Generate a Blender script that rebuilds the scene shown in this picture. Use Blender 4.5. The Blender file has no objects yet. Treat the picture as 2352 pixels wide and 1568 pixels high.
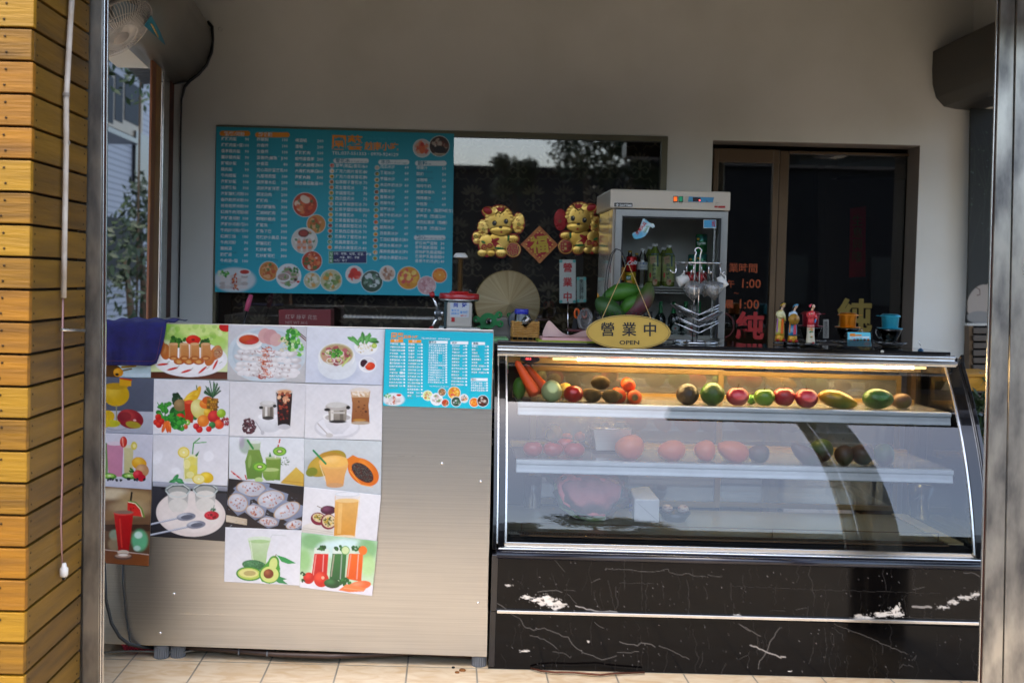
import bpy, math, random, bmesh
import numpy as np
from mathutils import Vector, Matrix, Euler
random.seed(7); np.random.seed(7)
PI=math.pi; rad=math.radians
sc=bpy.context.scene; COL=sc.collection
# ---------------------------------------------------------------- camera
F=2480.0; CZ=1.475; PITCH=.030; ROLL=.025; SHX=.062; SHY=-.0296
cam_d=bpy.data.cameras.new('camera'); cam=bpy.data.objects.new('camera',cam_d); COL.objects.link(cam)
cam.matrix_world=Matrix.Translation((0,0,CZ))@Matrix.Rotation(PI/2-PITCH,4,'X')@Matrix.Rotation(ROLL,4,'Z')
cam_d.sensor_width=36; cam_d.lens=F/2352*36; cam_d.shift_x=SHX; cam_d.shift_y=SHY
cam_d.clip_start=.05; cam_d.clip_end=2000
cam_d.dof.use_dof=True; cam_d.dof.focus_distance=4.15; cam_d.dof.aperture_fstop=2.6
sc.camera=cam
# ---------------------------------------------------------------- light
SUN_EL,SUN_AZ=68.0,-160.0     # high veiled sun over the street
w=bpy.data.worlds.new('World'); sc.world=w; w.use_nodes=True
nt=w.node_tree; bg=nt.nodes['Background']; sky=nt.nodes.new('ShaderNodeTexSky'); sky.sky_type='NISHITA'
sky.sun_disc=False; sky.sun_elevation=rad(SUN_EL); sky.sun_rotation=rad(SUN_AZ); sky.air_density=1.0; sky.dust_density=3.5; sky.ozone_density=.8
nt.links.new(sky.outputs[0],bg.inputs[0]); bg.inputs[1].default_value=.14
ld=bpy.data.lights.new('sun','SUN'); lo=bpy.data.objects.new('sun',ld); COL.objects.link(lo)
ld.energy=.5; ld.angle=rad(30); ld.color=(1,.98,.95)
d=Vector((math.sin(rad(SUN_AZ))*math.cos(rad(SUN_EL)),math.cos(rad(SUN_AZ))*math.cos(rad(SUN_EL)),math.sin(rad(SUN_EL))))
lo.rotation_euler=d.to_track_quat('Z','Y').to_euler(); lo.location=(0,10,20)
sc.view_settings.view_transform='Standard'; sc.view_settings.look='None'; sc.view_settings.exposure=2.0; sc.view_settings.gamma=1
sc.render.engine='CYCLES'
cy=sc.cycles; cy.max_bounces=9; cy.diffuse_bounces=4; cy.glossy_bounces=5; cy.transmission_bounces=8; cy.transparent_max_bounces=24; cy.use_denoising=True; cy.sample_clamp_indirect=8; cy.caustics_refractive=False; cy.caustics_reflective=False
# ---------------------------------------------------------------- picture geometry: a pixel of the photograph met with a real plane of the place
CAMR=cam.matrix_world.to_3x3(); CO=Vector((0,0,CZ))
def ray(px,py): return CAMR@Vector(((px-1176+SHX*2352)/F,(784-py+SHY*2352)/F,-1))
def P(px,py,Y): d=ray(px,py); return CO+d*(Y/d.y)
def PZ(px,py,z): d=ray(px,py); return CO+d*((z-CZ)/d.z)
def PX(px,py,X): d=ray(px,py); return CO+d*(X/d.x)
WN=dict(A1=(0,0,1.206),A2=(0,1300,1.096),A3=(840,480,2.178),A4=(1700,480,1.6683),A5=(2700,480,1.6683),A6=(400,1280,1.912),A7=(1150,1280,1.9122),
 B1=(400,1900,1.8867),B2=(1940,1300,1.6509),B3=(2900,1300,1.6505),B4=(1900,2050,2.1382),B5=(2900,2050,1.9666),B6=(3500,0,1.5688),B7=(2300,1000,3.36),
 C1=(1840,540,2.8),C2=(1700,1000,3.2667),C3=(2380,720,2.9583),C4=(3000,1150,3.36),C5=(380,0,3.92),C6=(380,2450,3.2667),C7=(1840,1280,1.704),C8=(2000,1380,3.36),
 D2=(3500,1250,5.2267),D4=(2480,1230,3.7935),P=(0,0,1/1.7415))
def wp(k,x,y): a=WN[k]; return ((a[0]+x/a[2])/1.7415,(a[1]+y/a[2])/1.7415)
def Q(k,x,y,Y): return P(*wp(k,x,y),Y)
def QS(k,Y): return Y/F/WN[k][2]/1.7415      # metres per window pixel at depth Y
# ---------------------------------------------------------------- materials
def lin(c):
    if isinstance(c,str): c=[int(c[i:i+2],16)/255 for i in (0,2,4)]
    return tuple(x/12.92 if x<=.04045 else ((x+.055)/1.055)**2.4 for x in c)
def newmat(name):
    m=bpy.data.materials.new(name); m.use_nodes=True; return m,m.node_tree,m.node_tree.nodes['Principled BSDF']
def N(nt,t,**k):
    n=nt.nodes.new(t)
    for a,b in k.items(): setattr(n,a,b)
    return n
def mat(name,col,rough=.5,metal=0,col2=None,scale=8,bump=0,bscale=60,coat=0,stretch=(1,1,1),detail=4,spec=.5,trans=0,ramp=(.35,.65),rvar=.0):
    m,nt,b=newmat(name); c=lin(col) if isinstance(col,str) else col
    b.inputs['Base Color'].default_value=(*c,1); b.inputs['Roughness'].default_value=rough; b.inputs['Metallic'].default_value=metal
    b.inputs['Coat Weight'].default_value=coat; b.inputs['Coat Roughness'].default_value=.08; b.inputs['Specular IOR Level'].default_value=spec; b.inputs['Transmission Weight'].default_value=trans
    tc=N(nt,'ShaderNodeTexCoord'); mp=N(nt,'ShaderNodeMapping'); mp.inputs['Scale'].default_value=stretch; nt.links.new(tc.outputs['Object'],mp.inputs[0])
    ns=N(nt,'ShaderNodeTexNoise'); ns.inputs['Scale'].default_value=scale; ns.inputs['Detail'].default_value=detail; nt.links.new(mp.outputs[0],ns.inputs['Vector'])
    rp=N(nt,'ShaderNodeValToRGB'); rp.color_ramp.elements[0].position=ramp[0]; rp.color_ramp.elements[1].position=ramp[1]
    c2=(lin(col2) if isinstance(col2,str) else col2) if col2 else tuple(x*.86 for x in c)
    rp.color_ramp.elements[0].color=(*c,1); rp.color_ramp.elements[1].color=(*c2,1)
    nt.links.new(ns.outputs['Fac'],rp.inputs[0]); nt.links.new(rp.outputs[0],b.inputs['Base Color'])
    if rvar:
        mr=N(nt,'ShaderNodeMapRange'); mr.inputs[3].default_value=max(0,rough-rvar); mr.inputs[4].default_value=rough+rvar
        nt.links.new(ns.outputs['Fac'],mr.inputs[0]); nt.links.new(mr.outputs[0],b.inputs['Roughness'])
    if bump:
        n2=N(nt,'ShaderNodeTexNoise'); n2.inputs['Scale'].default_value=bscale; n2.inputs['Detail'].default_value=5; nt.links.new(mp.outputs[0],n2.inputs['Vector'])
        bp=N(nt,'ShaderNodeBump'); bp.inputs['Strength'].default_value=bump; bp.inputs['Distance'].default_value=.01; nt.links.new(n2.outputs['Fac'],bp.inputs['Height']); nt.links.new(bp.outputs[0],b.inputs['Normal'])
    return m
def thin_glass(name,ior=1.5,tint=(1,1,1),rough=.0,bump=0,bs=3,haze=0):
    m=bpy.data.materials.new(name); m.use_nodes=True; nt=m.node_tree; nt.nodes.clear()
    o=N(nt,'ShaderNodeOutputMaterial'); mx=N(nt,'ShaderNodeMixShader'); t=N(nt,'ShaderNodeBsdfTransparent'); g=N(nt,'ShaderNodeBsdfGlossy'); f=N(nt,'ShaderNodeFresnel')
    t.inputs[0].default_value=(*tint,1); g.inputs['Roughness'].default_value=rough; f.inputs[0].default_value=ior
    nt.links.new(f.outputs[0],mx.inputs[0]); nt.links.new(t.outputs[0],mx.inputs[1]); nt.links.new(g.outputs[0],mx.inputs[2])
    last=mx
    if haze:
        df=N(nt,'ShaderNodeBsdfDiffuse'); m2=N(nt,'ShaderNodeMixShader'); ns2=N(nt,'ShaderNodeTexNoise'); ns2.inputs['Scale'].default_value=4; mu=N(nt,'ShaderNodeMath',operation='MULTIPLY'); mu.inputs[1].default_value=haze*2
        nt.links.new(ns2.outputs['Fac'],mu.inputs[0]); nt.links.new(mu.outputs[0],m2.inputs[0]); nt.links.new(mx.outputs[0],m2.inputs[1]); nt.links.new(df.outputs[0],m2.inputs[2]); last=m2
    nt.links.new(last.outputs[0],o.inputs[0])
    if bump:
        ns=N(nt,'ShaderNodeTexNoise'); ns.inputs['Scale'].default_value=bs; ns.inputs['Detail'].default_value=1; bp=N(nt,'ShaderNodeBump'); bp.inputs['Strength'].default_value=bump; bp.inputs['Distance'].default_value=.01
        nt.links.new(ns.outputs['Fac'],bp.inputs['Height']); nt.links.new(bp.outputs[0],g.inputs['Normal'])
    return m
def emit(name,col,s,base=None):
    m,nt,b=newmat(name); b.inputs['Base Color'].default_value=(*(base or col),1); b.inputs['Emission Color'].default_value=(*col,1); b.inputs['Emission Strength'].default_value=s
    return m
def colmat(name,rough=.4,coat=0,metal=0,bump=0):
    m,nt,b=newmat(name); a=N(nt,'ShaderNodeAttribute',attribute_name='Col'); nt.links.new(a.outputs['Color'],b.inputs['Base Color'])
    b.inputs['Roughness'].default_value=rough; b.inputs['Coat Weight'].default_value=coat; b.inputs['Coat Roughness'].default_value=.1; b.inputs['Metallic'].default_value=metal
    if bump:
        tc=N(nt,'ShaderNodeTexCoord'); n2=N(nt,'ShaderNodeTexNoise'); n2.inputs['Scale'].default_value=18; bp=N(nt,'ShaderNodeBump'); bp.inputs['Strength'].default_value=bump; bp.inputs['Distance'].default_value=.01
        nt.links.new(tc.outputs['Object'],n2.inputs['Vector']); nt.links.new(n2.outputs['Fac'],bp.inputs['Height']); nt.links.new(bp.outputs[0],b.inputs['Normal'])
    return m
# ---------------------------------------------------------------- mesh builder
ORG={}
def tag(o,label=None,cat=None,group=None,kind=None):
    for k,v in (('label',label),('category',cat),('group',group),('kind',kind)):
        if v: o[k]=v
    return o
def thing(name,label,cat,loc=(0,0,0),group=None):
    o=bpy.data.objects.new(name,None); COL.objects.link(o); o.location=loc; ORG[o.name]=Vector(loc); o.empty_display_size=.05
    return tag(o,label,cat,group)
class MB:
    def __init__(s): s.v=[]; s.f=[]; s.m=[]; s.s=[]; s.c=None
    def add(s,vs,fs,mi=0,sm=False):
        n=len(s.v); s.v+=[tuple(v) for v in vs]
        for f in fs: s.f.append(tuple(n+i for i in f)); s.m.append(mi); s.s.append(sm)
        return s
    def box(s,x0,x1,y0,y1,z0,z1,mi=0):
        return s.add([(x,y,z) for z in (z0,z1) for y in (y0,y1) for x in (x0,x1)],[(0,2,3,1),(4,5,7,6),(0,1,5,4),(2,6,7,3),(0,4,6,2),(1,3,7,5)],mi)
    def hexa(s,a,b,mi=0):   # a,b: two quads of corner points
        return s.add(list(a)+list(b),[(3,2,1,0),(4,5,6,7),(0,1,5,4),(1,2,6,5),(2,3,7,6),(3,0,4,7)],mi)
    def tube(s,pts,r,n=8,mi=0,closed=False,cap=True):
        pts=[Vector(p) for p in pts]; k=len(pts); rs=r if isinstance(r,(list,tuple)) else [r]*k; vs=[]; up=None
        for i,p in enumerate(pts):
            a=pts[i-1] if (i>0 or closed) else p; b=pts[(i+1)%k] if (i<k-1 or closed) else p
            t=(b-a); t=t.normalized() if t.length>1e-9 else Vector((0,0,1))
            if up is None: up=Vector((0,0,1)) if abs(t.z)<.9 else Vector((1,0,0))
            u=(up-t*up.dot(t)); u=u.normalized() if u.length>1e-6 else t.orthogonal().normalized(); up=u; w_=t.cross(u)
            vs+=[p+(u*math.cos(2*PI*j/n)+w_*math.sin(2*PI*j/n))*rs[i] for j in range(n)]
        fs=[]
        for i in range(k if closed else k-1):
            for j in range(n):
                A=i*n+j; B=i*n+(j+1)%n; C=((i+1)%k)*n+(j+1)%n; D=((i+1)%k)*n+j; fs.append((A,B,C,D))
        s.add(vs,fs,mi,True)
        if cap and not closed: 
            m0=len(s.v)-len(vs); s.f+= [tuple(m0+j for j in range(n))[::-1],tuple(m0+(k-1)*n+j for j in range(n))]; s.m+=[mi,mi]; s.s+=[False,False]
        return s
    def lathe(s,prof,c,n=24,mi=0,M=None,sm=True,a0=0,a1=2*PI):
        c=Vector(c); vs=[]; full=abs(a1-a0-2*PI)<1e-6; na=n if full else n+1
        for r,z in prof:
            for j in range(na):
                a=a0+(a1-a0)*j/n; p=Vector((r*math.cos(a),r*math.sin(a),z)); vs.append(c+(M@p if M else p))
        fs=[(i*na+j,i*na+(j+1)%na,(i+1)*na+(j+1)%na,(i+1)*na+j) for i in range(len(prof)-1) for j in range(n)]
        return s.add(vs,fs,mi,sm)
    def ball(s,c,r,n=20,mi=0,M=None,f=None):
        if not isinstance(r,(tuple,list)): r=(r,r,r)
        c=Vector(c); vs=[]; k=n//2
        for i in range(k+1):
            t=PI*i/k
            for j in range(n):
                a=2*PI*j/n; p=Vector((r[0]*math.sin(t)*math.cos(a),r[1]*math.sin(t)*math.sin(a),r[2]*math.cos(t)))
                if f: p=f(p)
                vs.append(c+(M@p if M else p))
        return s.add(vs,[(i*n+j,(i+1)*n+j,(i+1)*n+(j+1)%n,i*n+(j+1)%n) for i in range(k) for j in range(n)],mi,True)
    def prism(s,pts,dv,mi=0,sm=False):
        pts=[Vector(p) for p in pts]; k=len(pts); dv=Vector(dv)
        s.add(pts+[p+dv for p in pts],[tuple(range(k)),tuple(range(2*k-1,k-1,-1))]+[(i,(i+1)%k,k+(i+1)%k,k+i) for i in range(k)],mi,sm); return s
    def build(s,name,mats,parent=None,loc=None,bevel=0,fix=True,**tg):
        me=bpy.data.meshes.new(name); o=bpy.data.objects.new(name,me)
        if parent is not None: o.parent=parent; org=ORG[parent.name]; ORG[o.name]=org
        else: org=Vector(loc or (0,0,0)); o.location=org; ORG[o.name]=org
        me.from_pydata([(v[0]-org[0],v[1]-org[1],v[2]-org[2]) for v in s.v],[],s.f)
        for m in (mats if isinstance(mats,(list,tuple)) else [mats]): me.materials.append(m)
        me.polygons.foreach_set('material_index',s.m); me.polygons.foreach_set('use_smooth',s.s)
        if fix:
            bm=bmesh.new(); bm.from_mesh(me); bmesh.ops.remove_doubles(bm,verts=bm.verts,dist=1e-6); bmesh.ops.recalc_face_normals(bm,faces=bm.faces); bm.to_mesh(me); bm.free()
        me.update(); COL.objects.link(o)
        ORG[o.name]=org
        if bevel:
            b=o.modifiers.new('bevel','BEVEL'); b.width=bevel; b.segments=2; b.limit_method='ANGLE'; b.angle_limit=rad(50); b.harden_normals=False
        return tag(o,tg.get('label'),tg.get('cat'),tg.get('group'),tg.get('kind'))
def qbox(k,x0,y0,x1,y1,Y,depth,mi=0,mb=None):
    mb=mb or MB(); a=[Q(k,x0,y0,Y),Q(k,x1,y0,Y),Q(k,x1,y1,Y),Q(k,x0,y1,Y)]; d_=Vector((0,depth,0)); mb.hexa(a,[p+d_ for p in a],mi); return mb
def qprism(k,pts,Y,depth,mi=0,mb=None): 
    mb=mb or MB(); mb.prism([Q(k,x,y,Y) for x,y in pts],(0,depth,0),mi); return mb
def ellp(cx,cy,rx,ry,n=24,rot=0):
    c,s_=math.cos(rot),math.sin(rot); return [(cx+rx*math.cos(a)*c-ry*math.sin(a)*s_,cy+rx*math.cos(a)*s_+ry*math.sin(a)*c) for a in [2*PI*i/n for i in range(n)]]
# ---------------------------------------------------------------- lettering (the built-in font), many words in one mesh
_tc={}
def glyphs(txt,off=0,res=2,shear=0):
    k=(txt,off,res,shear)
    if k not in _tc:
        c=bpy.data.curves.new('t','FONT'); c.body=txt; c.resolution_u=res; c.offset=off; c.shear=shear
        o=bpy.data.objects.new('t',c); COL.objects.link(o); bpy.context.view_layer.update()
        m=o.evaluated_get(bpy.context.evaluated_depsgraph_get()).to_mesh()
        v=np.empty(len(m.vertices)*3,'f'); m.vertices.foreach_get('co',v); v=v.reshape(-1,3)[:,:2].copy()
        _tc[k]=(v,[tuple(p.vertices) for p in m.polygons]); o.to_mesh_clear(); bpy.data.objects.remove(o); bpy.data.curves.remove(c)
    return _tc[k]
def letter(mb,k,Y,x,y,h,txt,mi=0,align='l',ang=.028,off=0,res=2,shear=0,w=None,vert=False):
    """text with cap height h (window px), baseline left at x,y"""
    if vert:
        for i,ch in enumerate(txt): letter(mb,k,Y,x,y+i*vert,h,ch,mi,'c',ang,off,res,shear)
        return
    v,f=glyphs(txt,off,res,shear)
    if len(v)==0: return
    s_=h/.8 if ord(txt[0])>0x2e80 else h/.7; x0,x1=v[:,0].min(),v[:,0].max(); sx=s_
    if w: sx=w/(x1-x0)
    ox={'l':0,'r':-x1,'c':-(x0+x1)/2}[align]
    u=(v[:,0]+ox)*sx; q=-v[:,1]*s_; c_,n_=math.cos(ang),math.sin(ang)
    mb.add([Q(k,x+a*c_-b*n_,y+a*n_+b*c_,Y) for a,b in zip(u.tolist(),q.tolist())],f,mi)
# ---------------------------------------------------------------- printed pictures: a fine grid of quads with a colour per vertex
def ss(x): x=np.clip(x,0,1); return x*x*(3-2*x)
class Pic:
    def __init__(s,k,tl,tr,br,bl,Y,step=4.0,bg='ffffff',curl=0):
        s.k=k; s.Y=Y; W_=max(math.dist(tl,tr),math.dist(bl,br)); H_=max(math.dist(tl,bl),math.dist(tr,br)); s.nx=int(W_/step)+2; s.ny=int(H_/step)+2
        u,v=np.meshgrid(np.linspace(0,1,s.nx),np.linspace(0,1,s.ny)); s.u,s.v=u,v
        tl,tr,br,bl=[np.array(p,float) for p in (tl,tr,br,bl)]
        q=(1-u)[...,None]*(1-v)[...,None]*tl+u[...,None]*(1-v)[...,None]*tr+u[...,None]*v[...,None]*br+(1-u)[...,None]*v[...,None]*bl
        s.X,s.Yc=q[...,0],q[...,1]; s.C=np.zeros(s.X.shape+(3,))+np.array(lin(bg)); s.soft=step*.9; s.dy=np.zeros(s.X.shape); s.tl,s.tr,s.br,s.bl=tl,tr,br,bl
    def mixm(s,m,col,a=1):
        col=np.array(lin(col) if isinstance(col,str) else col); s.C+= (m*a)[...,None]*(col-s.C)
    def grad(s,top,bot,ax='v'):
        t=(s.v if ax=='v' else s.u)[...,None]; s.C=(1-t)*np.array(lin(top))+t*np.array(lin(bot)); return s
    def e(s,cx,cy,rx,ry,col,rot=0,hi=None,a=1,soft=None,lo=None):
        R=max(rx,ry)*1.3+12; sl=(np.abs(s.X-cx)<R)&(np.abs(s.Yc-cy)<R)
        if not sl.any(): return s
        X,Y=s.X[sl]-cx,s.Yc[sl]-cy; c,n=math.cos(rot),math.sin(rot); x,y=X*c+Y*n,-X*n+Y*c
        d_=np.sqrt((x/rx)**2+(y/ry)**2); so=(soft or s.soft)/min(rx,ry); m=ss((1-d_)/so+.5)*a
        col_=np.zeros((len(x),3))+np.array(lin(col))
        if hi: t=ss(1-np.hypot(x/rx+.3,y/ry+.35)/1.0)[:,None]; col_=col_*(1-t)+np.array(lin(hi))*t
        if lo: t=ss((d_-.45)/.6)[:,None]; col_=col_*(1-t)+np.array(lin(lo))*t
        s.C[sl]+=m[:,None]*(col_-s.C[sl]); return s
    def p(s,pts,col,col2=None,a=1,ax=1):
        pts=np.array(pts,float); lo_,hi_=pts.min(0)-8,pts.max(0)+8; sl=(s.X>lo_[0])&(s.X<hi_[0])&(s.Yc>lo_[1])&(s.Yc<hi_[1])
        if not sl.any(): return s
        x,y=s.X[sl],s.Yc[sl]; ins=np.zeros(len(x),bool); dm=np.full(len(x),1e9)
        for i in range(len(pts)):
            x1,y1=pts[i-1]; x2,y2=pts[i]
            with np.errstate(divide='ignore',invalid='ignore'): ins^=((y1>y)!=(y2>y))&(x<(x2-x1)*(y-y1)/(y2-y1+1e-12)+x1)
            L=(x2-x1)**2+(y2-y1)**2+1e-9; t=np.clip(((x-x1)*(x2-x1)+(y-y1)*(y2-y1))/L,0,1); dm=np.minimum(dm,np.hypot(x-x1-t*(x2-x1),y-y1-t*(y2-y1)))
        m=ss(np.where(ins,dm,-dm)/s.soft+.5)*a; c=np.array(lin(col))
        if col2: 
            q=(s.Yc[sl]-lo_[1])/(hi_[1]-lo_[1]) if ax else (s.X[sl]-lo_[0])/(hi_[0]-lo_[0]); c=(1-q)[:,None]*c+q[:,None]*np.array(lin(col2))
        s.C[sl]+=m[:,None]*(c-s.C[sl]); return s
    def r(s,x0,y0,x1,y1,col,col2=None,a=1,ax=1): return s.p([(x0,y0),(x1,y0),(x1,y1),(x0,y1)],col,col2,a,ax)
    def l(s,pts,w_,col,a=1):
        pts=np.array(pts,float); lo_,hi_=pts.min(0)-w_-8,pts.max(0)+w_+8; sl=(s.X>lo_[0])&(s.X<hi_[0])&(s.Yc>lo_[1])&(s.Yc<hi_[1])
        if not sl.any(): return s
        x,y=s.X[sl],s.Yc[sl]; dm=np.full(len(x),1e9)
        for i in range(1,len(pts)):
            x1,y1=pts[i-1]; x2,y2=pts[i]; L=(x2-x1)**2+(y2-y1)**2+1e-9; t=np.clip(((x-x1)*(x2-x1)+(y-y1)*(y2-y1))/L,0,1); dm=np.minimum(dm,np.hypot(x-x1-t*(x2-x1),y-y1-t*(y2-y1)))
        m=ss((w_/2-dm)/s.soft+.5)*a*min(1,w_/s.soft+.2); s.C[sl]+=m[:,None]*(np.array(lin(col))-s.C[sl]); return s
    def sc(s,n,cx,cy,rx,ry,rs,cols,rot=0,el=.6,a=1,hi=None):
        for i in range(n):
            t=random.random()**.5; g=random.random()*2*PI; x,y=rx*t*math.cos(g),ry*t*math.sin(g); r_=random.uniform(*rs)
            s.e(cx+x*math.cos(rot)-y*math.sin(rot),cy+x*math.sin(rot)+y*math.cos(rot),r_,r_*random.uniform(el,1),random.choice(cols),random.random()*PI,a=a,hi=hi)
        return s
    def noise(s,amp=.03,sc_=30):
        h=np.zeros(s.X.shape)
        for q in (sc_,sc_/2.3,sc_/5):
            ph=np.random.rand(4)*6; h+=np.sin(s.X/q+ph[0]+np.sin(s.Yc/q*.8+ph[1]))*np.sin(s.Yc/q*1.1+ph[2]+np.sin(s.X/q*.7+ph[3]))/3
        s.C*=(1+h*amp*2)[...,None]; return s
    def build(s,name,m,parent=None,thick=.0006,back=None,**tg):
        Y=s.Y; cs=[]
        # corners are exact in the plane; bilinear interpolation in between keeps the sheet flat
        c=[np.array(Q(s.k,*p,Y)) for p in (s.tl,s.tr,s.br,s.bl)]; u,v=s.u[...,None],s.v[...,None]
        V=(1-u)*(1-v)*c[0]+u*(1-v)*c[1]+u*v*c[2]+(1-u)*v*c[3]; V[...,1]-=s.dy; nx,ny=s.nx,s.ny
        org=np.array(ORG[parent.name]) if parent is not None else c[3]; V=(V-org).reshape(-1,3)
        i=np.arange(nx*ny).reshape(ny,nx); Fc=np.stack([i[:-1,:-1],i[1:,:-1],i[1:,1:],i[:-1,1:]],-1).reshape(-1,4)
        rim=np.concatenate([i[0,:],i[1:,-1],i[-1,-2::-1],i[-2:0:-1,0]]); k=len(rim); nb=len(V)
        V2=V[rim].copy(); V2[:,1]+=thick; V=np.concatenate([V,V2]); A=rim; B=np.roll(rim,-1); C_=nb+np.arange(k); D_=np.roll(C_,-1)
        Fc=np.concatenate([Fc,np.stack([A,B,D_,C_],-1)])
        me=bpy.data.meshes.new(name); me.vertices.add(len(V)); me.vertices.foreach_set('co',V.astype('f').ravel()); me.loops.add(Fc.size); me.loops.foreach_set('vertex_index',Fc.astype('i').ravel())
        me.polygons.add(len(Fc)); me.polygons.foreach_set('loop_start',np.arange(0,Fc.size,4).astype('i')); me.polygons.foreach_set('loop_total',np.full(len(Fc),4,'i')); me.update(calc_edges=True)
        cl=np.clip(s.C.reshape(-1,3),0,1); cl=np.concatenate([cl,cl[rim]]); at=me.color_attributes.new('Col','FLOAT_COLOR','POINT'); at.data.foreach_set('color',np.concatenate([cl,np.ones((len(cl),1))],1).astype('f').ravel())
        me.materials.append(m); me.polygons.foreach_set('use_smooth',np.array([1]*((nx-1)*(ny-1))+[0]*k,bool)); o=bpy.data.objects.new(name,me)
        if parent is not None: o.parent=parent; ORG[o.name]=ORG[parent.name]
        else: o.location=org; ORG[o.name]=Vector(org)
        COL.objects.link(o); ORG[o.name]=Vector(org); return tag(o,tg.get('label'),tg.get('cat'),tg.get('group'),tg.get('kind'))
# ================================================================ palette
M_wall=mat('white wall paint','e2e3dd',.42,col2='d0d1c8',scale=1.3,detail=9,ramp=(.45,.75),bump=.05,bscale=25)
M_wallR=mat('door reveal paint','8f857c',.5,scale=4)
M_ceil=mat('ceiling paint','8a8680',.6)
M_facade=mat('facade render','8d8880',.8,scale=2,bump=.2)
M_steel=mat('brushed steel',(.59,.57,.52),.30,1,col2=(.52,.50,.455),scale=3,stretch=(.6,1,60),bump=.06,bscale=14,rvar=.06)
M_colsteel=mat('weathered steel',(.46,.43,.37),.33,.85,col2=(.12,.115,.11),scale=6,stretch=(2,2,.7),detail=9,ramp=(.40,.66),rvar=.16,bump=.05,bscale=7)
M_chrome=mat('chrome',(.78,.78,.78),.12,1)
M_alu=mat('aluminium',(.72,.72,.70),.26,1,scale=30,stretch=(.1,1,1))
M_alufr=mat('anodised window frame','6d6a55',.4,.4,scale=6)
M_brownal=mat('bronze aluminium','6a5640',.38,.5,scale=5)
M_brick=mat('red brown frame paint','7a4634',.6,col2='8a5a30',scale=9,stretch=(1,1,.2))
M_rust=mat('rust brown seal','5a2c1c',.6,col2='3a1c14',scale=12)
M_black=mat('black plastic','0d0d0f',.35,scale=10)
M_blackm=mat('black metal','15161a',.3,scale=8)
M_white=mat('white plastic','e2e0da',.4)
M_dark=mat('dark void','0b0908',.9)
M_wood=mat('varnished yellow board','a66e04',.6,col2='784e04',scale=2.0,stretch=(1.0,1.0,14),detail=10,bump=.25,bscale=9,coat=.0,ramp=(.36,.68))
M_woodsd=mat('varnished board in shade tone','7c5a06',.6,col2='5e4304',scale=2.0,stretch=(1,1,12),detail=8,bump=.25,bscale=8,coat=0,ramp=(.3,.7))  # side of the same yellow boards, its shade put into the darker colour
M_wood2=mat('varnished yellow board, darker','966804',.6,col2='684602',scale=2.4,stretch=(1.0,1.0,16),detail=10,bump=.3,bscale=9,ramp=(.36,.68)); M_wood3=mat('varnished yellow board, paler','ae8010',.55,col2='8a6408',scale=1.7,stretch=(1.0,1.0,13),detail=10,bump=.3,bscale=9,ramp=(.3,.7))
M_woodsd2=mat('varnished board in shade tone, darker','6c4c04',.6,col2='4e3603',scale=2.3,stretch=(1,1,12),detail=8,bump=.25,bscale=8)
M_screw=mat('dull screw','3c2c18',.5,.7)
M_redpl=mat('red plastic','b01016',.35,coat=.3); M_bluepl=mat('blue plastic','1420a0',.35); M_greenpl=mat('green plastic','05833a',.4,coat=.2)
M_navy=mat('navy cloth','14145e',.85,col2='0e0e48',scale=20,bump=.3,bscale=160)
M_cream=mat('cream enamel','cfc8b6',.4)
M_print=colmat('printed film',.3,coat=.25,bump=.03)
M_board=colmat('printed board',.45)
M_wallpaper=colmat('damask wallpaper',.6)
M_marble=colmat('black marble',.10); M_marble.node_tree.nodes['Principled BSDF'].inputs['Specular IOR Level'].default_value=.2
M_txtw=mat('white ink','e6eef0',.5); M_txto=mat('orange ink','f0921a',.5); M_txtk=mat('black ink','0a0a0a',.5); M_txtr=mat('red ink','c01018',.45); M_txtb=mat('blue ink','1a3a9a',.5); M_txtt=mat('teal ink','0a7f9a',.5); M_txtl=mat('light blue ink','3a8fd0',.5); M_txtg=mat('green ink','1a8a3a',.5); M_txtdb=mat('dark teal ink','075a6a',.5)
M_glass=thin_glass('clear glass',1.5,(.96,.98,.96)); M_pane=thin_glass('window glass',2.1,(.86,.84,.80),.0,.02,2)
M_case=thin_glass('double display glass',1.98,(.97,.985,.98),.004,.012,2.5)
M_side=thin_glass('end glass',1.7,(.90,.93,.91))
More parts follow.
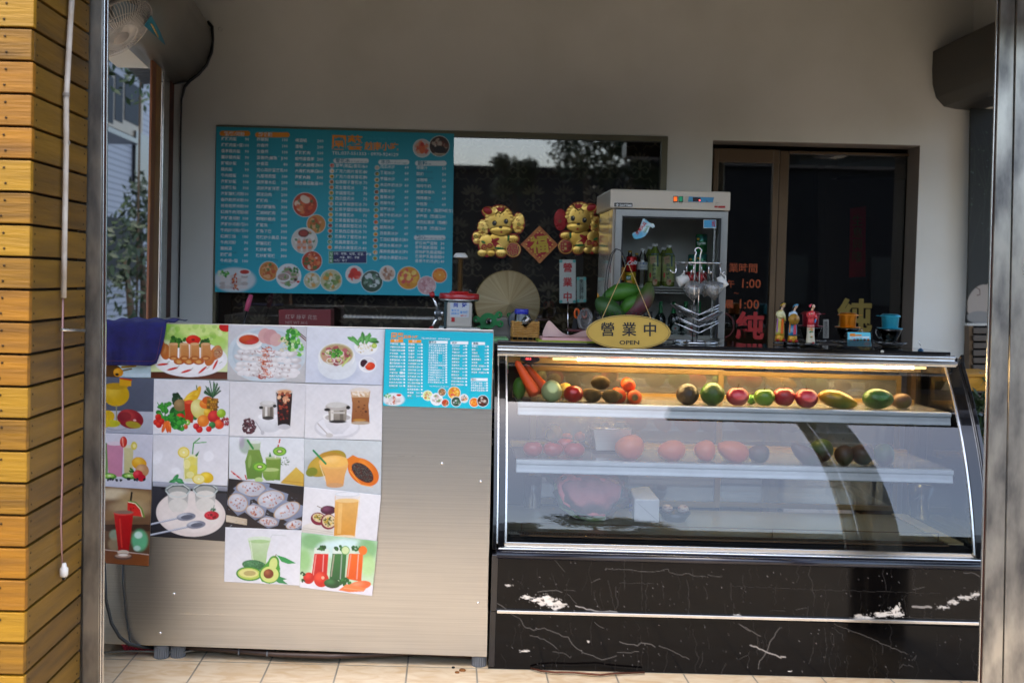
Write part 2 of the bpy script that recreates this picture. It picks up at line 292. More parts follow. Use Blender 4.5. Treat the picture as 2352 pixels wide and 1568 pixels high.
# ================================================================ ground and street
def tilemat(name,c1,c2,cm,wd,rough=.35,mort=.004,off=0,h=None,ns=9,dark=.0):
    m,nt,b=newmat(name); tc=N(nt,'ShaderNodeTexCoord'); br=N(nt,'ShaderNodeTexBrick'); br.offset=off; br.squash=1
    br.inputs['Scale'].default_value=1; br.inputs['Brick Width'].default_value=wd; br.inputs['Row Height'].default_value=h or wd; br.inputs['Mortar Size'].default_value=mort; br.inputs['Mortar Smooth'].default_value=.2; br.inputs['Mortar'].default_value=(*lin(cm),1)
    nt.links.new(tc.outputs['Object'],br.inputs['Vector'])
    for i,(a,sc_) in enumerate(((c1,1),(c2,1.0))):
        ns_=N(nt,'ShaderNodeTexNoise'); ns_.inputs['Scale'].default_value=ns; ns_.inputs['Detail'].default_value=7; ns_.inputs['Distortion'].default_value=1.2
        r=N(nt,'ShaderNodeValToRGB'); r.color_ramp.elements[0].position=.38; r.color_ramp.elements[1].position=.66; r.color_ramp.elements[0].color=(*lin(c1),1); r.color_ramp.elements[1].color=(*[x*(1-.06*i) for x in lin(c2)],1)
        mp=N(nt,'ShaderNodeMapping'); mp.inputs['Scale'].default_value=(1,2.2,1); nt.links.new(tc.outputs['Object'],mp.inputs[0]); nt.links.new(mp.outputs[0],ns_.inputs['Vector']); nt.links.new(ns_.outputs['Fac'],r.inputs[0]); nt.links.new(r.outputs[0],br.inputs['Color%d'%(i+1)])
    nt.links.new(br.outputs['Color'],b.inputs['Base Color']); b.inputs['Roughness'].default_value=rough
    bp=N(nt,'ShaderNodeBump'); bp.invert=True; bp.inputs['Strength'].default_value=.5; bp.inputs['Distance'].default_value=.003; nt.links.new(br.outputs['Fac'],bp.inputs['Height']); nt.links.new(bp.outputs[0],b.inputs['Normal'])
    return m
seam=PZ(938.7,1503,0); sy_=PZ(940,1530,0).y
M_floor=tilemat('beige floor tiles','cdbb9f','bfa47f','7f786b',.262,.38,.0035,h=.30)
mb=MB(); mb.add([(-3.2,2.2,0),(4.2,2.2,0),(4.2,7.6,0),(-3.2,7.6,0)],[(0,1,2,3)]); 
floor=mb.build('floor',M_floor,loc=(seam.x-.262*12,sy_-.30*12,0),fix=False,kind='structure')
M_asph=mat('asphalt','454442',.9,col2='3a3937',scale=1.5,bump=.4,bscale=80)
mb=MB(); mb.add([(-400,-400,-.06),(400,-400,-.06),(400,400,-.06),(-400,400,-.06)],[(0,1,2,3)]); mb.build('ground',M_asph,fix=False,kind='structure')
M_pave=tilemat('pavement slabs','4c4843','57524b','34312d',.3,.7,.006)
mb=MB(); mb.box(-12,12,-.9,2.2,-.055,-.004); mb.build('pavement',M_pave,kind='structure')
mb=MB(); 
for i in range(14): mb.box(-14+i*2,-13.2+i*2,-5.05,-4.93,-.06,-.056)
mb.build('road_markings',M_txtw,kind='structure')
# ================================================================ the shop shell
YW=5.5
xl=P(402,420,YW).x; xr=P(2226,500,YW).x
wx0,wx1=P(493,500,YW).x,P(1528,500,YW).x; wz1=P(1010,301,YW).z; wz0=1.10
dx0,dx1=P(1630,560,YW).x,P(2105,560,YW).x; dz1=P(1870,328,YW).z
mb=MB()
T=.14
mb.box(xl-.12,wx0,YW,YW+T,0,3.1); mb.box(wx0,wx1,YW,YW+T,0,wz0); mb.box(wx0,wx1,YW,YW+T,wz1,3.1); mb.box(wx1,dx0,YW,YW+T,0,3.1); mb.box(dx0,dx1,YW,YW+T,dz1,3.1); mb.box(dx1,xr,YW,YW+T,0,3.1)
wall=mb.build('back_wall',M_wall,label='pale painted shop wall behind the counters, with a window and a doorway',cat='wall',loc=(xl,YW,0))
mb=MB(); mb.box(dx1-.001,dx1+.004,YW+.001,YW+T,0,dz1); mb.box(dx0,dx1,YW+.001,YW+T,dz1-.004,dz1+.002); mb.build('door_reveal',M_wallR,wall)
mb=MB(); a=P(506,68,YW); mb.lathe([(0,-.004),(.010,-.004),(.010,.002)],(a.x,a.y-.002,a.z),12,M=Matrix.Rotation(PI/2,3,'X')); mb.build('cable_hole',M_black,wall)
def SL(s_,x=0,z=0): return Vector((xl+.077*s_+x,YW-s_,z))   # left side wall line, s metres toward the street
mb=MB(); mb.prism([(xl-.12,3.4,2.98),(xr+.3,3.4,2.98),(xr+.3,5.6,2.98),(xl-.12,5.6,2.98)],(0,0,.1)); mb.build('ceiling',M_ceil,kind='structure')
mb=MB(); mb.box(-3.2,4.6,3.12,3.46,2.51,10.2); mb.build('lintel_facade',M_facade,label='rendered shopfront facade over the opening',cat='facade',loc=(0,3.2,2.5))  # lintel edge, with unseen upper storeys added above it to block light
mb=MB(); mb.box(-3.2,4.6,3.47,7.8,10.0,10.2); mb.build('roof',M_facade,kind='structure')  # unseen slab added over the shop to block light
mb=MB(); mb.box(1.27,4.4,2.9,3.1,2.40,2.508); mb.build('reflection_blocker',M_blackm,label='dark sign box under the lintel at the right of the opening',cat='sign box',loc=(1.8,3.2,2.34))  # unseen box added to block the sky reflected in the window and door
# window in the back wall
win=thing('shop_window','wide window with an olive metal frame behind the menu board and gold dogs','window',(wx0,YW,wz0))
fw=.030; mb=MB()
mb.box(wx0,wx0+fw*.6,YW-.012,YW+.05,wz0,wz1); mb.box(wx1-fw,wx1,YW-.012,YW+.05,wz0,wz1); mb.box(wx0+fw*.6,wx1-fw,YW-.012,YW+.05,wz1-fw*.9,wz1); mb.box(wx0+fw*.6,wx1-fw,YW-.012,YW+.05,wz0,wz0+fw); mb.build('window_frame',M_alufr,win,bevel=.002)
mb=MB(); mb.box(wx0+fw*.6,wx1-fw,YW+.012,YW+.016,wz0+fw,wz1-fw*.9); mb.build('window_pane',M_pane,win)
bp_=Pic('P',(520,285),(1560,315),(1560,790),(520,760),YW+.10,1.7,'4a3e36')
cols=['b0a690','bcb09a','9a907c']
def motif(cx,cy,s_):
    c=random.choice(cols)
    for k in range(-3,4):
        a=k*.42; 
        bp_.e(cx+math.sin(a)*17*s_,cy-math.cos(a)*15*s_,3.0*s_,9*s_,c,a,a=.8,soft=1.6)
    for sgn in (-1,1):
        bp_.l([(cx,cy+14*s_),(cx+sgn*12*s_,cy+8*s_),(cx+sgn*19*s_,cy+16*s_),(cx+sgn*13*s_,cy+23*s_),(cx+sgn*8*s_,cy+17*s_)],2.6*s_,c,.7)
        bp_.l([(cx,cy+30*s_),(cx+sgn*9*s_,cy+36*s_),(cx+sgn*20*s_,cy+33*s_),(cx+sgn*26*s_,cy+42*s_)],2.4*s_,c,.6)
    bp_.e(cx,cy+4*s_,4*s_,8*s_,c,a=.7,soft=1.5); bp_.e(cx,cy+25*s_,3*s_,6*s_,c,a=.7,soft=1.5)
for j in range(7):
    for i in range(16): motif(525+i*70+(35 if j%2 else 0),300+j*74,1.05)
bp_.build('damask_wallpaper',M_wallpaper,thick=.01,label='dark brown damask wallpaper panel inside the window',cat='wallpaper')
mb=MB(); mb.box(wx0-.1,wx1+.1,YW+.2,YW+.24,.9,wz1+.2); mb.build('wallpaper_backing',M_dark,label='dark partition behind the wallpaper panel in the window',cat='partition',loc=(wx0,YW+.2,.9))
# doorway with sliding glass door
dr=thing('sliding_glass_door','bronze framed sliding glass door with red and orange lettering in the dark doorway','door',(dx0,YW+.1,0))
YD=YW+.10
def pb(mb,x0,y0,x1,y1,Y,dp,mi=0): qbox('P',x0,y0,x1,y1,Y,dp,mi,mb)
za=0.0
def vbar(mb,xa,xb,Y,dp,z0,z1,yref=560): a,b_=P(xa,yref,Y).x,P(xb,yref,Y).x; mb.box(a,b_,Y,Y+dp,z0,z1)
zt=P(1800,345,YD).z; zt2=P(1700,372,YD).z
mb=MB(); vbar(mb,1634,1645,YD,.03,0,zt2); vbar(mb,1771,1784,YD-.004,.03,0,zt2); vbar(mb,1645,1771,YD,.03,zt2-.002,zt); vbar(mb,1634,1645,YD,.03,zt2,zt); vbar(mb,1771,1784,YD,.03,zt2,zt); mb.build('door_sash',M_brownal,dr,bevel=.002)
mb=MB(); vbar(mb,1785,1806,YD+.035,.05,0,zt); mb.build('door_mullion',M_brownal,dr,bevel=.002)
mb=MB(); vbar(mb,1645,1771,YD+.012,.005,.05,zt2-.004); mb.build('door_pane',M_pane,dr)
mb=MB(); vbar(mb,1807,2090,YD+.05,.005,.05,zt); mb.build('side_pane',M_pane,dr)
mb=MB(); vbar(mb,2086,2094,YD+.03,.05,0,zt); vbar(mb,1807,2086,YD+.03,.05,zt-.012,zt); mb.build('pane_edge',M_brownal,dr)
mt=MB(); YT=YD+.009
letter(mt,'A5',YT,358,1008,52,'業時間',0,'l',.028,.01); letter(mt,'A5',YT,345,1112,44,'午',0); letter(mt,'A5',YT,432,1117,58,'1:00',0,'l',.028,.004); letter(mt,'A5',YT,392,1168,28,'〜',0); letter(mt,'A5',YT,330,1250,50,'晨',0,off=.01); letter(mt,'A5',YT,415,1255,60,'1:00',0,off=.004)
letter(mt,'A5',YT,405,1440,150,'純',1,'l',.028,.035)
mt.tube([Q('A5',320+math.cos(a)*72,1370+math.sin(a)*80,YT) for a in [i*PI/12 for i in range(24)]],.004,6,2,True)
mt.build('door_lettering',[mat('orange film','c2561c',.5),mat('red film','b01214',.5),mat('maroon film','5a0c10',.5)],dr)
mt=MB(); letter(mt,'A5',YD+.046,1082,1390,185,'純',0,'l',.02,.035); mt.build('yellow_lettering',mat('yellow film','786608',.5),dr)
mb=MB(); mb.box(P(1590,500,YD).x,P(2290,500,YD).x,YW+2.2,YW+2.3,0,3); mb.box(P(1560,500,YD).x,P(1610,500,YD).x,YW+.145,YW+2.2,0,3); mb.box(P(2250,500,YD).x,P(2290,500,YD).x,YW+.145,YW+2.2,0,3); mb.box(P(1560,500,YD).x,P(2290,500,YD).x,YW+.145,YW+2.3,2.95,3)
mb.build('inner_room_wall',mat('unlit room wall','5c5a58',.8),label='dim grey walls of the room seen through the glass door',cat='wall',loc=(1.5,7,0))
ind=thing('inner_door','dark brown inner door hung with a red paper strip','door',(2.2,YW+.9,0)); YI=YW+.9
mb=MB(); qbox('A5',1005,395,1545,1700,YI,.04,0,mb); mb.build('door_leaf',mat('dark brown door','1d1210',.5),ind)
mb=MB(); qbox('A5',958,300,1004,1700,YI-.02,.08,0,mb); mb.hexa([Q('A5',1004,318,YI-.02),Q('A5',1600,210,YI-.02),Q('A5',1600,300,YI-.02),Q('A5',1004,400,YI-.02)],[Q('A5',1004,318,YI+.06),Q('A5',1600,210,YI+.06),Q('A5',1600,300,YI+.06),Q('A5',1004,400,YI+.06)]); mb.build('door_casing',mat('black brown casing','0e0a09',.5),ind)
mb=qprism('A5',[(1168,590),(1275,573),(1270,1045),(1163,1050)],YI-.012,.003); sp=mb.build('paper_strip',mat('red paper','d0182c',.7),label='red paper strip with gold characters on the inner door',cat='paper banner',loc=(2.4,YI-.012,1))
mt=MB(); letter(mt,'A5',YI-.014,1218,700,62,'生意興隆',0,vert=80,ang=0); mt.build('characters',mat('gold ink','7a6a18',.5),sp)
mb=qbox('A5',990,1330,1026,1455,YD+.044,.002); st=mb.build('bell_sign',mat('grey film','8f908c',.6),label='small grey sticker with vertical writing low on the dark door glass',cat='sticker',loc=(2.2,YD+.04,1.3))
mt=MB(); letter(mt,'A5',YD+.042,1008,1362,20,'來訪請按鈴',0,vert=22,ang=0,res=1); mt.build('characters',M_txtk,st)
# ---------------- right side: roller box, graphic panel, slatted shutter
bx=[(2143,119),(2141,160),(2142,195),(2150,225),(2168,245),(2195,251),(2231,254),(2250,254),(2250,90),(2200,90)]
def boxpoly(pts,Y0,Y1,sh=0):
    A=[P(x,y,Y0) for x,y in pts]; return A,[Vector((a.x+sh,Y1,a.z)) for a in A]
def loft(mb,A,B,mi=0,sm=True):
    k=len(A); mb.add(A+B,[(i,(i+1)%k,k+(i+1)%k,k+i) for i in range(k)],mi,sm); mb.add(A,[tuple(range(k))],mi); mb.add(B,[tuple(range(k))[::-1]],mi)
rb=thing('roller_shutter_box','dark curved roller shutter box high on the right','shutter box',(2.5,5.4,2.4))
mb=MB(); A,B=boxpoly(bx,YW-.004,3.6); loft(mb,A,B); mb.build('housing',mat('dark grey sheet metal','3d3a35',.45,.2,scale=3),rb)
mb=MB(); a=P(2262,225,5.0); mb.prism([P(2268,220,4.9),P(2300,160,4.4),P(2300,215,4.4)],(0,0,-.006)); mb.build('guide_flap',M_black,rb)
xs_=P(2229,500,YW-.05).x
mb=MB(); mb.box(xs_,xs_+.12,3.6,YW,P(2240,254,YW).z,3.0); mb.build('side_wall',M_wall,label='pale side wall over the right shutter opening',cat='wall',loc=(xs_,5,2.5))
gp=thing('graphic_panel','dark printed panel showing a furry white animal, beside the right steel post','advertising panel',(xs_,5.2,1.6))
gr=Pic('P',(2229,250),(2300,235),(2300,750),(2222,742),YW-.06,1.6,'111510')
for i in range(40): gr.l([(random.uniform(2225,2300),random.uniform(255,600))]*1+[(2262+random.uniform(-40,40),random.uniform(255,600))],1.2,random.choice(['252b20','1c2418','30382c']),.6)
gr.sc(30,2262,400,35,140,(1,3),['3a4a3a','4a5a58','202a24'])
gr.e(2285,700,42,60,'8d857d',.3,hi='b0a89e'); gr.e(2250,690,26,40,'9a928a',.5); gr.e(2292,650,22,50,'2a1c16',.1); gr.e(2250,728,30,14,'7d7d7c'); 
for x_,y_ in ((2242,660),(2268,712)): gr.l([(x_,y_),(x_+8,y_+4),(x_+9,y_+16),(x_+2,y_+18)],1.8,'4a2c22')
gr.build('printed_sheet',M_board,gp,thick=.01)
mb=MB(); qbox('P',2222,742,2300,748,YW-.07,.03,0,mb); mb.build('bottom_rail',M_alu,gp)
sh=thing('slatted_shutter','grey brown slatted shutter beside the display case','shutter',(xs_,5.3,0))
mb=MB()
for i in range(13): qbox('P',2236,753+i*17,2310,766+i*17,YW-.09-.01*(i%2),.02,0,mb)
mb.build('slats',mat('taupe slats','4c443c',.5,scale=4),sh,bevel=.002)
mb=MB(); qbox('P',2226,748,2235,1100,YW-.08,.05,0,mb); mb.build('shutter_guide',M_brownal,sh)
mb=MB(); qbox('P',2229,748,2310,1000,YW-.06,.01,0,mb); mb.build('shutter_backing',M_dark,sh)
yc=thing('yellow_crate','ochre yellow crate behind the curved end of the display case','crate',(2.45,5.0,.9))
mb=MB(); qbox('P',2225,866,2310,898,5.0,.25,0,mb); mb.build('crate_wall',mat('ochre plastic','c08a18',.5),yc,bevel=.004); mb=MB(); qbox('P',2222,858,2312,866,4.99,.27,0,mb); mb.build('rim',mat('ochre plastic rim','b07c14',.5),yc,bevel=.003)
def leafcloud(mb,c,r,n,s_,mi=0,flat=1):
    for i in range(n):
        d_=Vector((random.gauss(0,1),random.gauss(0,1),random.gauss(0,1)*flat)).normalized()*(random.random()**.45); p=Vector(c)+Vector((d_.x*r[0],d_.y*r[1],d_.z*r[2]))
        u=Vector((random.gauss(0,1),random.gauss(0,1),random.gauss(0,1))).normalized(); v=u.orthogonal().normalized(); q=s_*random.uniform(.6,1.4)
        mb.add([p-u*q,p-v*q*.4,p+u*q,p+v*q*.4],[(0,1,2,3)],mi)
M_leaf=mat('green leaves','2f4a1c',.55,col2='1c3012',scale=6); M_leafd=mat('dark leaves','1b2a14',.6,col2='2b3d1a',scale=3); M_bark=mat('bark','4a3c2c',.9,bump=.5)
pl=thing('potted_plant','leafy green plant standing behind the right end of the display case','plant',(2.5,5.0,.3))
mb=MB(); leafcloud(mb,P(2268,960,5.0),(.11,.12,.2),220,.035); mb.build('foliage',M_leaf,pl,fix=False); mb=MB(); a=P(2268,1000,5.0); mb.tube([(a.x,a.y,.12),(a.x+.01,a.y,a.z)],.012); mb.build('stem',M_bark,pl); mb=MB(); mb.lathe([(0,0),(.09,0),(.12,.2),(.11,.2),(.08,.02)],(a.x,a.y,.0),18); mb.build('pot',mat('terracotta','6a4030',.8),pl)
# ---------------- left side: roller box, jamb, outside
bxl=[(478,55),(487,75),(489,100),(483,128),(469,155),(449,176),(426,189),(402,194),(380,194),(380,30),(440,30)]
lb=thing('roller_shutter_box','grey curved roller shutter box along the upper left','shutter box',(-1.3,5.4,2.4))
mb=MB(); A,B=boxpoly(bxl,YW-.004,3.62,.077*1.88); loft(mb,A,B); mb.build('housing',mat('grey sheet metal','85827a',.3,.3,scale=3),lb)
X5=P(440,100,5.0).x
mb=MB(); mb.add([Q('C5',770,405,3.92),Q('C5',870,250,3.92),Q('C5',1010,500,4.35),Q('C5',1100,712,4.7)],[(0,1,2,3)],0); mb.prism([Q('C5',770,405,3.92),Q('C5',870,250,3.92),Q('C5',1010,500,4.35),Q('C5',1100,712,4.7)],(0,.006,.004),0); mb.prism([Q('C5',870,365,3.99),Q('C5',900,380,4.0),Q('C5',1000,570,4.3),Q('C5',995,600,4.32)],(0,-.004,-.002),1); mb.build('decal',[mat('teal film','1c7f9a',.5),mat('amber film','b08a30',.5)],lb)
cb=[(477,50),(487,62),(488,90),(486,120),(474,150),(455,172),(436,186),(424,200),(417,230),(415,300),(414,500),(410,740)]
mb=MB(); mb.tube([P(x,y,YW-.012-.02*(1 if y<190 else 0)) for x,y in cb],[.0085]*4+[.008]*4+[.0045]*4,8); wc=mb.build('wall_cable',M_black,label='thick black cable looping from the shutter box down the pale wall',cat='cable',loc=(xl,YW,2))
mb=MB(); mb.tube([P(x,y,YW-.03) for x,y in ((330,105),(350,160),(372,188),(400,193),(436,186))],.004,6); mb.build('thin_cable',M_black,label='thin black cable under the left shutter box',cat='cable',loc=(xl,YW-.03,2.4))
jb=thing('shutter_guide_jamb','upright frame with red brown, silver and dark strips beside the side opening','door jamb',(xl,5,0))
def strip(name,xa,xb,m,z1,th=.012,off=0):
    def s_of(px): t=(px-1030-0)/F; return (YW*t-xl)/(.077+t)
    sa,sb=s_of(xa),s_of(xb); A=[SL(sa,off),SL(sb,off),SL(sb,-th),SL(sa,-th)]; mb=MB(); mb.prism(A,(0,0,z1)); mb.build(name,m,jb,bevel=.003)
strip('painted_strip',341,350,M_brick,2.47); strip('orange_strip',350.4,362,mat('orange edge','a87838',.5,col2='8a5c2c',scale=6),2.47,.011); strip('dark_channel',362.4,368,M_dark,2.47,.05,-.03); strip('silver_strip',368.4,381,M_alu,2.47,.01); strip('dark_strip',381.4,401,M_rust,2.47,.03,-.012)
mb=MB(); a,b_=P(366,730,5.35),P(397,745,5.35); mb.box(a.x,b_.x,5.2,5.49,b_.z-.1,a.z); mb.build('white_sill',M_white,jb,bevel=.004)
mb=MB(); mb.prism([SL(.0,-.30),SL(0,-.1),SL(1.9,-.1),SL(1.9,-.30)],(0,0,.5)); mb.prism([SL(.0,-.30,2.5),SL(0,-.02,2.5),SL(1.9,-.02,2.5),SL(1.9,-.30,2.5)],(0,0,.5)); mb.build('side_wall',M_wall,label='pale side wall above and below the left opening',cat='wall',loc=(xl,5,0))
# neighbouring house seen through the side opening
def sidingmat(name,c1,c2,per):
    m,nt,b=newmat(name); tc=N(nt,'ShaderNodeTexCoord'); sp_=N(nt,'ShaderNodeSeparateXYZ'); mu=N(nt,'ShaderNodeMath',operation='MULTIPLY'); mu.inputs[1].default_value=1/per; fr=N(nt,'ShaderNodeMath',operation='FRACT'); gt=N(nt,'ShaderNodeMath',operation='GREATER_THAN'); gt.inputs[1].default_value=.22; mx=N(nt,'ShaderNodeMix',data_type='RGBA')
    nt.links.new(tc.outputs['Object'],sp_.inputs[0]); nt.links.new(sp_.outputs[2],mu.inputs[0]); nt.links.new(mu.outputs[0],fr.inputs[0]); nt.links.new(fr.outputs[0],gt.inputs[0]); nt.links.new(gt.outputs[0],mx.inputs[0]); mx.inputs[6].default_value=(*lin(c2),1); mx.inputs[7].default_value=(*lin(c1),1); nt.links.new(mx.outputs[2],b.inputs['Base Color']); b.inputs['Roughness'].default_value=.6; return m
hs=thing('neighbour_house','white tiled house with dark windows seen through the side opening','house',(-4.3,14,0))
XH=-4.2
mb=MB(); mb.box(XH-3,XH,9,20,0,9); mb.build('wall',sidingmat('white wall tiles','8e9096','66686e',.075),hs)
def hq(x0,y0,x1,y1,dx,mb,X=XH,th=.06):
    A=[PX(x0,y0,X+dx),PX(x1,y0,X+dx),PX(x1,y1,X+dx),PX(x0,y1,X+dx)]
    y0_,y1_=A[0].y,A[1].y; z1_=A[0].z; z0_=A[3].z; mb.box(X+dx-th,X+dx,min(y0_,y1_),max(y0_,y1_),z0_,z1_)
wd=None
mb=MB(); hq(236,158,330,282,.03,mb); wf=mb.build('window',M_brownal,hs)
mb=MB(); hq(240,166,262,276,.036,mb); hq(266,166,284,276,.036,mb); hq(288,168,326,276,.036,mb); mb.build('pane',mat('blue grey window glass','23282e',.6,spec=.1),wf)
mb=MB(); hq(236,284,322,296,.5,mb,th=.5); mb.build('window_canopy',M_blackm,hs)
mb=MB(); hq(232,494,330,640,.06,mb); mb.build('painted_recess',mat('shaded recess','22241f',.9),hs)  # dark slab standing on the wall, the recess's shade put into its colour
mb=MB(); hq(313,300,342,430,.05,mb); mb.build('dark_window',M_blackm,hs)
mb=MB(); hq(236,88,322,150,.04,mb); mb.build('upper_band',sidingmat('pale cladding','7c7e84','56585c',.12),hs)
aw=thing('corrugated_awning','corrugated awning roof beyond the side opening','awning',(-1.8,7,3))
mb=MB(); A0,B0,C0,D0=Q('C5',120,640,6.2),Q('C5',470,712,6.2),Q('C5',1110,1318,9.6),Q('C5',760,1345,10.4); n_=26
for i in range(n_):
    t0,t1=i/n_,(i+1)/n_; p=[A0.lerp(D0,t0),B0.lerp(C0,t0),B0.lerp(C0,t1),A0.lerp(D0,t1)]; dz=.02*(i%2)
    mb.prism([q+Vector((0,0,dz)) for q in p],(0,0,.006))
mb.build('sheet',mat('corrugated sheet','38342a',.6,scale=5),aw); mb=MB(); mb.tube([B0+Vector((0,0,.03)),C0+Vector((0,0,.03))],.03,8); mb.build('edge_bar',M_black,aw)
for (px_,py_,Y_,r_,lab) in ((300,600,10.6,(.42,.6,.62),'dark bushy tree beyond the side opening, below the house windows'),(328,500,12.2,(.25,.4,.55),'thin tree with sparse leaves against the white house wall')):
    c=P(px_,py_,Y_); t=thing('garden_tree',lab,'tree',(c.x,c.y,0),'trees beside the neighbour house'); mb=MB(); leafcloud(mb,c,r_,420,.045); mb.build('crown',M_leafd,t,fix=False); mb=MB(); mb.tube([(c.x,c.y,0),(c.x+.03,c.y,c.z*.6),(c.x-.05,c.y,c.z)],[.06,.045,.02]); mb.build('trunk',M_bark,t)
c=PX(300,90,-3.3); t=thing('garden_tree','leafy branch showing above the corrugated awning','tree',(c.x,c.y,0),'trees beside the neighbour house'); mb=MB(); leafcloud(mb,Q('C5',720,850,11),(.5,.6,.55),320,.05); mb.build('crown',M_leaf,t,fix=False); mb=MB(); a=Q('C5',720,850,11); mb.tube([(a.x,a.y,0),a],[.015,.01]); mb.build('trunk',M_bark,t)
fn=thing('garden_fence','grey vertical board fence low beyond the side opening','fence',(-3,9.5,0)); mb=MB(); mb.box(-4.1,-1.6,9.5,9.56,.1,.93); mb.build('shade_backing',mat('shaded fence back','33332f',.9),fn)  # dark sheet behind the boards, shade between them put into its colour
for i in range(14): mb=MB(); mb.box(-4.1+i*.18,-3.95+i*.18,9.46,9.49,.0,1.02); mb.build('board',mat('grey fence board','5a5a54',.8) if i==0 else bpy.data.materials['grey fence board'],fn)
# ---------------- the street behind the camera (seen in the glass)
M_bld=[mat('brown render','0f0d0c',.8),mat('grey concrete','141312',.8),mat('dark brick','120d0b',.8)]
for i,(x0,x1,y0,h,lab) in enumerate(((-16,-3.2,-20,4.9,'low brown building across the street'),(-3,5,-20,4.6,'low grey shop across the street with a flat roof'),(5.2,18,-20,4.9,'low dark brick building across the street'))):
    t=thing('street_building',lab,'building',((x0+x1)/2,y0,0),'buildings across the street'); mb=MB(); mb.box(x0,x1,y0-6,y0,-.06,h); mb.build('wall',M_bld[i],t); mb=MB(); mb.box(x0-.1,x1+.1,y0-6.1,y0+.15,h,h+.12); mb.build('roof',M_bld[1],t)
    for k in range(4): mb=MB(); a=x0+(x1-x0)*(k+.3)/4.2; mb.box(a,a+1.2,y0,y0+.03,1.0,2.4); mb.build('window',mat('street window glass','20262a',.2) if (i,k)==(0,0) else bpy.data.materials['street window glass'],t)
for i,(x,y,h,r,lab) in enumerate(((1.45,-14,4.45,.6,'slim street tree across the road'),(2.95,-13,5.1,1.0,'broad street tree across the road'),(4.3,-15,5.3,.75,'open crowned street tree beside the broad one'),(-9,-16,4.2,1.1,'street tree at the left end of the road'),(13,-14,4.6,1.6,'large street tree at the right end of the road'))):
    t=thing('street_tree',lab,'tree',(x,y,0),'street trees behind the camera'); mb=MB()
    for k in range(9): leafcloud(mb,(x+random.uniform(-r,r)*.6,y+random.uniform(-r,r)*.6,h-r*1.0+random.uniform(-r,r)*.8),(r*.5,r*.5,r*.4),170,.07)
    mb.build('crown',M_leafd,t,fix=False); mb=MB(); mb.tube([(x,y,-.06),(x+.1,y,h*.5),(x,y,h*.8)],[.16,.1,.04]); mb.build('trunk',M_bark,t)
# ================================================================ wooden pillar, steel posts
PY0,PY1=3.0,3.47
xc=P(66,760,PY0).x; pitch=.0902; ztop=P(70,65,PY0).z
wpil=thing('wooden_pillar','pillar clad in horizontal varnished yellow boards with dark gaps','pillar',(xc,PY0,0))
mb=MB(); ms=MB(); mk=MB()
nb=int(ztop/pitch)
z0_=ztop-pitch*nb-pitch
for i in range(-1,nb+8):
    za_=ztop-pitch*(nb-i)+.0037; zb_=za_+pitch-.0075; j=random.uniform(-.0035,.002)
    if zb_<0: continue
    mb.box(xc-.42,xc+j,PY0,PY0+.022,max(za_,.0),zb_,(0,1,0,2,0,1,2)[i*5%7]); 
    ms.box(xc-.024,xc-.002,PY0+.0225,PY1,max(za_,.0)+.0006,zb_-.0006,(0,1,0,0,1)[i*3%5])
    for zz in (.24,.76):
        p=(xc-.075+random.uniform(-.006,.006),PY0-.0005,za_+(pitch-.0075)*zz); mk.lathe([(0,-.0012),(.0035,-.0012),(.0035,.003)],p,8,M=Matrix.Rotation(-PI/2,3,'X'))
        for yy in (.04,PY1-PY0-.03): mk.lathe([(0,.0012),(.003,.0012),(.003,-.003)],(xc-.0019,PY0+yy,za_+(pitch-.0075)*zz),8,M=Matrix.Rotation(PI/2,3,'Y'))
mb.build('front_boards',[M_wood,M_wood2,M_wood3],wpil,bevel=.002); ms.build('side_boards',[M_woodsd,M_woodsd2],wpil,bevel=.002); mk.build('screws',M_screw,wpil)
mb=MB(); mb.box(xc-.44,xc-.026,PY0+.023,PY1-.01,0,3.2); mb.build('backing',mat('dark batten','241508',.9),wpil)
def PS(px,py): return PX(px,py,xc+.004)   # a point on the pillar's side face
cd=thing('cable_conduit','white plastic conduit running down the side of the wooden pillar','conduit',PS(145,300))
mb=MB(); mb.tube([PS(x,y)+Vector((.008,0,0)) for x,y in ((160,-20),(153,100),(146,225),(146,330),(142,560),(140,684))],.0085,8); mb.build('pipe',mat('white conduit','c9c2b8',.5,col2='a89a88',scale=10),cd)
m_=mat('grey coupling','8a8278',.5)
for x_,y_ in ((146,218),(147,328)): mb=MB(); mb.lathe([(.0095,-.006),(.011,0),(.0095,.006)],PS(x_,y_)+Vector((.008,0,0)),10); mb.build('coupling',m_,cd)
hw=thing('hanging_lead','thin pink and white wire with a white socket hanging on the wooden pillar','wire',PS(140,900))
mb=MB(); mb.tube([PS(x,y)+Vector((.006,0,0)) for x,y in ((140,684),(138,800),(139,950),(138,1100),(135,1200),(138,1292))],.0024,6); mb.build('white_wire',mat('pinkish wire','b08a88',.5),hw)
mb=MB(); mb.tube([PS(x,y)+Vector((.0065,0,0)) for x,y in ((141,684),(140.5,800),(140.5,950),(139.5,1100),(137,1200),(138.6,1292))],.0018,6); mb.build('brown_wire',mat('maroon wire','4a1c18',.5),hw)
mb=MB(); a=PS(138,1310)+Vector((.012,0,0)); mb.lathe([(0,.024),(.006,.024),(.008,.012),(.0125,.008),(.0125,-.012),(.009,-.018),(0,-.018)],a,12); mb.build('socket',M_white,hw); mb=MB(); mb.box(a.x-.004,a.x+.004,a.y-.006,a.y+.006,a.z-.026,a.z-.0185); mb.build('plug_tip',M_blackm,hw)
br=thing('wire_bracket','short silver bracket between the wooden pillar and the steel post','bracket',PS(165,758)); mb=MB(); mb.tube([PS(136,757)+Vector((.006,0,0)),PS(190,759)+Vector((.006,0,0))],.005,6); mb.build('bar',M_alu,br)
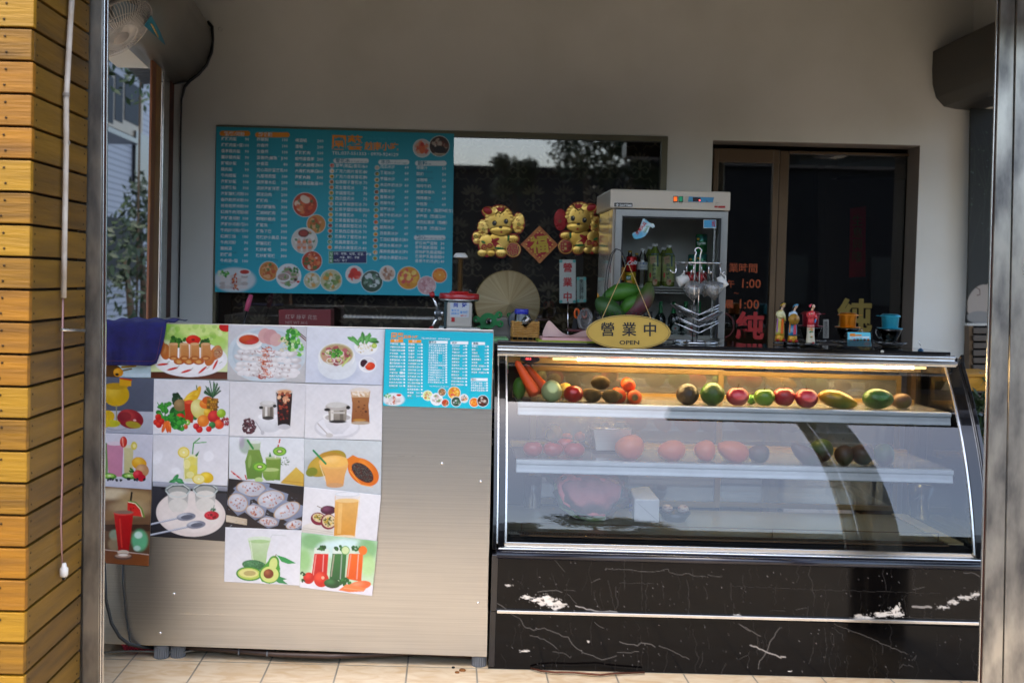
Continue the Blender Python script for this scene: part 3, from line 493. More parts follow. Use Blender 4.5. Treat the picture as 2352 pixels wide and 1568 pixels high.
# left steel post: corners read at the top and bottom of the frame
def post(name,xt,xb,Y,dp,m,par,z0=0,z1=2.51,yt=0,yb=1568,**k):
    a0,a1=P(xt[0],yt,Y),P(xt[1],yt,Y); b0,b1=P(xb[0],yb,Y),P(xb[1],yb,Y)
    def at(p,q,z): t=(z-q.z)/(p.z-q.z); return Vector((q.x+(p.x-q.x)*t,Y,z))
    f=[at(a0,b0,z1),at(a1,b1,z1),at(a1,b1,z0),at(a0,b0,z0)]; mb=MB(); mb.hexa(f,[v+Vector((0,dp,0)) for v in f]); return mb.build(name,m,par,bevel=.0025,**k)
lp=thing('steel_post','weathered steel post with a brown seal, beside the wooden pillar','post',(P(215,1500,3.48).x,3.48,0),'steel posts framing the shopfront')
for q_ in (('face',(201,236),(188,227),3.48,M_colsteel),('ridge',(236.4,241),(227.4,231.5),3.475,M_alu),('seal',(241.3,246),(231.7,234),3.485,M_rust),('inner_edge',(246.3,248.5),(234.3,236.5),3.478,M_alu)): post(q_[0],q_[1],q_[2],q_[3],.01,q_[4],lp)
post('core',(180,214),(165,200),3.4955,.09,M_colsteel,lp)
rp_=thing('steel_post','weathered grooved steel post at the right end of the display case','post',(P(2300,1500,3.48).x,3.48,0),'steel posts framing the shopfront')
for q_ in (('inner_edge',(2290.5,2293),(2248,2250.6),3.478,M_alu),('seal',(2293.2,2298),(2250.8,2256),3.485,M_rust),('face',(2298.3,2332),(2256.3,2302),3.47,M_colsteel),('groove',(2332.2,2336),(2302.2,2305),3.482,M_blackm),('outer_face',(2336.3,2420),(2305.3,2390),3.47,M_colsteel)): post(q_[0],q_[1],q_[2],q_[3],.01,q_[4],rp_)
post('core',(2345,2420),(2312,2390),3.496,.09,M_colsteel,rp_)
# ================================================================ steel counter
YC=4.06
st=thing('steel_counter','brushed stainless steel service counter covered with food pictures','counter',(P(680,1500,YC).x,YC,0))
c0,c1,c2,c3=P(222,737.5,YC),P(1134,757.5,YC),P(1118.5,1508,YC),P(222,1477,YC)
mb=MB(); dv=Vector((0,.012,0)); mb.hexa([c0,c1,c2,c3],[p+dv for p in (c0,c1,c2,c3)]); mb.build('front_panel',M_steel,st,bevel=.002)
mb=MB(); q=[p+Vector((0,.0125,0)) for p in (c0,c1,c2,c3)]; q[0].z-=.055;q[1].z-=.055;q[2].z+=.02;q[3].z+=.02;q[1].x-=.004; q[2].x-=.004; mb.hexa(q,[p+Vector((0,.58,0)) for p in q]); mb.build('cabinet',M_steel,st)
M_foot=mat('grey rubber foot','6a6e72',.6)
for px_,yt,yb_,Yl in ((371,1487,1516,4.095),(409,1488,1513,4.11),(1100,1507,1532,4.095)):
    a=P(px_,yb_-6,Yl); mb=MB(); mb.lathe([(.0,.0),(.023,.0),(.023,.2),(0,.2)],(a.x,Yl,.015),16); lg=mb.build('leg',M_steel,st)
    mb=MB(); n=18
    for k in range(n): g=2*PI*k/n; mb.box(a.x+math.cos(g)*.026-.0025,a.x+math.cos(g)*.026+.0025,Yl+math.sin(g)*.026-.0025,Yl+math.sin(g)*.026+.0025,.001,.040)
    mb.lathe([(0,.0),(.0265,.0),(.0265,.041),(.029,.043),(.029,.052),(.0,.052)],(a.x,Yl,.0005),20); mb.build('foot',M_foot,lg)
for x_,y_ in ((400,1363),(368,1453),(1015,1064),(1104,1105),(1098,1384)): mb=MB(); mb.lathe([(.0055,0),(.005,.0018),(.0028,.003),(0,.0033)],P(x_,y_,YC),12,M=Matrix.Rotation(PI/2,3,'X')); mb.build('rivet',M_chrome,st)
# cable, pipe and baskets under the counter
mb=MB(); mb.tube([P(x,y,Y) for x,y,Y in ((239,1290,3.99),(243,1375,3.99),(256,1430,4.0),(275,1462,4.01),(296,1478,4.03),(330,1485,4.07),(360,1487,4.14),(380,1484,4.3))],.0065,8); mb.build('floor_cable',mat('dark blue black cable','12181c',.5),label='dark rubber cable curving down the left end of the steel counter to the floor',cat='cable',loc=P(300,1480,4.05))
mb=MB(); mb.tube([P(x,y,4.052) for x,y in ((281,1297),(283,1350),(290,1420),(298,1470),(305,1479))],.003,6); mb.build('thin_cable',mat('dark blue black cable 2','171c20',.5),label='thin dark cable hanging on the counter below the watermelon juice picture',cat='cable',loc=P(290,1400,4.05))
mb=MB(); mb.tube([PZ(x,y+6,.03) for x,y in ((390,1478),(500,1484),(640,1496),(760,1500),(850,1496),(960,1492),(1100,1500))],.011,8); pp=mb.build('drain_pipe',mat('brown pipe','3c2a20',.5),label='brown pipe lying behind the steel legs under the counter',cat='pipe',loc=PZ(700,1495,.05))
for x_,y_ in ((549,1490),(614,1494)): a=PZ(x_,y_+6,.03); mb=MB(); mb.lathe([(.0115,-.003),(.0125,-.003),(.0125,.003),(.0115,.003)],a,12,M=Matrix.Rotation(PI/2,3,'Y')); mb.build('cable_tie',M_foot,pp)
def basket_flat(name,label,poly,Y,m,dp=.16):
    t=thing(name,label,'basket',P(*poly[0],Y)); A=[P(x,y,Y) for x,y in poly]; mb=MB(); mb.hexa(A,[p+Vector((0,dp,.0)) for p in A]); mb.build('basket_wall',m,t,bevel=.002); return A
hm,nt_,b_=newmat('perforated red plastic'); tc=N(nt_,'ShaderNodeTexCoord'); vo=N(nt_,'ShaderNodeTexChecker'); vo.inputs['Scale'].default_value=170; vo.inputs['Color1'].default_value=(*lin('d82848'),1); vo.inputs['Color2'].default_value=(*lin('6a0f20'),1); nt_.links.new(tc.outputs['Object'],vo.inputs[0]); nt_.links.new(vo.outputs[0],b_.inputs[0])
hy,nt_,b_=newmat('perforated yellow plastic'); tc=N(nt_,'ShaderNodeTexCoord'); vo=N(nt_,'ShaderNodeTexChecker'); vo.inputs['Scale'].default_value=190; vo.inputs['Color1'].default_value=(*lin('d8a808'),1); vo.inputs['Color2'].default_value=(*lin('7a5a04'),1); nt_.links.new(tc.outputs['Object'],vo.inputs[0]); nt_.links.new(vo.outputs[0],b_.inputs[0])
basket_flat('red_basket','red perforated plastic basket on the floor under the counter',[(276,1474),(354,1480),(354,1503),(289,1502)],4.15,hm)
basket_flat('yellow_basket','yellow perforated plastic basket tucked behind the red one under the counter',[(300,1472),(357,1476),(355,1488),(303,1480)],4.12,hy,.02)
mb=MB(); mb.tube([PZ(x,y,.02) for x,y in ((235,1498),(300,1494),(420,1497),(470,1488),(560,1489))],.004,6); mb.build('grey_hose',mat('grey hose','6a665c',.6),label='thin grey hose lying along the tiles under the counter',cat='hose',loc=PZ(400,1497,.02))
for k,(x_,y_,r_) in enumerate(((1041,1529,.006),(1062,1535,.012),(1050,1540,.008))):
    a=PZ(400+0+x_-400,y_-(-0)+2,.004); mb=MB(); mb.lathe([(0,.002),(r_,.001),(r_*1.1,-.003)],a,10); 
    mb.build('fallen_scrap',mat('dry leaf','7a4a18',.8) if k else M_dark,label=('small dark spot on the tiles left of the right steel foot','dry brown scrap on the tiles near the right steel foot','smaller curled brown scrap on the tiles near the right steel foot')[k],cat='scrap',loc=a)
# ================================================================ pictures on the counter
GR='food and drink prints on the steel counter'
lay=[0]
def pic(k,tl,tr,br,bl,bg='e6e6ea'):
    lay[0]+=1; return Pic(k,tl,tr,br,bl,YC-.0012-.0007*lay[0],4.2,bg)
def fin(p,name,label): 
    p.noise(.035,46); p.C=p.C*.80; p.build(name,M_print,label=label,cat='picture print',group=GR)
# row 1
p=pic('A6',(5,300),(395,310),(389,441),(5,437),'b9d2dc'); p.e(80,395,90,60,'5a3a14').e(140,400,38,34,'d08a10',hi='f0b030').e(130,415,14,10,'20140a').l([(170,360),(270,350)],16,'a8861c').l([(180,385),(240,372)],12,'6a5010').r(190,405,389,441,'c6dae4'); fin(p,'food_print','print of yellow fruit on pale blue, mostly hidden by the navy cloth')
p=pic('A6',(388,28),(984,36),(973,452),(389,441),'dce9b0')
p.e(560,90,190,70,'8fc83a',.1,a=.8,soft=30).e(800,80,220,90,'d6ec8c',.2,a=.9,soft=40).e(850,180,130,70,'a6d84e',a=.7,soft=25).sc(30,700,90,300,60,(10,34),['7dbb2c','c9e87a','eaf3b8','9dd045'],a=.45).e(965,52,55,38,'c8160f').e(405,120,40,80,'3d7a1c',a=.5)
p.r(385,395,980,455,'4a2416','6a3822').e(690,300,285,135,'f2f2f4',0,hi='ffffff').e(690,292,255,112,'ffffff',a=.5)
p.sc(26,600,165,70,40,(9,20),['2c6a1e','1f4d16','4a8a2a']).sc(26,785,170,60,36,(9,20),['2c6a1e','1f4d16','4a8a2a']).e(712,152,55,38,'d31a0c',hi='ee3a22').e(712,150,14,9,'8a0f08')
for x_,y_,r0 in ((500,240,-.1),(455,200,.1),(885,250,.5),(840,290,.3)): p.e(x_,y_,40,62,'c06a2c',r0,hi='e09a58')
for x_ in (605,680,755): p.e(x_,315,42,26,'b85c1e',hi='d88438').e(x_,320,20,12,'e0a860')
for x_,r0 in ((560,-.1),(643,0),(722,.0),(806,.1)): p.p([(x_-34,182),(x_+36,178),(x_+40+8*r0*10,285),(x_-36,292)],'d2955a','c47c3a').e(x_+2,182,34,10,'e2b07c').e(x_+3,290,34,17,'a8541c').e(x_+3,292,22,9,'d89a58').l([(x_-26,190),(x_-28,280)],7,'e8c090',.6)
p.e(905,250,34,42,'b8805a',.3).sc(14,900,245,24,28,(3,6),['8a4a2a','d8b890','5a7a2a'])
for x_,y_,r0 in ((480,338,-.1),(555,372,-.25),(660,390,-.3),(785,380,-.7),(882,340,-1.1)): p.e(x_,y_,42,8.5,'c8140a',r0,hi='e83a20').l([(x_+30,y_-8),(x_+52,y_-24)],3,'3a6a1c')
fin(p,'food_print','print of fried spring rolls on a white plate with red chillies')
p=pic('A6',(983,36),(1580,50),(1568,480),(973,461),'c9c9cc'); p.grad('d2d3d8','c2c0bf').e(1275,265,300,215,'cdd9e0').e(1275,255,262,185,'b9cbd6').e(1275,250,250,170,'c6d4dc',soft=20)
p.e(1142,165,98,68,'f4f2f0').e(1142,150,96,52,'e8e4e0').e(1140,150,78,38,'b8300e',hi='d85a20').e(1160,165,40,14,'c83a3a')
p.e(1262,120,52,58,'d9a9a6',.2).e(1305,130,55,60,'cf9c9c',.3).e(1345,150,45,50,'d9aeaa',.4).l([(1460,55),(1590,170)],9,'7a4a38').l([(1480,60),(1590,150)],7,'5e3428')
p.sc(46,1460,130,70,55,(8,22),['2f8a2a','57b23c','1d6a1e','8ed06a']).sc(40,1500,220,60,60,(6,20),['a8d878','6fbf4a','dceec0','3f9a34']).sc(24,1400,190,40,60,(4,10),['e8dfb8','d8c898'])
for j,(y_,x0,x1) in enumerate(((250,1090,1470),(300,1065,1500),(345,1080,1500),(385,1070,1490),(415,1090,1470))):
    for t in np.linspace(x0,x1,9): p.e(t,y_+random.uniform(-6,6)+(t-1280)*.05,42,22,random.choice(['dcd6d4','cfc8c8','e8e4e4']),random.uniform(-.3,.3),hi='f2f0f0')
    p.sc(12,(x0+x1)/2,y_,200,18,(3,9),['9a6a5a','b88a7a','7a4a3c'],a=.55)
for i in range(90): a=random.uniform(0,6.3); y_=random.uniform(205,450); x_=1262+random.gauss(0,26)-(y_-300)*.08; p.l([(x_-14*math.cos(a),y_-10*math.sin(a)),(x_+9,y_+5),(x_+14*math.cos(a),y_+10*math.sin(a))],4,random.choice(['c8501c','a8380e','e07a3a','8a2c0c']))
fin(p,'food_print','print of white steamed rice rolls topped with orange shallots and a red dip')
p=pic('A7',(148,50),(746,72),(728,498),(135,478),'dfe3ec'); p.grad('e6e9f0','d2d8e6').e(390,400,150,80,'b9c4d8',soft=50,a=.7)
p.e(380,345,150,110,'dfe5ea').e(376,280,140,108,'f2f4f2',hi='ffffff').p([(238,280),(514,280),(480,370),(430,400),(330,400),(270,360)],'eef0f0','d6dce2').e(376,262,128,84,'cfc8a8').e(376,264,120,76,'b8a070')
p.sc(60,376,268,105,62,(12,30),['b8666a','a85058','c8848a','9a4a4c','c89a80']).sc(16,376,265,90,55,(8,16),['d8c890','e8dcb0'])
for x_,y_ in ((320,250),(385,310),(330,310),(400,255)): 
    for r_ in (30,): p.l(ellp(x_,y_,r_,r_*.7,16)+[ (x_+r_,y_)],5,'efe9e2')
p.sc(60,370,255,50,30,(4,12),['3f8a28','5cae3a','2c6a1c']).sc(24,376,265,110,66,(3,7),['3f8a28','7cc04a']).l([(420,350),(475,285)],13,'c8d87a')
p.e(600,205,90,62,'f4f6f6').sc(50,590,210,66,44,(3,9),['e8dcb8','f4ecd0','c8b080'],el=.2)
for a,x_,y_ in ((-.9,560,145),(-.4,600,135),(-1.6,575,135),(.2,655,160),(-.1,640,150),(-2.2,520,160),(-2.7,500,150),(-1.2,615,140)): p.e(x_,y_,46,15,random.choice(['3f8a38','58a34a','2c6a2a']),a,hi='7cc070')
p.e(664,195,21,19,'a8c83a').e(664,195,14,12,'d0e070'); p.e(612,340,68,60,'f2f4f6').e(612,336,58,50,'e2e4e8').e(585,330,28,30,'3a1020',.3).e(632,352,38,30,'d83a12',-.2,hi='f05a28').l([(575,372),(630,305)],6,'f0f0f2')
fin(p,'food_print','print of a white bowl of beef noodle soup with herbs and sauces')
# row 2
p=pic('A6',(5,432),(413,447),(405,873),(5,861),'4e5464'); p.grad('5a6072','4a5060').p([(5,690),(413,700),(405,873),(5,861)],'b8bcc8','a8acba').e(124,570,100,88,'c8a012',hi='dcb838').e(124,505,92,26,'b89018').l([(125,655),(128,800)],10,'8a8a6a').e(128,820,80,22,'9a9ca8').e(128,818,70,16,'b4b6c2')
p.p([(150,445),(240,455),(238,505),(148,500)],'d8a018').l([(155,445),(240,458)],12,'b83a18').e(232,755,102,72,'8a1c28',.25,hi='b84040').e(255,800,60,26,'a8a02c',.2,a=.8).e(190,735,50,34,'6a1424',a=.6).e(265,765,12,8,'e8b0a8')
p.e(60,735,52,46,'d0a81c').e(95,790,60,28,'b8b428').e(40,790,40,30,'c8b020'); fin(p,'food_print','print of a round glass of yellow mango drink beside a red mango')
p=pic('A6',(413,447),(993,465),(985,881),(405,873),'e2e2e6'); p.grad('dfdfe4','e6e6ea')
p.sc(60,690,700,130,60,(16,40),['1d5a22','2c7a2c','174a1c']).sc(40,510,700,70,70,(8,26),['2c7a2c','3f9a34','1d5a22']).l([(495,640),(500,780)],8,'2c7a2c').l([(470,690),(440,630)],6,'3f9a34').sc(26,590,600,36,40,(10,22),['1f3a22','2a4a2c'])
for x_,y_,a in ((700,570,-.6),(720,590,-.9),(745,560,-1.2),(690,600,-.3)): p.e(x_,y_,60,20,'e2ac18',a,hi='f4d048')
p.l([(738,500),(742,530)],8,'5a7a28').e(612,650,48,46,'8a7048',hi='a88c60').p([(645,620),(722,620),(710,785),(655,785)],'c8381c','b02a14').e(684,625,38,14,'e05a34')
p.e(758,680,62,78,'d8cc70',-.4,hi='ece6a0').e(812,640,52,38,'e0701c',hi='f09a3c').e(822,612,40,30,'c8580e').p([(818,590),(905,600),(895,700),(815,690)],'9a6a1c','7a4a14'); 
for i in range(5):
    for j in range(5): p.e(826+i*17+(8 if j%2 else 0),605+j*20,7,8,random.choice(['c8901c','a8701a','6a4a14']))
for i in range(22): a=random.uniform(-2.9,-.25); p.l([(862,590),(862+math.cos(a)*66,575+math.sin(a)*random.uniform(60,120))],8,random.choice(['2c5a34','1d4424','4a7a4c']))
for x_,y_,r_,c,h in ((820,705,27,'e0a818','f4d050'),(790,770,46,'e07818','f4a040'),(872,738,48,'b81420','e04038'),(928,712,34,'8ab020','b8d850'),(912,795,38,'d8401a','f47038'),(858,802,26,'2c6a34','4a9a50'),(615,745,34,'c01a14','e84030'),(668,782,22,'8ab838','c8e070'),(655,815,18,'c04a1c','e07040'),(760,835,26,'c81418','f04038'),(832,832,22,'c81418','f04038'),(735,810,24,'b81420','e84040')): p.e(x_,y_,r_,r_,c,hi=h)
p.e(668,782,8,8,'e8f0c0').sc(30,958,775,26,34,(5,9),['8a1424','b82034']); 
for x_,y_ in ((430,780),(470,775),(445,740),(450,800)): p.e(x_,y_,24,24,'c01a14',hi='e84030')
for x_,a in ((490,1.9),(515,1.5),(530,1.4)): p.e(x_,815,46,14,'e0601c',a,hi='f48a40')
p.sc(60,600,790,60,50,(8,20),['2c8a2c','46a83a','1d6a22']); fin(p,'food_print','print of a heap of fruit and vegetables with a pineapple and bananas')
p=pic('A6',(993,465),(1575,485),(1560,898),(988,889),'e2e1e3'); p.grad('dddcdf','e6e4e4')
p.sc(90,1140,810,50,56,(7,12),['3a1420','2c0f18','52202c'],hi='7a4a50').e(1300,825,105,62,'e6e6e8').e(1300,815,80,42,'d2d4d8').p([(1210,735),(1360,735),(1335,830),(1300,850),(1250,845),(1225,810)],'eceef0','d0d2d6').e(1285,738,76,26,'f4f4f6').e(1372,758,30,26,'e8e8ea').e(1370,758,16,14,'d8d8dc')
p.p([(1238,640),(1330,640),(1330,740),(1242,745)],'b8b0a4','8a8278').r(1262,650,1280,745,'e8e4dc').r(1300,650,1322,742,'6a6258').e(1284,640,62,24,'c8c4be').e(1282,632,44,16,'dcdad6').e(1232,668,16,12,'1a1a1a').e(1336,656,14,12,'1a1a1a').e(1286,748,44,14,'3a3530').l([(1190,775),(1240,855)],6,'b0b0b4').e(1243,860,14,16,'c0c0c4')
p.p([(1345,545),(1472,545),(1455,810),(1360,805)],'2a0c08','140605').e(1410,545,66,22,'d8d0c8').e(1410,548,54,16,'e0a878').sc(26,1410,590,50,40,(8,16),['c86a3c','e0a078','8a2c14','f0c8a0'],a=.8).sc(30,1405,690,44,80,(5,11),['8a2010','4a1008','b84828'],a=.6).e(1408,815,48,20,'c8c8cc').l([(1350,560),(1358,800)],5,'e0e0e4',.5)
fin(p,'food_print','print of tall iced black coffee, a drip filter cup and coffee beans')
p=pic('A7',(140,487),(728,500),(722,921),(128,904),'e4e3e5'); p.grad('e2e1e4','e6e5e6')
p.e(380,820,175,90,'d4d4d8').e(380,812,160,76,'e6e6ea').p([(274,735),(495,735),(470,820),(420,868),(350,872),(295,815)],'eceaea','cfd0d6').e(384,738,112,36,'f2f2f2').e(384,744,98,28,'b8b4b0').e(510,770,32,28,'e6e6ea').e(508,770,18,16,'dcdce0')
p.p([(308,660),(456,660),(448,768),(318,770)],'b0a898','857c70').r(330,670,352,768,'e2ddd4').r(400,670,428,768,'6e665c').e(382,662,92,30,'bcb6ae').e(376,648,76,22,'d2d0ca').p([(335,700),(440,700),(440,715),(335,715)],'cac4ba').e(304,684,24,12,'15120f').e(464,668,16,14,'15120f').e(384,775,66,12,'2a2522').l([(232,790),(310,875)],9,'b8b4b0').e(320,880,28,17,'c8c4c0')
p.p([(482,535),(634,540),(620,650),(628,780),(488,780),(496,640)],'b07848','8a4c1c').e(556,540,76,24,'e2d8cc').r(488,548,628,590,'e0c8a8','c8a47c').sc(24,556,560,62,20,(5,12),['f0e4d4','c89868','e8d4b8']).sc(10,560,680,50,60,(4,12),['5a2c10','6a3818'],el=.4).e(558,785,72,14,'b8a48c').e(550,764,50,10,'d8a040',a=.6)
fin(p,'food_print','print of a tall iced milk coffee beside a steel drip filter on a white cup')
# row 3
p=pic('A6',(5,861),(406,874),(393,1299),(5,1274),'d0d0dc'); p.grad('d2d2de','c4c6d4').p([(5,930),(60,940),(60,1200),(5,1200)],'5e7a4c','7a9a5c').p([(52,945),(178,945),(170,1195),(65,1195)],'c888a4','c07e9a').e(116,942,62,16,'dccbd8').p([(182,965),(255,965),(250,1175),(185,1175)],'cdc596','bdb67e').e(218,965,38,12,'d8d4b8')
p.e(180,930,28,42,'c02a20',hi='e06050').l([(172,900),(178,960)],7,'e8a090').e(260,960,24,32,'d8c850').e(262,960,12,16,'ece09a').e(300,1095,58,48,'d89c18',.4,hi='ecc048').e(322,1150,52,50,'b4845a',hi='cca47c').sc(16,240,1150,18,16,(5,12),['1d5a22','2c7a2c'])
for x_ in (72,222): p.e(x_,1192,56,24,'4c8a2c',.1).e(x_,1188,36,14,'9ac860').e(x_,1188,12,5,'e4ecc0')
p.e(290,1180,38,34,'b8142c',hi='e04850').e(316,1205,34,28,'b8142c').sc(16,200,1217,160,8,(9,12),['10141c','1c2430']); fin(p,'food_print','print of pink and yellow milkshakes with kiwi and berries')
p=pic('A6',(406,874),(986,881),(976,1267),(401,1236),'dedde1'); p.grad('dedde2','e4e3e6').e(440,1050,34,55,'f2f2f6',.5,a=.8,soft=20).e(830,1040,40,40,'f2f2f6',a=.8,soft=20).e(580,1150,36,26,'f2f2f6',a=.8,soft=16)
p.l([(708,1020),(716,940),(762,902)],9,'3c9a3c').l([(716,940),(812,932)],7,'4aa848').p([(636,1040),(748,1040),(744,1218),(642,1220)],'dcd88a','d2cc60').e(692,1042,56,15,'e8e8b8').e(700,1075,36,34,'e8dc6c').e(664,1100,26,36,'f0e896').e(714,1140,32,36,'e6d85c').e(690,1180,30,24,'eae49a').l([(640,1045),(646,1215)],4,'f4f4e0').e(692,1222,52,14,'d8dcc8')
p.e(640,1010,45,42,'e6cc3c').e(640,1010,36,33,'efe28a').e(640,1010,8,8,'f6f2d0').p([(728,1030),(760,998),(750,1030),(735,1045)],'2f7a34').e(815,1202,54,42,'e0b81c',.2,hi='f4d84c').e(756,1214,50,38,'e8c834').e(756,1213,42,31,'f0e69a').e(756,1213,8,7,'f8f4d8')
for a,x_,y_ in ((.1,600,1222),(-.9,578,1205),(2.8,560,1230),(.4,612,1235)): p.e(x_,y_,34,15,'2f8a48',a,hi='5cb070')
fin(p,'food_print','print of a glass of lemonade with a green straw and cut lemons')
p=pic('A6',(988,892),(1562,902),(1558,1273),(985,1210),'dcdfe2'); p.grad('dfe4e8','d8dadd').e(1110,960,46,60,'5c8a4c',a=.5,soft=20).e(1085,930,20,50,'a88ab0',a=.5,soft=14).l([(1005,1155),(1080,1215)],11,'d88a88').l([(1020,1170),(1030,1178)],11,'c02a28').l([(1050,1192),(1062,1200)],11,'c02a28').l([(1110,1185),(1120,1215)],9,'c83a38')
p.p([(1140,930),(1230,930),(1222,1000),(1248,1070),(1238,1215),(1125,1215),(1108,1080),(1142,1010)],'b8c8a8','6f9a48').p([(1136,990),(1222,990),(1246,1075),(1236,1210),(1126,1210),(1110,1080)],'7a9a42','5c8230').e(1184,932,46,12,'e0e8e0').l([(1130,920),(1170,980)],16,'2c8a3c').e(1145,1080,12,50,'9ab868',.1,a=.6)
p.p([(1266,1055),(1384,1050),(1378,1225),(1280,1215)],'7a9a3c','64862c').e(1325,1052,60,14,'aabf74').r(1266,1020,1384,1052,'d8e0d8',a=.5).p([(1238,1140),(1368,1140),(1355,1200),(1330,1225),(1270,1225),(1248,1200)],'88a84c','6a8c34').e(1303,1142,66,14,'b4c880').l([(1378,905),(1340,1050)],10,'e8e0e0').l([(1376,912),(1370,935)],10,'c0201c').l([(1364,955),(1359,975)],10,'c0201c')
for x_,y_,r_ in ((1374,1002,52),(1222,1120,54)): p.e(x_,y_,r_,r_*.68,'5c9a2c').e(x_,y_,r_*.82,r_*.52,'8cc040').e(x_,y_,r_*.42,r_*.26,'4a5a1c').e(x_,y_,r_*.28,r_*.15,'ece8c0')
p.p([(1290,1045),(1300,1005),(1312,1045)],'2c7a34').sc(30,1415,1080,36,34,(2,5),['3f6a34']).p([(1390,1230),(1500,1122),(1562,1180),(1560,1272),(1380,1245)],'d8b850','c49c38').l([(1400,1225),(1558,1245)],4,'a87c28').e(1215,1220,32,20,'b8d088'); fin(p,'food_print','print of green kiwi smoothies in a bottle and glasses')
p=pic('A7',(128,907),(722,925),(714,1342),(127,1272),'c5cdd0'); p.grad('ccd4d6','bcc2c6').e(250,1110,150,60,'a0aaae',soft=40,a=.5).e(300,1095,160,84,'a8902c',-.45,hi='c8a43c').e(185,1160,46,34,'7c8424',-.3).e(340,1040,90,34,'b8862c',.1,a=.7)
p.p([(242,1085),(475,1085),(440,1180),(428,1262),(298,1262),(285,1180)],'e8b060','d89a58').e(358,1085,118,52,'e8b468').e(358,1082,106,42,'f0bc60',hi='f8cc7c').e(362,1262,66,18,'c89868').l([(250,1110),(292,1230)],8,'f6dcb0',.6).l([(198,996),(292,1096)],15,'1c8a4c')
p.e(580,1160,132,92,'d86c14',.65,hi='f0902c').p([(455,1060),(500,1030),(560,1060),(480,1150)],'e07a1c').e(575,1165,98,56,'4a1c0c',.72).sc(150,572,1162,92,50,(5,9),['14100e','241c18','3a302c'],rot=.72,hi='6a6460').l([(478,1150),(560,1255),(650,1275)],7,'f4b04c',.7)
fin(p,'food_print','print of an orange papaya drink with a halved papaya full of seeds')
# row 4
p=pic('B1',(22,82),(390,108),(369,686),(14,662),'6a4a30'); p.grad('7a5c40','4a2c1c').e(90,140,140,40,'d8c8a8',a=.8,soft=40).e(270,170,130,50,'a88c60',a=.8,soft=40).e(230,250,150,60,'b8a078',a=.7,soft=50).e(60,300,60,40,'8a6a44',a=.7,soft=30).r(22,370,380,420,'2a140e',a=.8).e(110,450,40,40,'8aa08a',a=.7,soft=20).e(300,490,60,80,'5cb888',a=.8,soft=30).e(290,450,30,26,'d0e8e0',a=.8,soft=14).e(280,550,26,20,'b8d8d0',a=.8,soft=14).e(110,520,50,50,'9a8a6c',a=.6,soft=30).p([(14,555),(372,600),(369,686),(14,662)],'6a3a1c','7a4420').l([(14,558),(372,598)],5,'c8b8b0')
p.l([(240,130),(232,190)],14,'141210').e(205,280,122,118,'d8242c',0,a=0).p([(208,195),(262,205),(308,250),(328,312),(205,300)],'c8201c','d83028').l([(215,192),(270,206),(314,252),(332,312)],12,'6a8a3a').l([(212,200),(266,212),(305,256),(320,310)],6,'e8e0c0').sc(5,250,250,30,30,(3,5),['1c0c08'])
p.p([(105,285),(252,285),(218,570),(138,570)],'b80f14','98080e').e(178,285,74,18,'d04038').e(178,278,74,14,'8a6a5a').l([(150,330),(165,540)],12,'e03a30',.6).e(175,580,44,18,'c8b8a8').e(174,612,70,26,'5a4038').e(174,606,60,16,'a88c7c').e(174,600,36,10,'e0d8d0'); fin(p,'food_print','print of red watermelon juice in a footed glass with a melon slice')
p=pic('B1',(398,45),(965,86),(942,498),(379,460),'26262c'); p.grad('34343c','1c1c22').p([(398,45),(965,86),(962,120),(396,80)],'b8bcc8','6a6c78').l([(470,100),(960,130)],18,'14141a').e(685,290,262,172,'ded2cc',.08,hi='eae0da').e(685,280,235,150,'e4dad4',.08,soft=20)
for x_,y_ in ((588,130),(795,125)): p.p([(x_-80,y_-10),(x_+80,y_-10),(x_+72,y_+100),(x_+40,y_+145),(x_-40,y_+145),(x_-72,y_+100)],'9a9c9a','d8d4cc').e(x_,y_+95,72,52,'dcd8d0').e(x_,y_-20,96,48,'8a9694').e(x_,y_-24,82,36,'5c6464').e(x_,y_-14,74,32,'a8aaa4').e(x_,y_+20,70,30,'dcd8d0').l([(x_-90,y_-10),(x_-60,y_+22),(x_,y_+34),(x_+60,y_+22),(x_+90,y_-10)],7,'ccd6d4').l([(x_-84,y_-30),(x_-40,y_-58),(x_+40,y_-60),(x_+84,y_-30)],6,'dce4e2')
for x0,y0,x1,y1,cx,cy in ((379,370,600,320,650,312),(379,450,680,385,725,372)): p.l([(x0,y0),(x1,y1)],13,'9aa0b0').l([(x0,y0-3),(x1,y1-3)],4,'d8dce6').e(cx,cy,72,30,'7c8090',-.1,hi='d0d4de').e(cx+5,cy+2,46,16,'5c606e',-.1)
p.e(842,302,56,34,'b01424',hi='d83444').sc(14,842,300,40,24,(6,12),['7a0c18','d83444']).l([(862,225),(850,275)],5,'4a7a5a').sc(6,856,258,18,12,(5,10),['3a6a4a']); fin(p,'food_print','print of two glass yogurt jars and spoons on a white plate')
p=pic('B1',(973,24),(1541,85),(1522,414),(946,391),'241c1c')
for x_,y_,rx,ry,a in ((1140,100,130,68,.1),(1290,180,120,78,-.2),(1040,205,90,80,.5),(1170,270,82,54,.3),(1410,265,125,66,-.45),(1270,350,80,40,.1),(1465,370,75,38,-.3)):
    p.p([(x_-rx*1.05,y_),(x_-rx*.2,y_-ry*1.2),(x_+rx*1.1,y_-ry*.5),(x_+rx*.9,y_+ry*.7),(x_,y_+ry*1.25)],'8a94aa','747c92'); p.e(x_,y_,rx*.86,ry*.84,'b89468',a).e(x_,y_,rx*.8,ry*.78,'b8bac4',a,hi='d4d6de').sc(26,x_,y_,rx*.66,ry*.6,(4,9),['a8583c','c07a58','8a3c28','d0a080','c8c8d0'],rot=a,a=.8)
for x_ in (975,1020,1065): p.p([(950,298+(x_-975)*.35),(1110,330+(x_-975)*.35),(1108,345+(x_-975)*.35),(950,318+(x_-975)*.35)],'d8ccb8','b8a488')
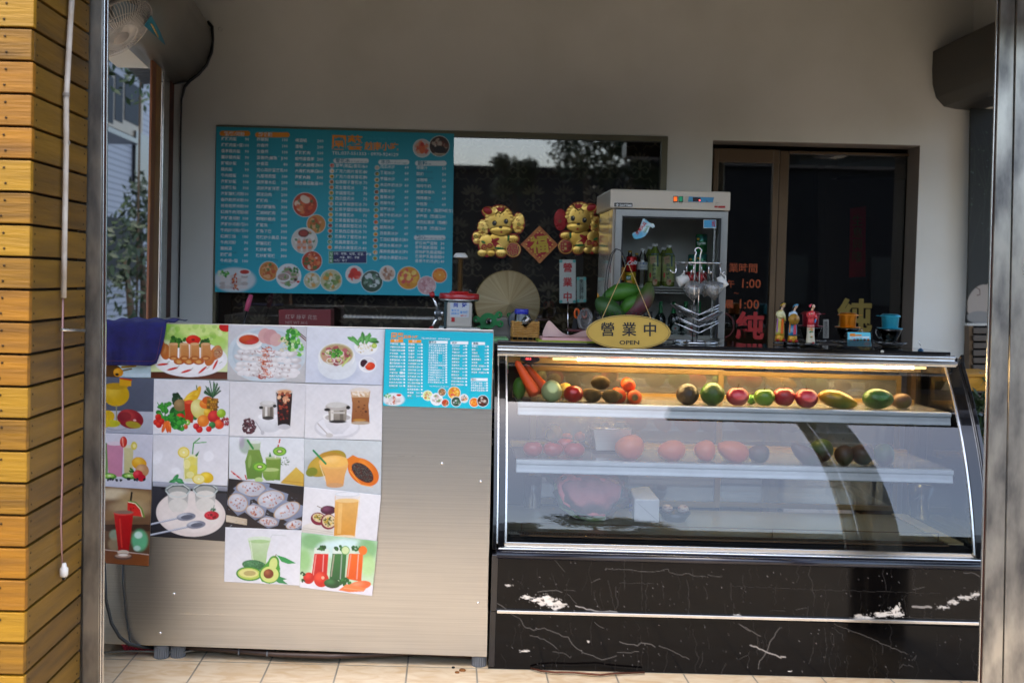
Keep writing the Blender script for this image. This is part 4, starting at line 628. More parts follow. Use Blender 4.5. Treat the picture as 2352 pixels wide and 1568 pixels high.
for i in range(40): x_,y_=random.uniform(960,1530),random.uniform(60,400); p.l([(x_,y_),(x_+random.uniform(-16,16),y_+random.uniform(-12,12))],3,random.choice(['d8e0f0','9aa8c8','4a5068']),.6)
p.p([(1390,60),(1541,85),(1536,150),(1450,130)],'1a1618').p([(973,24),(1040,32),(1000,90),(968,120)],'1a1618'); fin(p,'food_print','print of foil wrapped grilled food sprinkled with red crumbs')
p=pic('B1',(1541,85),(2121,150),(2088,496),(1520,430),'e4e3e6'); p.grad('e4e4e7','dcdbdf').p([(1530,380),(1640,340),(1760,400),(1760,450),(1520,430)],'e0dcd4','cfcac0').l([(1530,395),(1760,430)],3,'a8a298').l([(1527,410),(1760,445)],3,'b8b2a8')
p.e(1722,262,58,34,'4a1830',.0,hi='7a4460').l([(1640,232),(1680,250)],5,'6a5a2c').e(1648,328,58,48,'7a1030',.2).e(1652,320,48,32,'d8c8a0',.25).sc(34,1652,320,38,24,(4,8),['b8982c','8a8a28','4a4a1c','d8b840']).e(1724,350,60,58,'7a1030',.1).e(1728,346,50,48,'dcc8a0').sc(40,1728,346,38,36,(4,9),['b8982c','8a8a28','4a4a1c','d8b840'])
p.p([(1774,150),(1962,158),(1925,466),(1765,455)],'e0b064','d09030').e(1845,462,80,12,'e8d4b0').r(1776,140,1960,190,'e0e2e6',a=.85).e(1866,190,90,16,'ecc888').e(1868,142,93,18,'c8d0d8').e(1868,142,84,13,'e6e8ec').p([(1800,210),(1830,210),(1818,440),(1790,440)],'f0c880',a=.5).l([(1958,160),(1924,460)],4,'f0e4cc'); fin(p,'food_print','print of a tall glass of passion fruit juice beside cut passion fruit')
# row 5
p=pic('B1',(946,391),(1522,414),(1508,832),(936,803),'e0e0e4'); p.grad('dcdde2','e4e4e8').l([(1270,500),(1300,448),(1405,455)],7,'ccd0d2').p([(1116,480),(1290,480),(1262,580),(1250,690),(1150,690),(1140,580)],'c4d8b0','9cbf80').e(1202,480,88,20,'d4e2cc').e(1203,498,78,14,'a6c88c').l([(1135,500),(1160,680)],8,'e0ecd4',.7)
p.e(1162,676,90,38,'2c6a3c',.1,hi='4a8a58').sc(40,1162,676,80,30,(3,6),['1d4a2c','5c9a68'],a=.6).e(1125,742,98,54,'3c8a2c',.05).e(1125,742,86,43,'b8cc5c',.05).e(1122,738,72,32,'e0dc8c',.05).e(1130,738,46,20,'b8a868').p([(1290,620),(1335,610),(1360,700),(1350,780),(1280,818),(1220,800),(1198,750),(1225,700)],'4c9a2c').e(1280,745,80,70,'4c9a2c').e(1310,660,42,55,'4c9a2c',.2).e(1280,747,68,60,'d4de80').e(1308,668,30,48,'d0dc84',.2).e(1272,742,38,36,'7a3418',hi='a85c38')
p.l([(1320,618),(1330,596)],6,'6a5a2c').p([(1334,600),(1400,620),(1480,662),(1420,668),(1370,650)],'2c9a4c').p([(1352,760),(1412,782),(1380,790),(1420,822),(1350,812),(1330,800)],'2c8a4c'); fin(p,'food_print','print of green avocado milkshake behind cut avocados')
p=pic('B1',(1520,430),(2096,497),(2053,911),(1505,846),'b8dcb0'); p.grad('a8cca8','d0e4c0').e(1600,500,90,60,'6aa860',a=.7,soft=40).e(1720,560,90,60,'cfe8e8',a=.8,soft=40).e(1850,520,120,40,'d8f0f4',a=.8,soft=40).e(2010,560,80,80,'5ca44c',a=.6,soft=50).e(1540,640,50,90,'8ac46c',a=.7,soft=40).e(2020,680,60,80,'b8e090',a=.7,soft=40)
p.p([(1508,800),(1700,800),(2070,830),(2053,911),(1505,846)],'ece8ec','e0dce4')
for x_,c1_,c2_ in ((1668,'d8241c','c01818'),(1805,'3c7a3c','1f5a2c'),(1930,'f06a1c','e0540c')):
    p.p([(x_-48,545),(x_+58,555),(x_+44,790),(x_-82,770) if c1_=='d8241c' else (x_-70,780)],'dfe8dc',a=.7).p([(x_-50,590),(x_+56,592),(x_+42,800),(x_-74,780)],c1_,c2_).l([(x_-38,600),(x_-60,760)],9,'f4d0c8',.4).l([(x_+20,600),(x_+8,780)],8,'ffffff',.3)
    p.sc(16,x_+5,550,36,16,(7,14),['1d4a20','2c6a2c'])
p.e(1852,565,32,34,'5ca04c').e(1852,565,27,28,'d0e0a8').e(1984,566,32,34,'f07828').e(1575,775,42,44,'c81a14',.3,hi='e84030').e(1670,785,56,58,'d02414',hi='f05038').e(1682,772,12,12,'e8b090').e(1752,815,62,36,'1c4a24',.1,hi='3c7a44').sc(16,1850,800,40,30,(8,16),['1d5a24','2c7a34']).sc(10,1530,770,20,50,(6,14),['1d4a20'])
p.e(1960,830,86,34,'e86c38',-.15,hi='f49468').p([(1800,865),(1860,820),(2010,850),(1990,875),(1880,880)],'f08a50','e87a40').l([(1840,850),(1990,868)],4,'f8b080'); fin(p,'food_print','print of red, green and orange vegetable juices with tomatoes')
# corner lift marks / small menu print
p=pic('A7',(747,70),(1574,98),(1556,681),(730,655),'17bcd2')
p.grad('15b4cc','19c0d6')
def rollpic(p,x,y,s_):
    p.e(x,y,88*s_,52*s_,'dfe6ea',a=.95,soft=14*s_)
    for j in range(4):
        for t in (-50,-28,-5,20,42): p.e(x+t*s_,y+(-14+j*15)*s_,15*s_,8*s_,random.choice(['d8d0cc','c8bcb8','e8e2e0']))
    p.sc(20,x-50*s_,y-28*s_,24*s_,16*s_,(3*s_,8*s_),['2f8a2a','57b23c','dcecd0']); p.e(x+42*s_,y-32*s_,26*s_,15*s_,'f0eeee').e(x+42*s_,y-34*s_,20*s_,9*s_,'c03020')
    for i in range(20): xx,yy=x+random.gauss(0,6)*s_,y+random.uniform(-30,44)*s_; p.e(xx,yy,6*s_,3*s_,random.choice(['c8501c','a8380e','e07a3a']),random.random()*3)
rollpic(p,812,605,.95)
def disc(p,x,y,r_,kind):
    p.e(x,y,r_+4,r_+4,'eef4f4'); 
    C={'roll':('d8e8a0',['c88040','d8a060','e8e0d8','c03020']),'soup':('e8ecec',['b89090','6a9a4c','d8c8b8','c8a8a0']),'grill':('8a6a4a',['c8783c','5a3420','d8b890','3c6a2c']),'fruit':('e09820',['f0b838','d87818','e04850','f8d870']),'green':('2c4a34',['3c6a4c','1c3024','6a8a70','e0e8e8']),'papaya':('d8dcd8',['e07818','3a2018','e8b860']),'orange':('e8780e',['f49a2c','e06a08','f8b858']),'coffee':('3a2018',['1c0f0c','b8a898','d8ccc0','6a2c1c']),'kimchi':('c04018',['e0602c','a82c10','e88a4c','f0d8c0','3c6a2c']),'spring':('d8d4cc',['e8e4e0','e0906c','3c7a34','f0ece8']),'fried':('d08a40',['b86a28','e8b078','3c7a34','c85020']),'dumpl':('c8c49c',['e8e4d4','e09c38','8aa858','6a8a3c']),'tomato':('e0dcd8',['e03020','c82014','f06048']),'beans':('e4d8cc',['b88868','d8b8a0','a87050']),'pinkr':('d8a8a8',['e8c0c0','c88c90','f0d8d8']),'sundae':('c8c4c4',['e07848','d8a888','c84838'])}[kind]
    p.e(x,y,r_,r_,C[0]); p.sc(int(10+r_*.35),x,y,r_*.72,r_*.72,(max(2,r_*.10),max(3.5,r_*.26)),C[1],a=.85)
for x,y,r_,kd in ((1072,576,36,'roll'),(1140,605,44,'soup'),(1182,550,28,'grill'),(1206,632,26,'kimchi'),(1275,556,46,'fruit'),(1290,622,36,'green'),(1350,598,30,'papaya'),(1428,628,34,'orange'),(1494,618,42,'coffee')): disc(p,x,y,r_,kd)
for x0,y0,x1 in ((787,147,884),(925,151,1022)): p.r(x0,y0,x1,y0+23,'f29a1c')
for x0,y0,x1 in ((1082,158,1225),(1247,163,1383),(1410,168,1510),(1402,443,1532)): p.r(x0,y0,x1,y0+22,'f2f6f6')
def prices(p,x,y0,n,dy): 
    for i in range(n): p.e(x,y0+i*dy,7,7,'f0f6f6')
prices(p,893,182,14,24.6); prices(p,1027,186,17,24.6); prices(p,1214,192,16,18.8); prices(p,1367,197,13,24.8); prices(p,1533,202,9,24.8); prices(p,1526,480,4,18.8)
p.r(865,175,886,190,'e8ecec').e(870,402,14,10,'e8ecec'); p.C*=.86; YB=p.Y; sm=p.build('small_menu_board',M_print,label='small turquoise menu print at the top right corner of the steel counter',cat='menu print')
mt=MB(); YT=YB-.0008; a_=.03
letter(mt,'A7',YT,790,136,40,'園藝',1,'l',a_,.018); letter(mt,'A7',YT,890,137,22,'越南小吃',1,'l',a_,.02); letter(mt,'A7',YT,1024,144,12,'TEL:037-551333 · 0970-924129',0,'l',a_,.01,1)
L1='海鮮炒飯 海鮮炒河粉/炒麵 牛肉炒河粉/炒麵 烤豬肉飯 烤豬肉飯+蛋 香茅雞肉飯 薑炒雞肉飯 紅燒牛肉燴飯 雞肉飯 海鮮河粉 越南豬肉海鮮麵 生牛肉河粉 紅燒牛肉河粉 紅燒麵線'.split()
L2='炸餛飩 餛飩湯 蒸春捲 生春捲 炸春捲 涼拌春捲米粉 月亮蝦餅 涼拌青木瓜 涼拌海鮮 涼拌牛肉 生牛肉湯 洋蔥炒牛肉 空心菜炒牛肉 蔥爆牛肉 蛤蜊蒸香茅 啤酒蝦 溜蝦'.split(); P2_='100 60 100 100 100 100 100 150 150 200 100 150 150 150 150 200 200'.split()
SN='草莓(果醬)雪花冰 巧克力脆片雪花冰 巧克力香蕉雪花冰 仙草椰子雪花冰 花生雪花冰 芋頭雪花冰 西瓜雪花冰 紅豆芋頭雪花冰 抹茶芋頭珍珠雪花冰 芒果雪花冰 芒果香蕉雪花冰 芒果鳳梨雪花冰 芒果西瓜雪花冰 芒果布丁雪花冰 奇異果雪花冰 綜合水果雪花冰'.split(); SNP='60 60 70 70 70 70 70 70 70 70 70 70 70 80 80 80'.split()
SM='西瓜冰沙 番茄冰沙 芋頭冰沙 木瓜牛奶冰沙 鳳梨冰沙 香蕉冰沙 芭樂牛奶 草莓冰沙 椰子牛奶冰沙 芒果冰沙 酪梨冰沙 百香果冰沙 番茄紅蘿蔔冰沙 綜合水果冰沙 鳳梨奇異果冰沙 綜合水果鹽冰'.split(); SMP='60 60 60 60 60 60 60 60 60 60 60 60 60 60 70 200'.split()
DR='檸檬汁 酸奶 冰咖啡 咖啡牛奶 蜂蜜檸檬水 鹹檸檬汁 金桔茶 羅望子水（酸甜+花生） 舒壓茶（熱壺） 菊花紅棗茶（熱壺） 養生茶（熱壺）'.split(); DRP='50 50 50 60 60 60 60 70 200 200 200'.split()
CK='提拉米蘇蛋糕 草莓慕斯蛋糕 原味輕乳酪蛋糕 芒果輕乳酪蛋糕 香蕉牛奶冰(片)'.split(); CKP='30 30 30 30 40'.split()
def col(win,Y,x,y0,dy,h,names,prices_,xr_,mi=0,sub=None,sx=0,off=.012):
    for i,nm in enumerate(names):
        y=y0+i*dy; xo=x-(y-y0)*sx; letter(mt,win,Y,xo,y,h,nm,mi,'l',a_,off,1)
        if prices_: letter(mt,win,Y,xr_-(y-y0)*sx,y+(xr_-x)*a_,h*.95,prices_[i],mi,'r',a_,off,1)
        if sub: letter(mt,win,Y,xo,y+h*1.05,h*.5,sub[i%len(sub)],2,'l',a_,.0,1)
VN=['Cơm sườn nướng','Cơm sườn nướng trứng','Cơm gà xả ớt','Gà kho gừng','Cơm tôm gan','Cơm gà chiên','Cơm bò kho','Cơm chiên hải sản','Bánh mì thịt nướng','Bún Thái hải sản','Bún chả giò','Bún sườn nướng','Hủ tiếu bò kho (Mì)','Hủ tiếu nam vang','Hủ tiếu xào hải sản(Mì)','Hủ tiếu xào bò (Mì)','Bún riêu cua','Phở bò','Canh hoành thánh','Canh nghêu','Canh bò tái']
col('A7',YT,783,186,24.6,13,L1,'90 90 100 90 100 90 90 90 90 90 90 90 100 100'.split(),884,0,VN,.018); col('A7',YT,924,190,24.6,13,L2,P2_,1018,0,VN[3:],.022); col('A7',YT,1080,198,18.8,12,SN,SNP,1204,0,None,.022); col('A7',YT,1258,202,24.6,12,SM[:7]+SM[8:11]+SM[12:14]+SM[15:],'60 60 60 60 60 60 60 60 60 60 60 60 200'.split(),1357,0,VN[5:],.02); col('A7',YT,1410,206,24.8,12,DR[:5]+DR[6:7]+DR[8:],'50 50 50 60 60 60 200 200 200'.split(),1524,0,VN[9:],.02); col('A7',YT,1402,485,18.8,12,CK[:4],CKP[:4],1516,0,None,.02)
for x,y,t in ((835,164,'熱食'),(973,168,'熱食')): letter(mt,'A7',YT,x,y+1,15,t,0,'c',a_,.02,1)
for x,y,t in ((1110,176,'雪花冰'),(1275,181,'冰沙'),(1440,186,'飲料'),(1425,461,'點心')): letter(mt,'A7',YT,x,y,16,t,3,'c',a_,.015,1)
letter(mt,'A7',YT,1085,508,9,'大豆·珍珠·仙草·紅豆·綠豆·薏仁',0,'l',a_,0,1)
mt.build('lettering',[M_txtw,M_txto,mat('olive ink','8aa03a',.5),M_txtdb],sm)
# ================================================================ the large menu board on the window
mn=Pic('A3',(55,58),(2127,120),(2107,1535),(42,1498),YW-.02,4.6,'0f93ad'); mn.grad('129cb4','18b2ca')
X_=mn
rollpic(X_,215,1392,2.05)
for x,y,r_,kd in ((828,737,104,'kimchi'),(925,905,80,'fried'),(823,1050,110,'spring'),(888,1228,86,'kimchi'),(512,1315,82,'fried'),(685,1360,106,'soup'),(890,1398,70,'dumpl'),(1055,1395,92,'dumpl'),(1258,1345,74,'tomato'),(1410,1405,92,'green'),(1545,1336,66,'beans'),(1730,1375,98,'fruit'),(1888,1440,78,'pinkr'),(2000,1353,62,'orange'),(1848,246,76,'sundae'),(1998,228,86,'coffee')): disc(X_,x,y,r_,kd)
X_.e(828,690,46,30,'f0d8c4',.6).e(815,985,46,34,'6a2418').e(815,985,36,24,'a84030')
for x_ in (775,822,870): X_.e(x_,1090,20,62,'d8b0a0',a=.8).e(x_,1060,16,12,'e88a60').e(x_,1110,16,12,'e88a60')
X_.e(640,1370,62,40,'f0f0ee').e(640,1366,52,32,'b0988c').sc(10,640,1364,38,20,(4,9),['5a9a3c','c8a8a0']).sc(12,730,1310,44,22,(6,14),['3f8a38','2c6a2a']).e(745,1390,14,12,'4a1c1c').e(768,1408,14,10,'e02c14').e(2000,1353,40,40,'f49a20').e(2002,1348,8,8,'fcd080'); X_.e(1848,250,26,44,'d8683c').e(1848,212,16,18,'c83a2c').e(1998,258,50,34,'14090a').r(1945,290,2050,306,'c8b8a0',a=.7).e(1255,1310,30,24,'e03020').e(1280,1335,24,22,'e03020').e(1235,1345,24,22,'d02818')
for k in range(9): a=k*.7; X_.l([(1888,1440),(1888+math.cos(a)*60,1440+math.sin(a)*60)],5,'c0646c',.5)
for x0,y0,x1 in ((92,96,342),(402,108,686)): X_.r(x0+12,y0,x1-12,y0+44,'ee9416').e(x0+14,y0+22,22,22,'ee9416').e(x1-14,y0+22,22,22,'ee9416')
for x0,y0,x1 in ((1076,334,1382),(1468,346,1736),(1788,356,2060),(1778,1002,2050)): X_.r(x0+16,y0,x1-16,y0+42,'e4ecee').e(x0+20,y0+21,21,21,'e4ecee').e(x1-20,y0+21,21,21,'e4ecee')
X_.r(1034,1140,1366,1248,'b8d8d8').r(1038,1144,1362,1244,'1c2060').r(1038,1144,1072,1244,'3c9a3c')
FC=['d83a2c','3a2418','d8a01c','c8b8a8','c88a50','e8e0d8','3c8a3c','6a2c1c','3c5a3c','e0a020','e8b828','e08a20','e0701c','d8b050','7aa03c','c8783c']
for i in range(16): 
    for (cx,cy) in ((1064-i*1.4,396+i*47.4),(1456-i*1.2,415+i*52.6)): X_.e(cx,cy,21,20,'e0ecec').e(cx,cy,17,16,FC[(i*5+(cx>1200)*3)%16]).e(cx+4,cy+3,8,7,FC[(i*7+3)%16])
X_.C*=.9
YM=X_.Y; bd=X_.build('menu_board',M_board,thick=.006,label='large turquoise menu board with round food pictures fixed over the shop window',cat='menu board')
mt=MB(); YT=YM-.0012; a_=.03
letter(mt,'A3',YT,1054,244,110,'園',1,'l',a_,.022); letter(mt,'A3',YT,1192,248,110,'藝',1,'l',a_,.018); letter(mt,'A3',YT,1344,256,62,'越南小吃',1,'l',a_,.018,w=296); letter(mt,'A3',YT,1342,170,26,'Quán Ăn Ngon Sài Gòn',5,'l',a_,.0,w=300); letter(mt,'A3',YT,1062,300,27,'TEL:037-551333 · 0970-924129',0,'l',a_,.008,w=578)
c1='烤豬肉飯 烤豬肉飯+蛋 香茅雞肉飯 薑炒雞肉飯 鮮蝦炒飯 雞肉飯 牛肉燴飯 海鮮炒飯 法國麵包 海鮮酸辣河粉 春捲乾拌米粉 排骨乾拌米粉 紅燒牛肉河粉/麵 海鮮湯河粉 海鮮炒河粉/麵 牛肉炒河粉/麵 紅燒麵線 牛肉河粉 餛飩湯 奶粥湯 牛肉湯+蛋'.split()
c2_='炸餛飩 炸春捲 生春捲 蒸春捲(鹹魚醬) 炒青菜 空心菜炒豆腐乳 九層塔煎蛋 涼拌青木瓜 涼拌海鮮洋蔥 蒜泥白肉 烤豬肉 越式糖醋魚 黑胡椒豬肉 咖哩炒雞肉 烤魷魚 烤魚下巴 花枝炒小黃瓜 糖醋花枝 辣炒鮮蝦 辣炒鮮花枝'.split()
c3_='啤酒蝦 溜蝦 烤豬豬肉 蛤蜊蒸香茅 酸辣火鍋蝦子 大骨豬肉南瓜 海鮮火鍋 綜合香菇雞湯'.split()
col('A3',YT,98,175,53,27,c1,'90 100 90 90 90 90 100 100 100 100 100 100 100 100 100 100 100 90 60 60 100'.split(),340,0,VN,.009,off=.016)
col('A3',YT,408,180,53.2,27,c2_,'100 100 100 100 80 100 100 200 200 200 300 300 300 300 300 300 300 300 300 300'.split(),678,0,VN[::-1],.009,off=.016)
col('A3',YT,742,190,53,27,c3_,'200 200 300 200 400 400 500 500'.split(),988,0,VN[4:],.01,off=.016)
col('A3',YT,1092,410,47.5,27,SN,SNP,1372,0,None,.011,off=.012); col('A3',YT,1482,418,52.6,26,SM,SMP,1730,0,VN[2:],.008,off=.012); col('A3',YT,1798,428,52.4,26,DR,DRP,2056,0,VN[7:],.006,off=.012); col('A3',YT,1786,1082,39,26,CK,CKP,2042,0,None,.004,off=.012)
letter(mt,'A3',YT,120,135,32,'飯/麵/河粉',0,'l',a_,.02); letter(mt,'A3',YT,422,140,32,'熱食類',0,'l',a_,.02)
for x,y,t,u,sub in ((1092,368,'雪花冰',1208,'Kem tuyết trái cây'),(1486,378,'冰沙',1558,'Sinh tố nước ngọt'),(1808,390,'飲料',1888,'Cafe'),(1796,1036,'點心',1866,'bánh phô mai & đậu đường')): letter(mt,'A3',YT,x,y,33,t,3,'l',a_,.015); letter(mt,'A3',YT,u,y,15,sub,3,'l',a_,0,1)
for i,t in enumerate('加料區'): letter(mt,'A3',YT,1055,1176+i*30,22,t,0,'c',0,.01,1)
for x,y,t in ((1080,1172,'5元：珍珠、仙草、紅豆、綠豆'),(1130,1203,'大豆、薏仁、芋頭'),(1076,1230,'10元：布丁')): letter(mt,'A3',YT,x,y,17,t,0,'l',.02,.012,1)
mt.build('lettering',[M_txtw,M_txto,mat('faded dark ink','0a5a70',.5),M_txtt,mat('pale outline ink','e8d8b0',.5),mat('pale teal ink','2fa8c0',.5)],bd)
# navy cloth
nv=thing('navy_cloth','navy blue cloth draped over the left end of the steel counter','cloth',(P(300,740,YC).x,YC,1.3))
mb=MB(); nx,ny=40,26; vs=[]
top=lambda u:(236+u*146,738.5+u*3.5)
for j in range(ny+1):
    for i in range(nx+1):
        u,v=i/nx,j/ny; xt,yt_=top(u); xb_,yb_=236+u*124,838+u*1.5; 
        if u>.9: yb_-= (u-.9)*10*6
        px_=xt+(xb_-xt)*v**1.6; py_=yt_+(yb_-yt_)*v; Y=YC-.016-.010*math.sin(u*9+v*2)*v-.012*math.sin(PI*min(1,v*2.0))*.5+.006*math.sin(u*23+1)*v
        if v<.06: Y+=.012*(1-v/.06)
        vs.append(P(px_,py_,Y))
W0=nx+1; fs=[(j*W0+i,(j+1)*W0+i,(j+1)*W0+i+1,j*W0+i+1) for j in range(ny) for i in range(nx)]
n0=len(vs); 
for j in range(1,12):
    for i in range(nx+1): a=vs[i]; vs.append(Vector((a.x,a.y+.03*j,a.z+.004*math.sin(i*.5+j))))
for j in range(0,11):
    r0=(lambda i:i) if j==0 else (lambda i,j=j:n0+(j-1)*W0+i)
    r1=lambda i,j=j:n0+j*W0+i
    fs+=[(r0(i),r0(i+1),r1(i+1),r1(i)) for i in range(nx)]
mb.add(vs,fs,0,True); o=mb.build('fabric',M_navy,nv); sm_=o.modifiers.new('thickness','SOLIDIFY'); sm_.thickness=.003
mb=MB(); mb.tube([P(x,y,YC-.036) for x,y in ((243,828),(300,829),(352,829.5),(359,824),(366,790),(373,750))],.0008,5); mb.build('hem_stitch',mat('dark red thread','5a1c3c',.8),nv)
# ================================================================ refrigerated display case
X0,X1=.215,2.045; GA=1.558; th0=math.radians(9.3)
def gy(z): s_=math.sin(th0)+(z-.475)/GA; return 4.080+GA*(math.cos(th0)-math.sqrt(1-s_*s_))
ZG0,ZG1=.475,1.172
dc=thing('display_case','long curved glass refrigerated display case with a black marble base, full of fruit','display case',((X0+X1)/2,4.1,0))
zT=P(1700,797,4.37).z     # top of the slab
def vz(x,y,Y): return P(x,y,Y).z
# --- marble plates, veins painted as the stone's own pattern
def marble(Y,k,pts,name,seed,veins,blobs,th=.02):
    m_=Pic('P',*pts,Y,1.8,'080707'); random.seed(seed)
    x0,x1=pts[0][0],pts[1][0]; y0,y1=pts[0][1],pts[3][1]
    for i in range(70):
        x=random.uniform(x0,x1); y=random.uniform(y0,y1+40); L=[(x,y)]
        for j in range(random.randint(3,8)): x+=random.uniform(-5,5); y+=random.uniform(5,14); L.append((x,y))
        m_.l(L,1.1,random.choice(['3a3634','2c2826','4a4644']),random.uniform(.2,.6))
    for i in range(150): x=random.uniform(x0,x1); y=random.uniform(y0,y1+30); m_.e(x,y,random.uniform(.6,2.0),random.uniform(.6,1.2),random.choice(['6a6460','4a4644','8a8480']),random.random()*3,a=.5,soft=1)
    for L,w_,a in veins:
        P_=[]
        for (xa,ya),(xb,yb) in zip(L[:-1],L[1:]):
            n=max(1,int(math.hypot(xb-xa,yb-ya)/7))
            for t in range(n): P_.append((xa+(xb-xa)*t/n+random.uniform(-1.2,1.2),ya+(yb-ya)*t/n+random.uniform(-1.6,1.6)))
        P_.append(L[-1]); m_.l(P_,w_*.8,'a8a098' if w_>2.5 else '6c6762',a*.75)
    for x,y,rx,ry,n in blobs:
        def jag(cx,cy,a_,b_,k=26): 
            f1,f2=random.random()*6,random.random()*6; return [(cx+a_*(1+.28*math.sin(3*g+f1)+.22*math.sin(7*g+f2)+random.uniform(-.10,.10))*math.cos(g),cy+b_*(1+.25*math.sin(2*g+f2)+.25*math.sin(6*g+f1)+random.uniform(-.12,.12))*math.sin(g)) for g in [2*PI*i/k for i in range(k)]]
        m_.p(jag(x,y,rx*.72,ry*.62),'cfc7bc')
        for i in range(max(2,n//9)): m_.p(jag(x+random.gauss(0,rx*.55),y+random.gauss(0,ry*.4),rx*random.uniform(.12,.34),ry*random.uniform(.15,.4),16),random.choice(['cfc7bc','b8b0a4','d8d0c6']))
        for i in range(max(1,n//14)): m_.p(jag(x+random.gauss(0,rx*.35),y+random.gauss(0,ry*.3),rx*random.uniform(.05,.14),ry*random.uniform(.1,.22),12),'1a1614',a=.85)
        m_.sc(n//2,x,y,rx*1.3,ry*1.3,(.8,1.8),['9a948c','c8c0b8'],a=.6)
    m_.C*=.55 if False else 1
    random.seed(seed+99); return m_.build(name,M_marble,dc,thick=th)
v4=lambda L:[wp('B4',x,y) for x,y in L]; v5=lambda L:[wp('B5',x,y) for x,y in L]
marble(4.048,'P',[(1130,1277),(2275,1308),(2272,1440),(1128,1398)],'upper_marble',3,
 [(v4([(680,400),(765,500)]),1.2,.6),(v4([(160,765),(230,790),(265,820)]),2,.8),(v4([(540,680),(640,660),(720,665),(745,680)]),1.8,.9),(v4([(760,660),(860,668)]),1.2,.7),(v4([(790,690),(870,775)]),1.2,.7),(v4([(865,790),(960,825),(1060,840),(1215,848)]),3.2,.9),(v4([(1120,478),(1280,482),(1510,502),(1560,495),(1650,485),(1665,512),(1770,526),(1830,515),(1880,540),(1975,545)]),1.4,.75),(v4([(1990,530),(2110,542)]),1.4,.7),(v4([(1240,598),(1530,602)]),1.0,.5),(v4([(1015,585),(1040,570),(1070,562)]),1.6,.8),(v4([(1425,420),(1430,830)]),1.0,.3),(v4([(1275,420),(1280,650)]),1.0,.3),(v5([(1480,600),(1570,582)]),1.4,.8),(v5([(1480,735),(1620,742)]),6,.95),(v5([(1880,465),(1960,480),(2010,505)]),2,.8),(v5([(40,575),(640,600),(1100,615),(1700,635)]),.9,.35),(v5([(1400,825),(2000,840)]),1.1,.5),(v5([(350,768),(470,770)]),1.,.4),(v5([(560,760),(640,748)]),1.4,.6)],
 [(*wp('B4',600,750),30,14,46),(*wp('B4',700,790),26,13,44),(*wp('B4',440,720),16,6,12),(*wp('B4',2240,876),12,3.5,12),(*wp('B5',1090,825),30,6.5,44),(*wp('B5',1240,800),26,7,26),(*wp('B5',1350,770),13,15,40),(*wp('B5',1370,800),15,8,18),(*wp('B5',1715,740),15,5,22),(*wp('B5',1800,700),16,7,20),(*wp('B5',1900,665),22,6,36),(*wp('B5',1975,640),14,6,26),(*wp('B4',285,620),8,3,6)])
marble(4.062,'P',[(1126,1403),(2275,1440),(2272,1578),(1121,1538)],'lower_marble',5,
 [(v4([(320,870),(380,900),(430,980),(500,1000),(590,985),(690,1030),(800,1065),(850,1140),(930,1195),(1090,1255),(1140,1245),(1210,1220)]),2.0,.75),(v4([(470,1045),(560,1070),(640,1110),(700,1160)]),1.8,.7),(v4([(665,1185),(770,1200),(815,1240)]),1.5,.6),(v4([(1020,935),(1070,970),(1100,985)]),1.8,.7),(v4([(1240,1105),(1300,1125),(1390,1130),(1420,1105),(1510,1125),(1540,1145)]),2.4,.85),(v4([(1575,1140),(1640,1160),(1720,1200),(1830,1250)]),1.8,.7),(v4([(1215,1190),(1300,1195),(1400,1185)]),1.8,.7),(v4([(2260,950),(2352,1010)]),2.0,.8),(v5([(120,875),(280,968)]),2.0,.8),(v5([(430,895),(400,950),(355,1020),(335,1085),(270,1165),(262,1225)]),2.4,.8),(v5([(200,1035),(270,1068),(340,1100),(400,1118),(440,1140)]),3.2,.95),(v5([(440,1132),(475,1133)]),4,.95),(v5([(860,875),(1000,930),(1100,965),(1200,1010),(1340,1070),(1430,1108)]),1.6,.7),(v5([(1490,1160),(1500,1120),(1470,1160)]),1.4,.5),(v5([(840,900),(920,950),(930,1000)]),1.2,.4),(v5([(1370,1215),(1400,1190),(1480,1210)]),1.4,.6),(v5([(660,1180),(690,1100),(700,970)]),1.,.5),(v5([(780,1180),(800,1060),(780,900)]),1.,.4),(v5([(110,1150),(175,1120)]),1.2,.5)],
 [(*wp('B4',435,1180),14,3,8),(*wp('B4',970,1100),2.5,4,4),(*wp('B5',510,1245),5,1.6,4)])
M_mb=mat('black stone','0b0a0c',.14,col2='141216',scale=14,coat=.3); M_mbrail=mat('black stone rail','101018',.2,col2='20202a',scale=9,coat=.3)
mb=MB(); 
def zx(y_l,Y): return P(1130,y_l,Y).z
za1,za2=zx(1265,4.05),zx(1282,4.05); r_=(za1-za2)/2; zc=(za1+za2)/2; mb.tube([(X0-.01,4.052,zc),(X1+.02,4.052,zc)],r_,18); mb.box(X0-.012,X1+.02,4.064,4.10,zc-r_*.9,zc+r_*.98); mb.build('bullnose_rail',M_mbrail,dc)
for q_ in ((X0-.028,X0-.004,4.042,4.75,zx(1400,4.06),za1-.01),(X0-.03,X0-.006,4.058,4.75,.006,zx(1401,4.06)),(X1+.004,X1+.03,4.055,4.75,.006,za1-.01)): mb=MB(); mb.box(*q_); mb.build('side_slab',M_mb,dc,bevel=.004)
mb=MB(); mb.box(X0-.004,X1+.004,4.034,4.062,zx(1404.5,4.05),zx(1397.5,4.05)); mb.build('trim_strip',mat('satin strip',(.78,.76,.72),.28,1),dc,bevel=.0015)
mb=MB(); mb.box(X0,X1,4.09,4.74,.03,.40); mb.build('machine_housing',M_blackm,dc)
mb=MB(); zs=zx(1257,4.07); mb.box(X0-.004,X1+.01,4.070,4.112,za1+.0008,zs); mb.box(X0,X1,4.088,4.112,zs+.0005,ZG0+.004); mb.build('sill',M_alu,dc,bevel=.003)
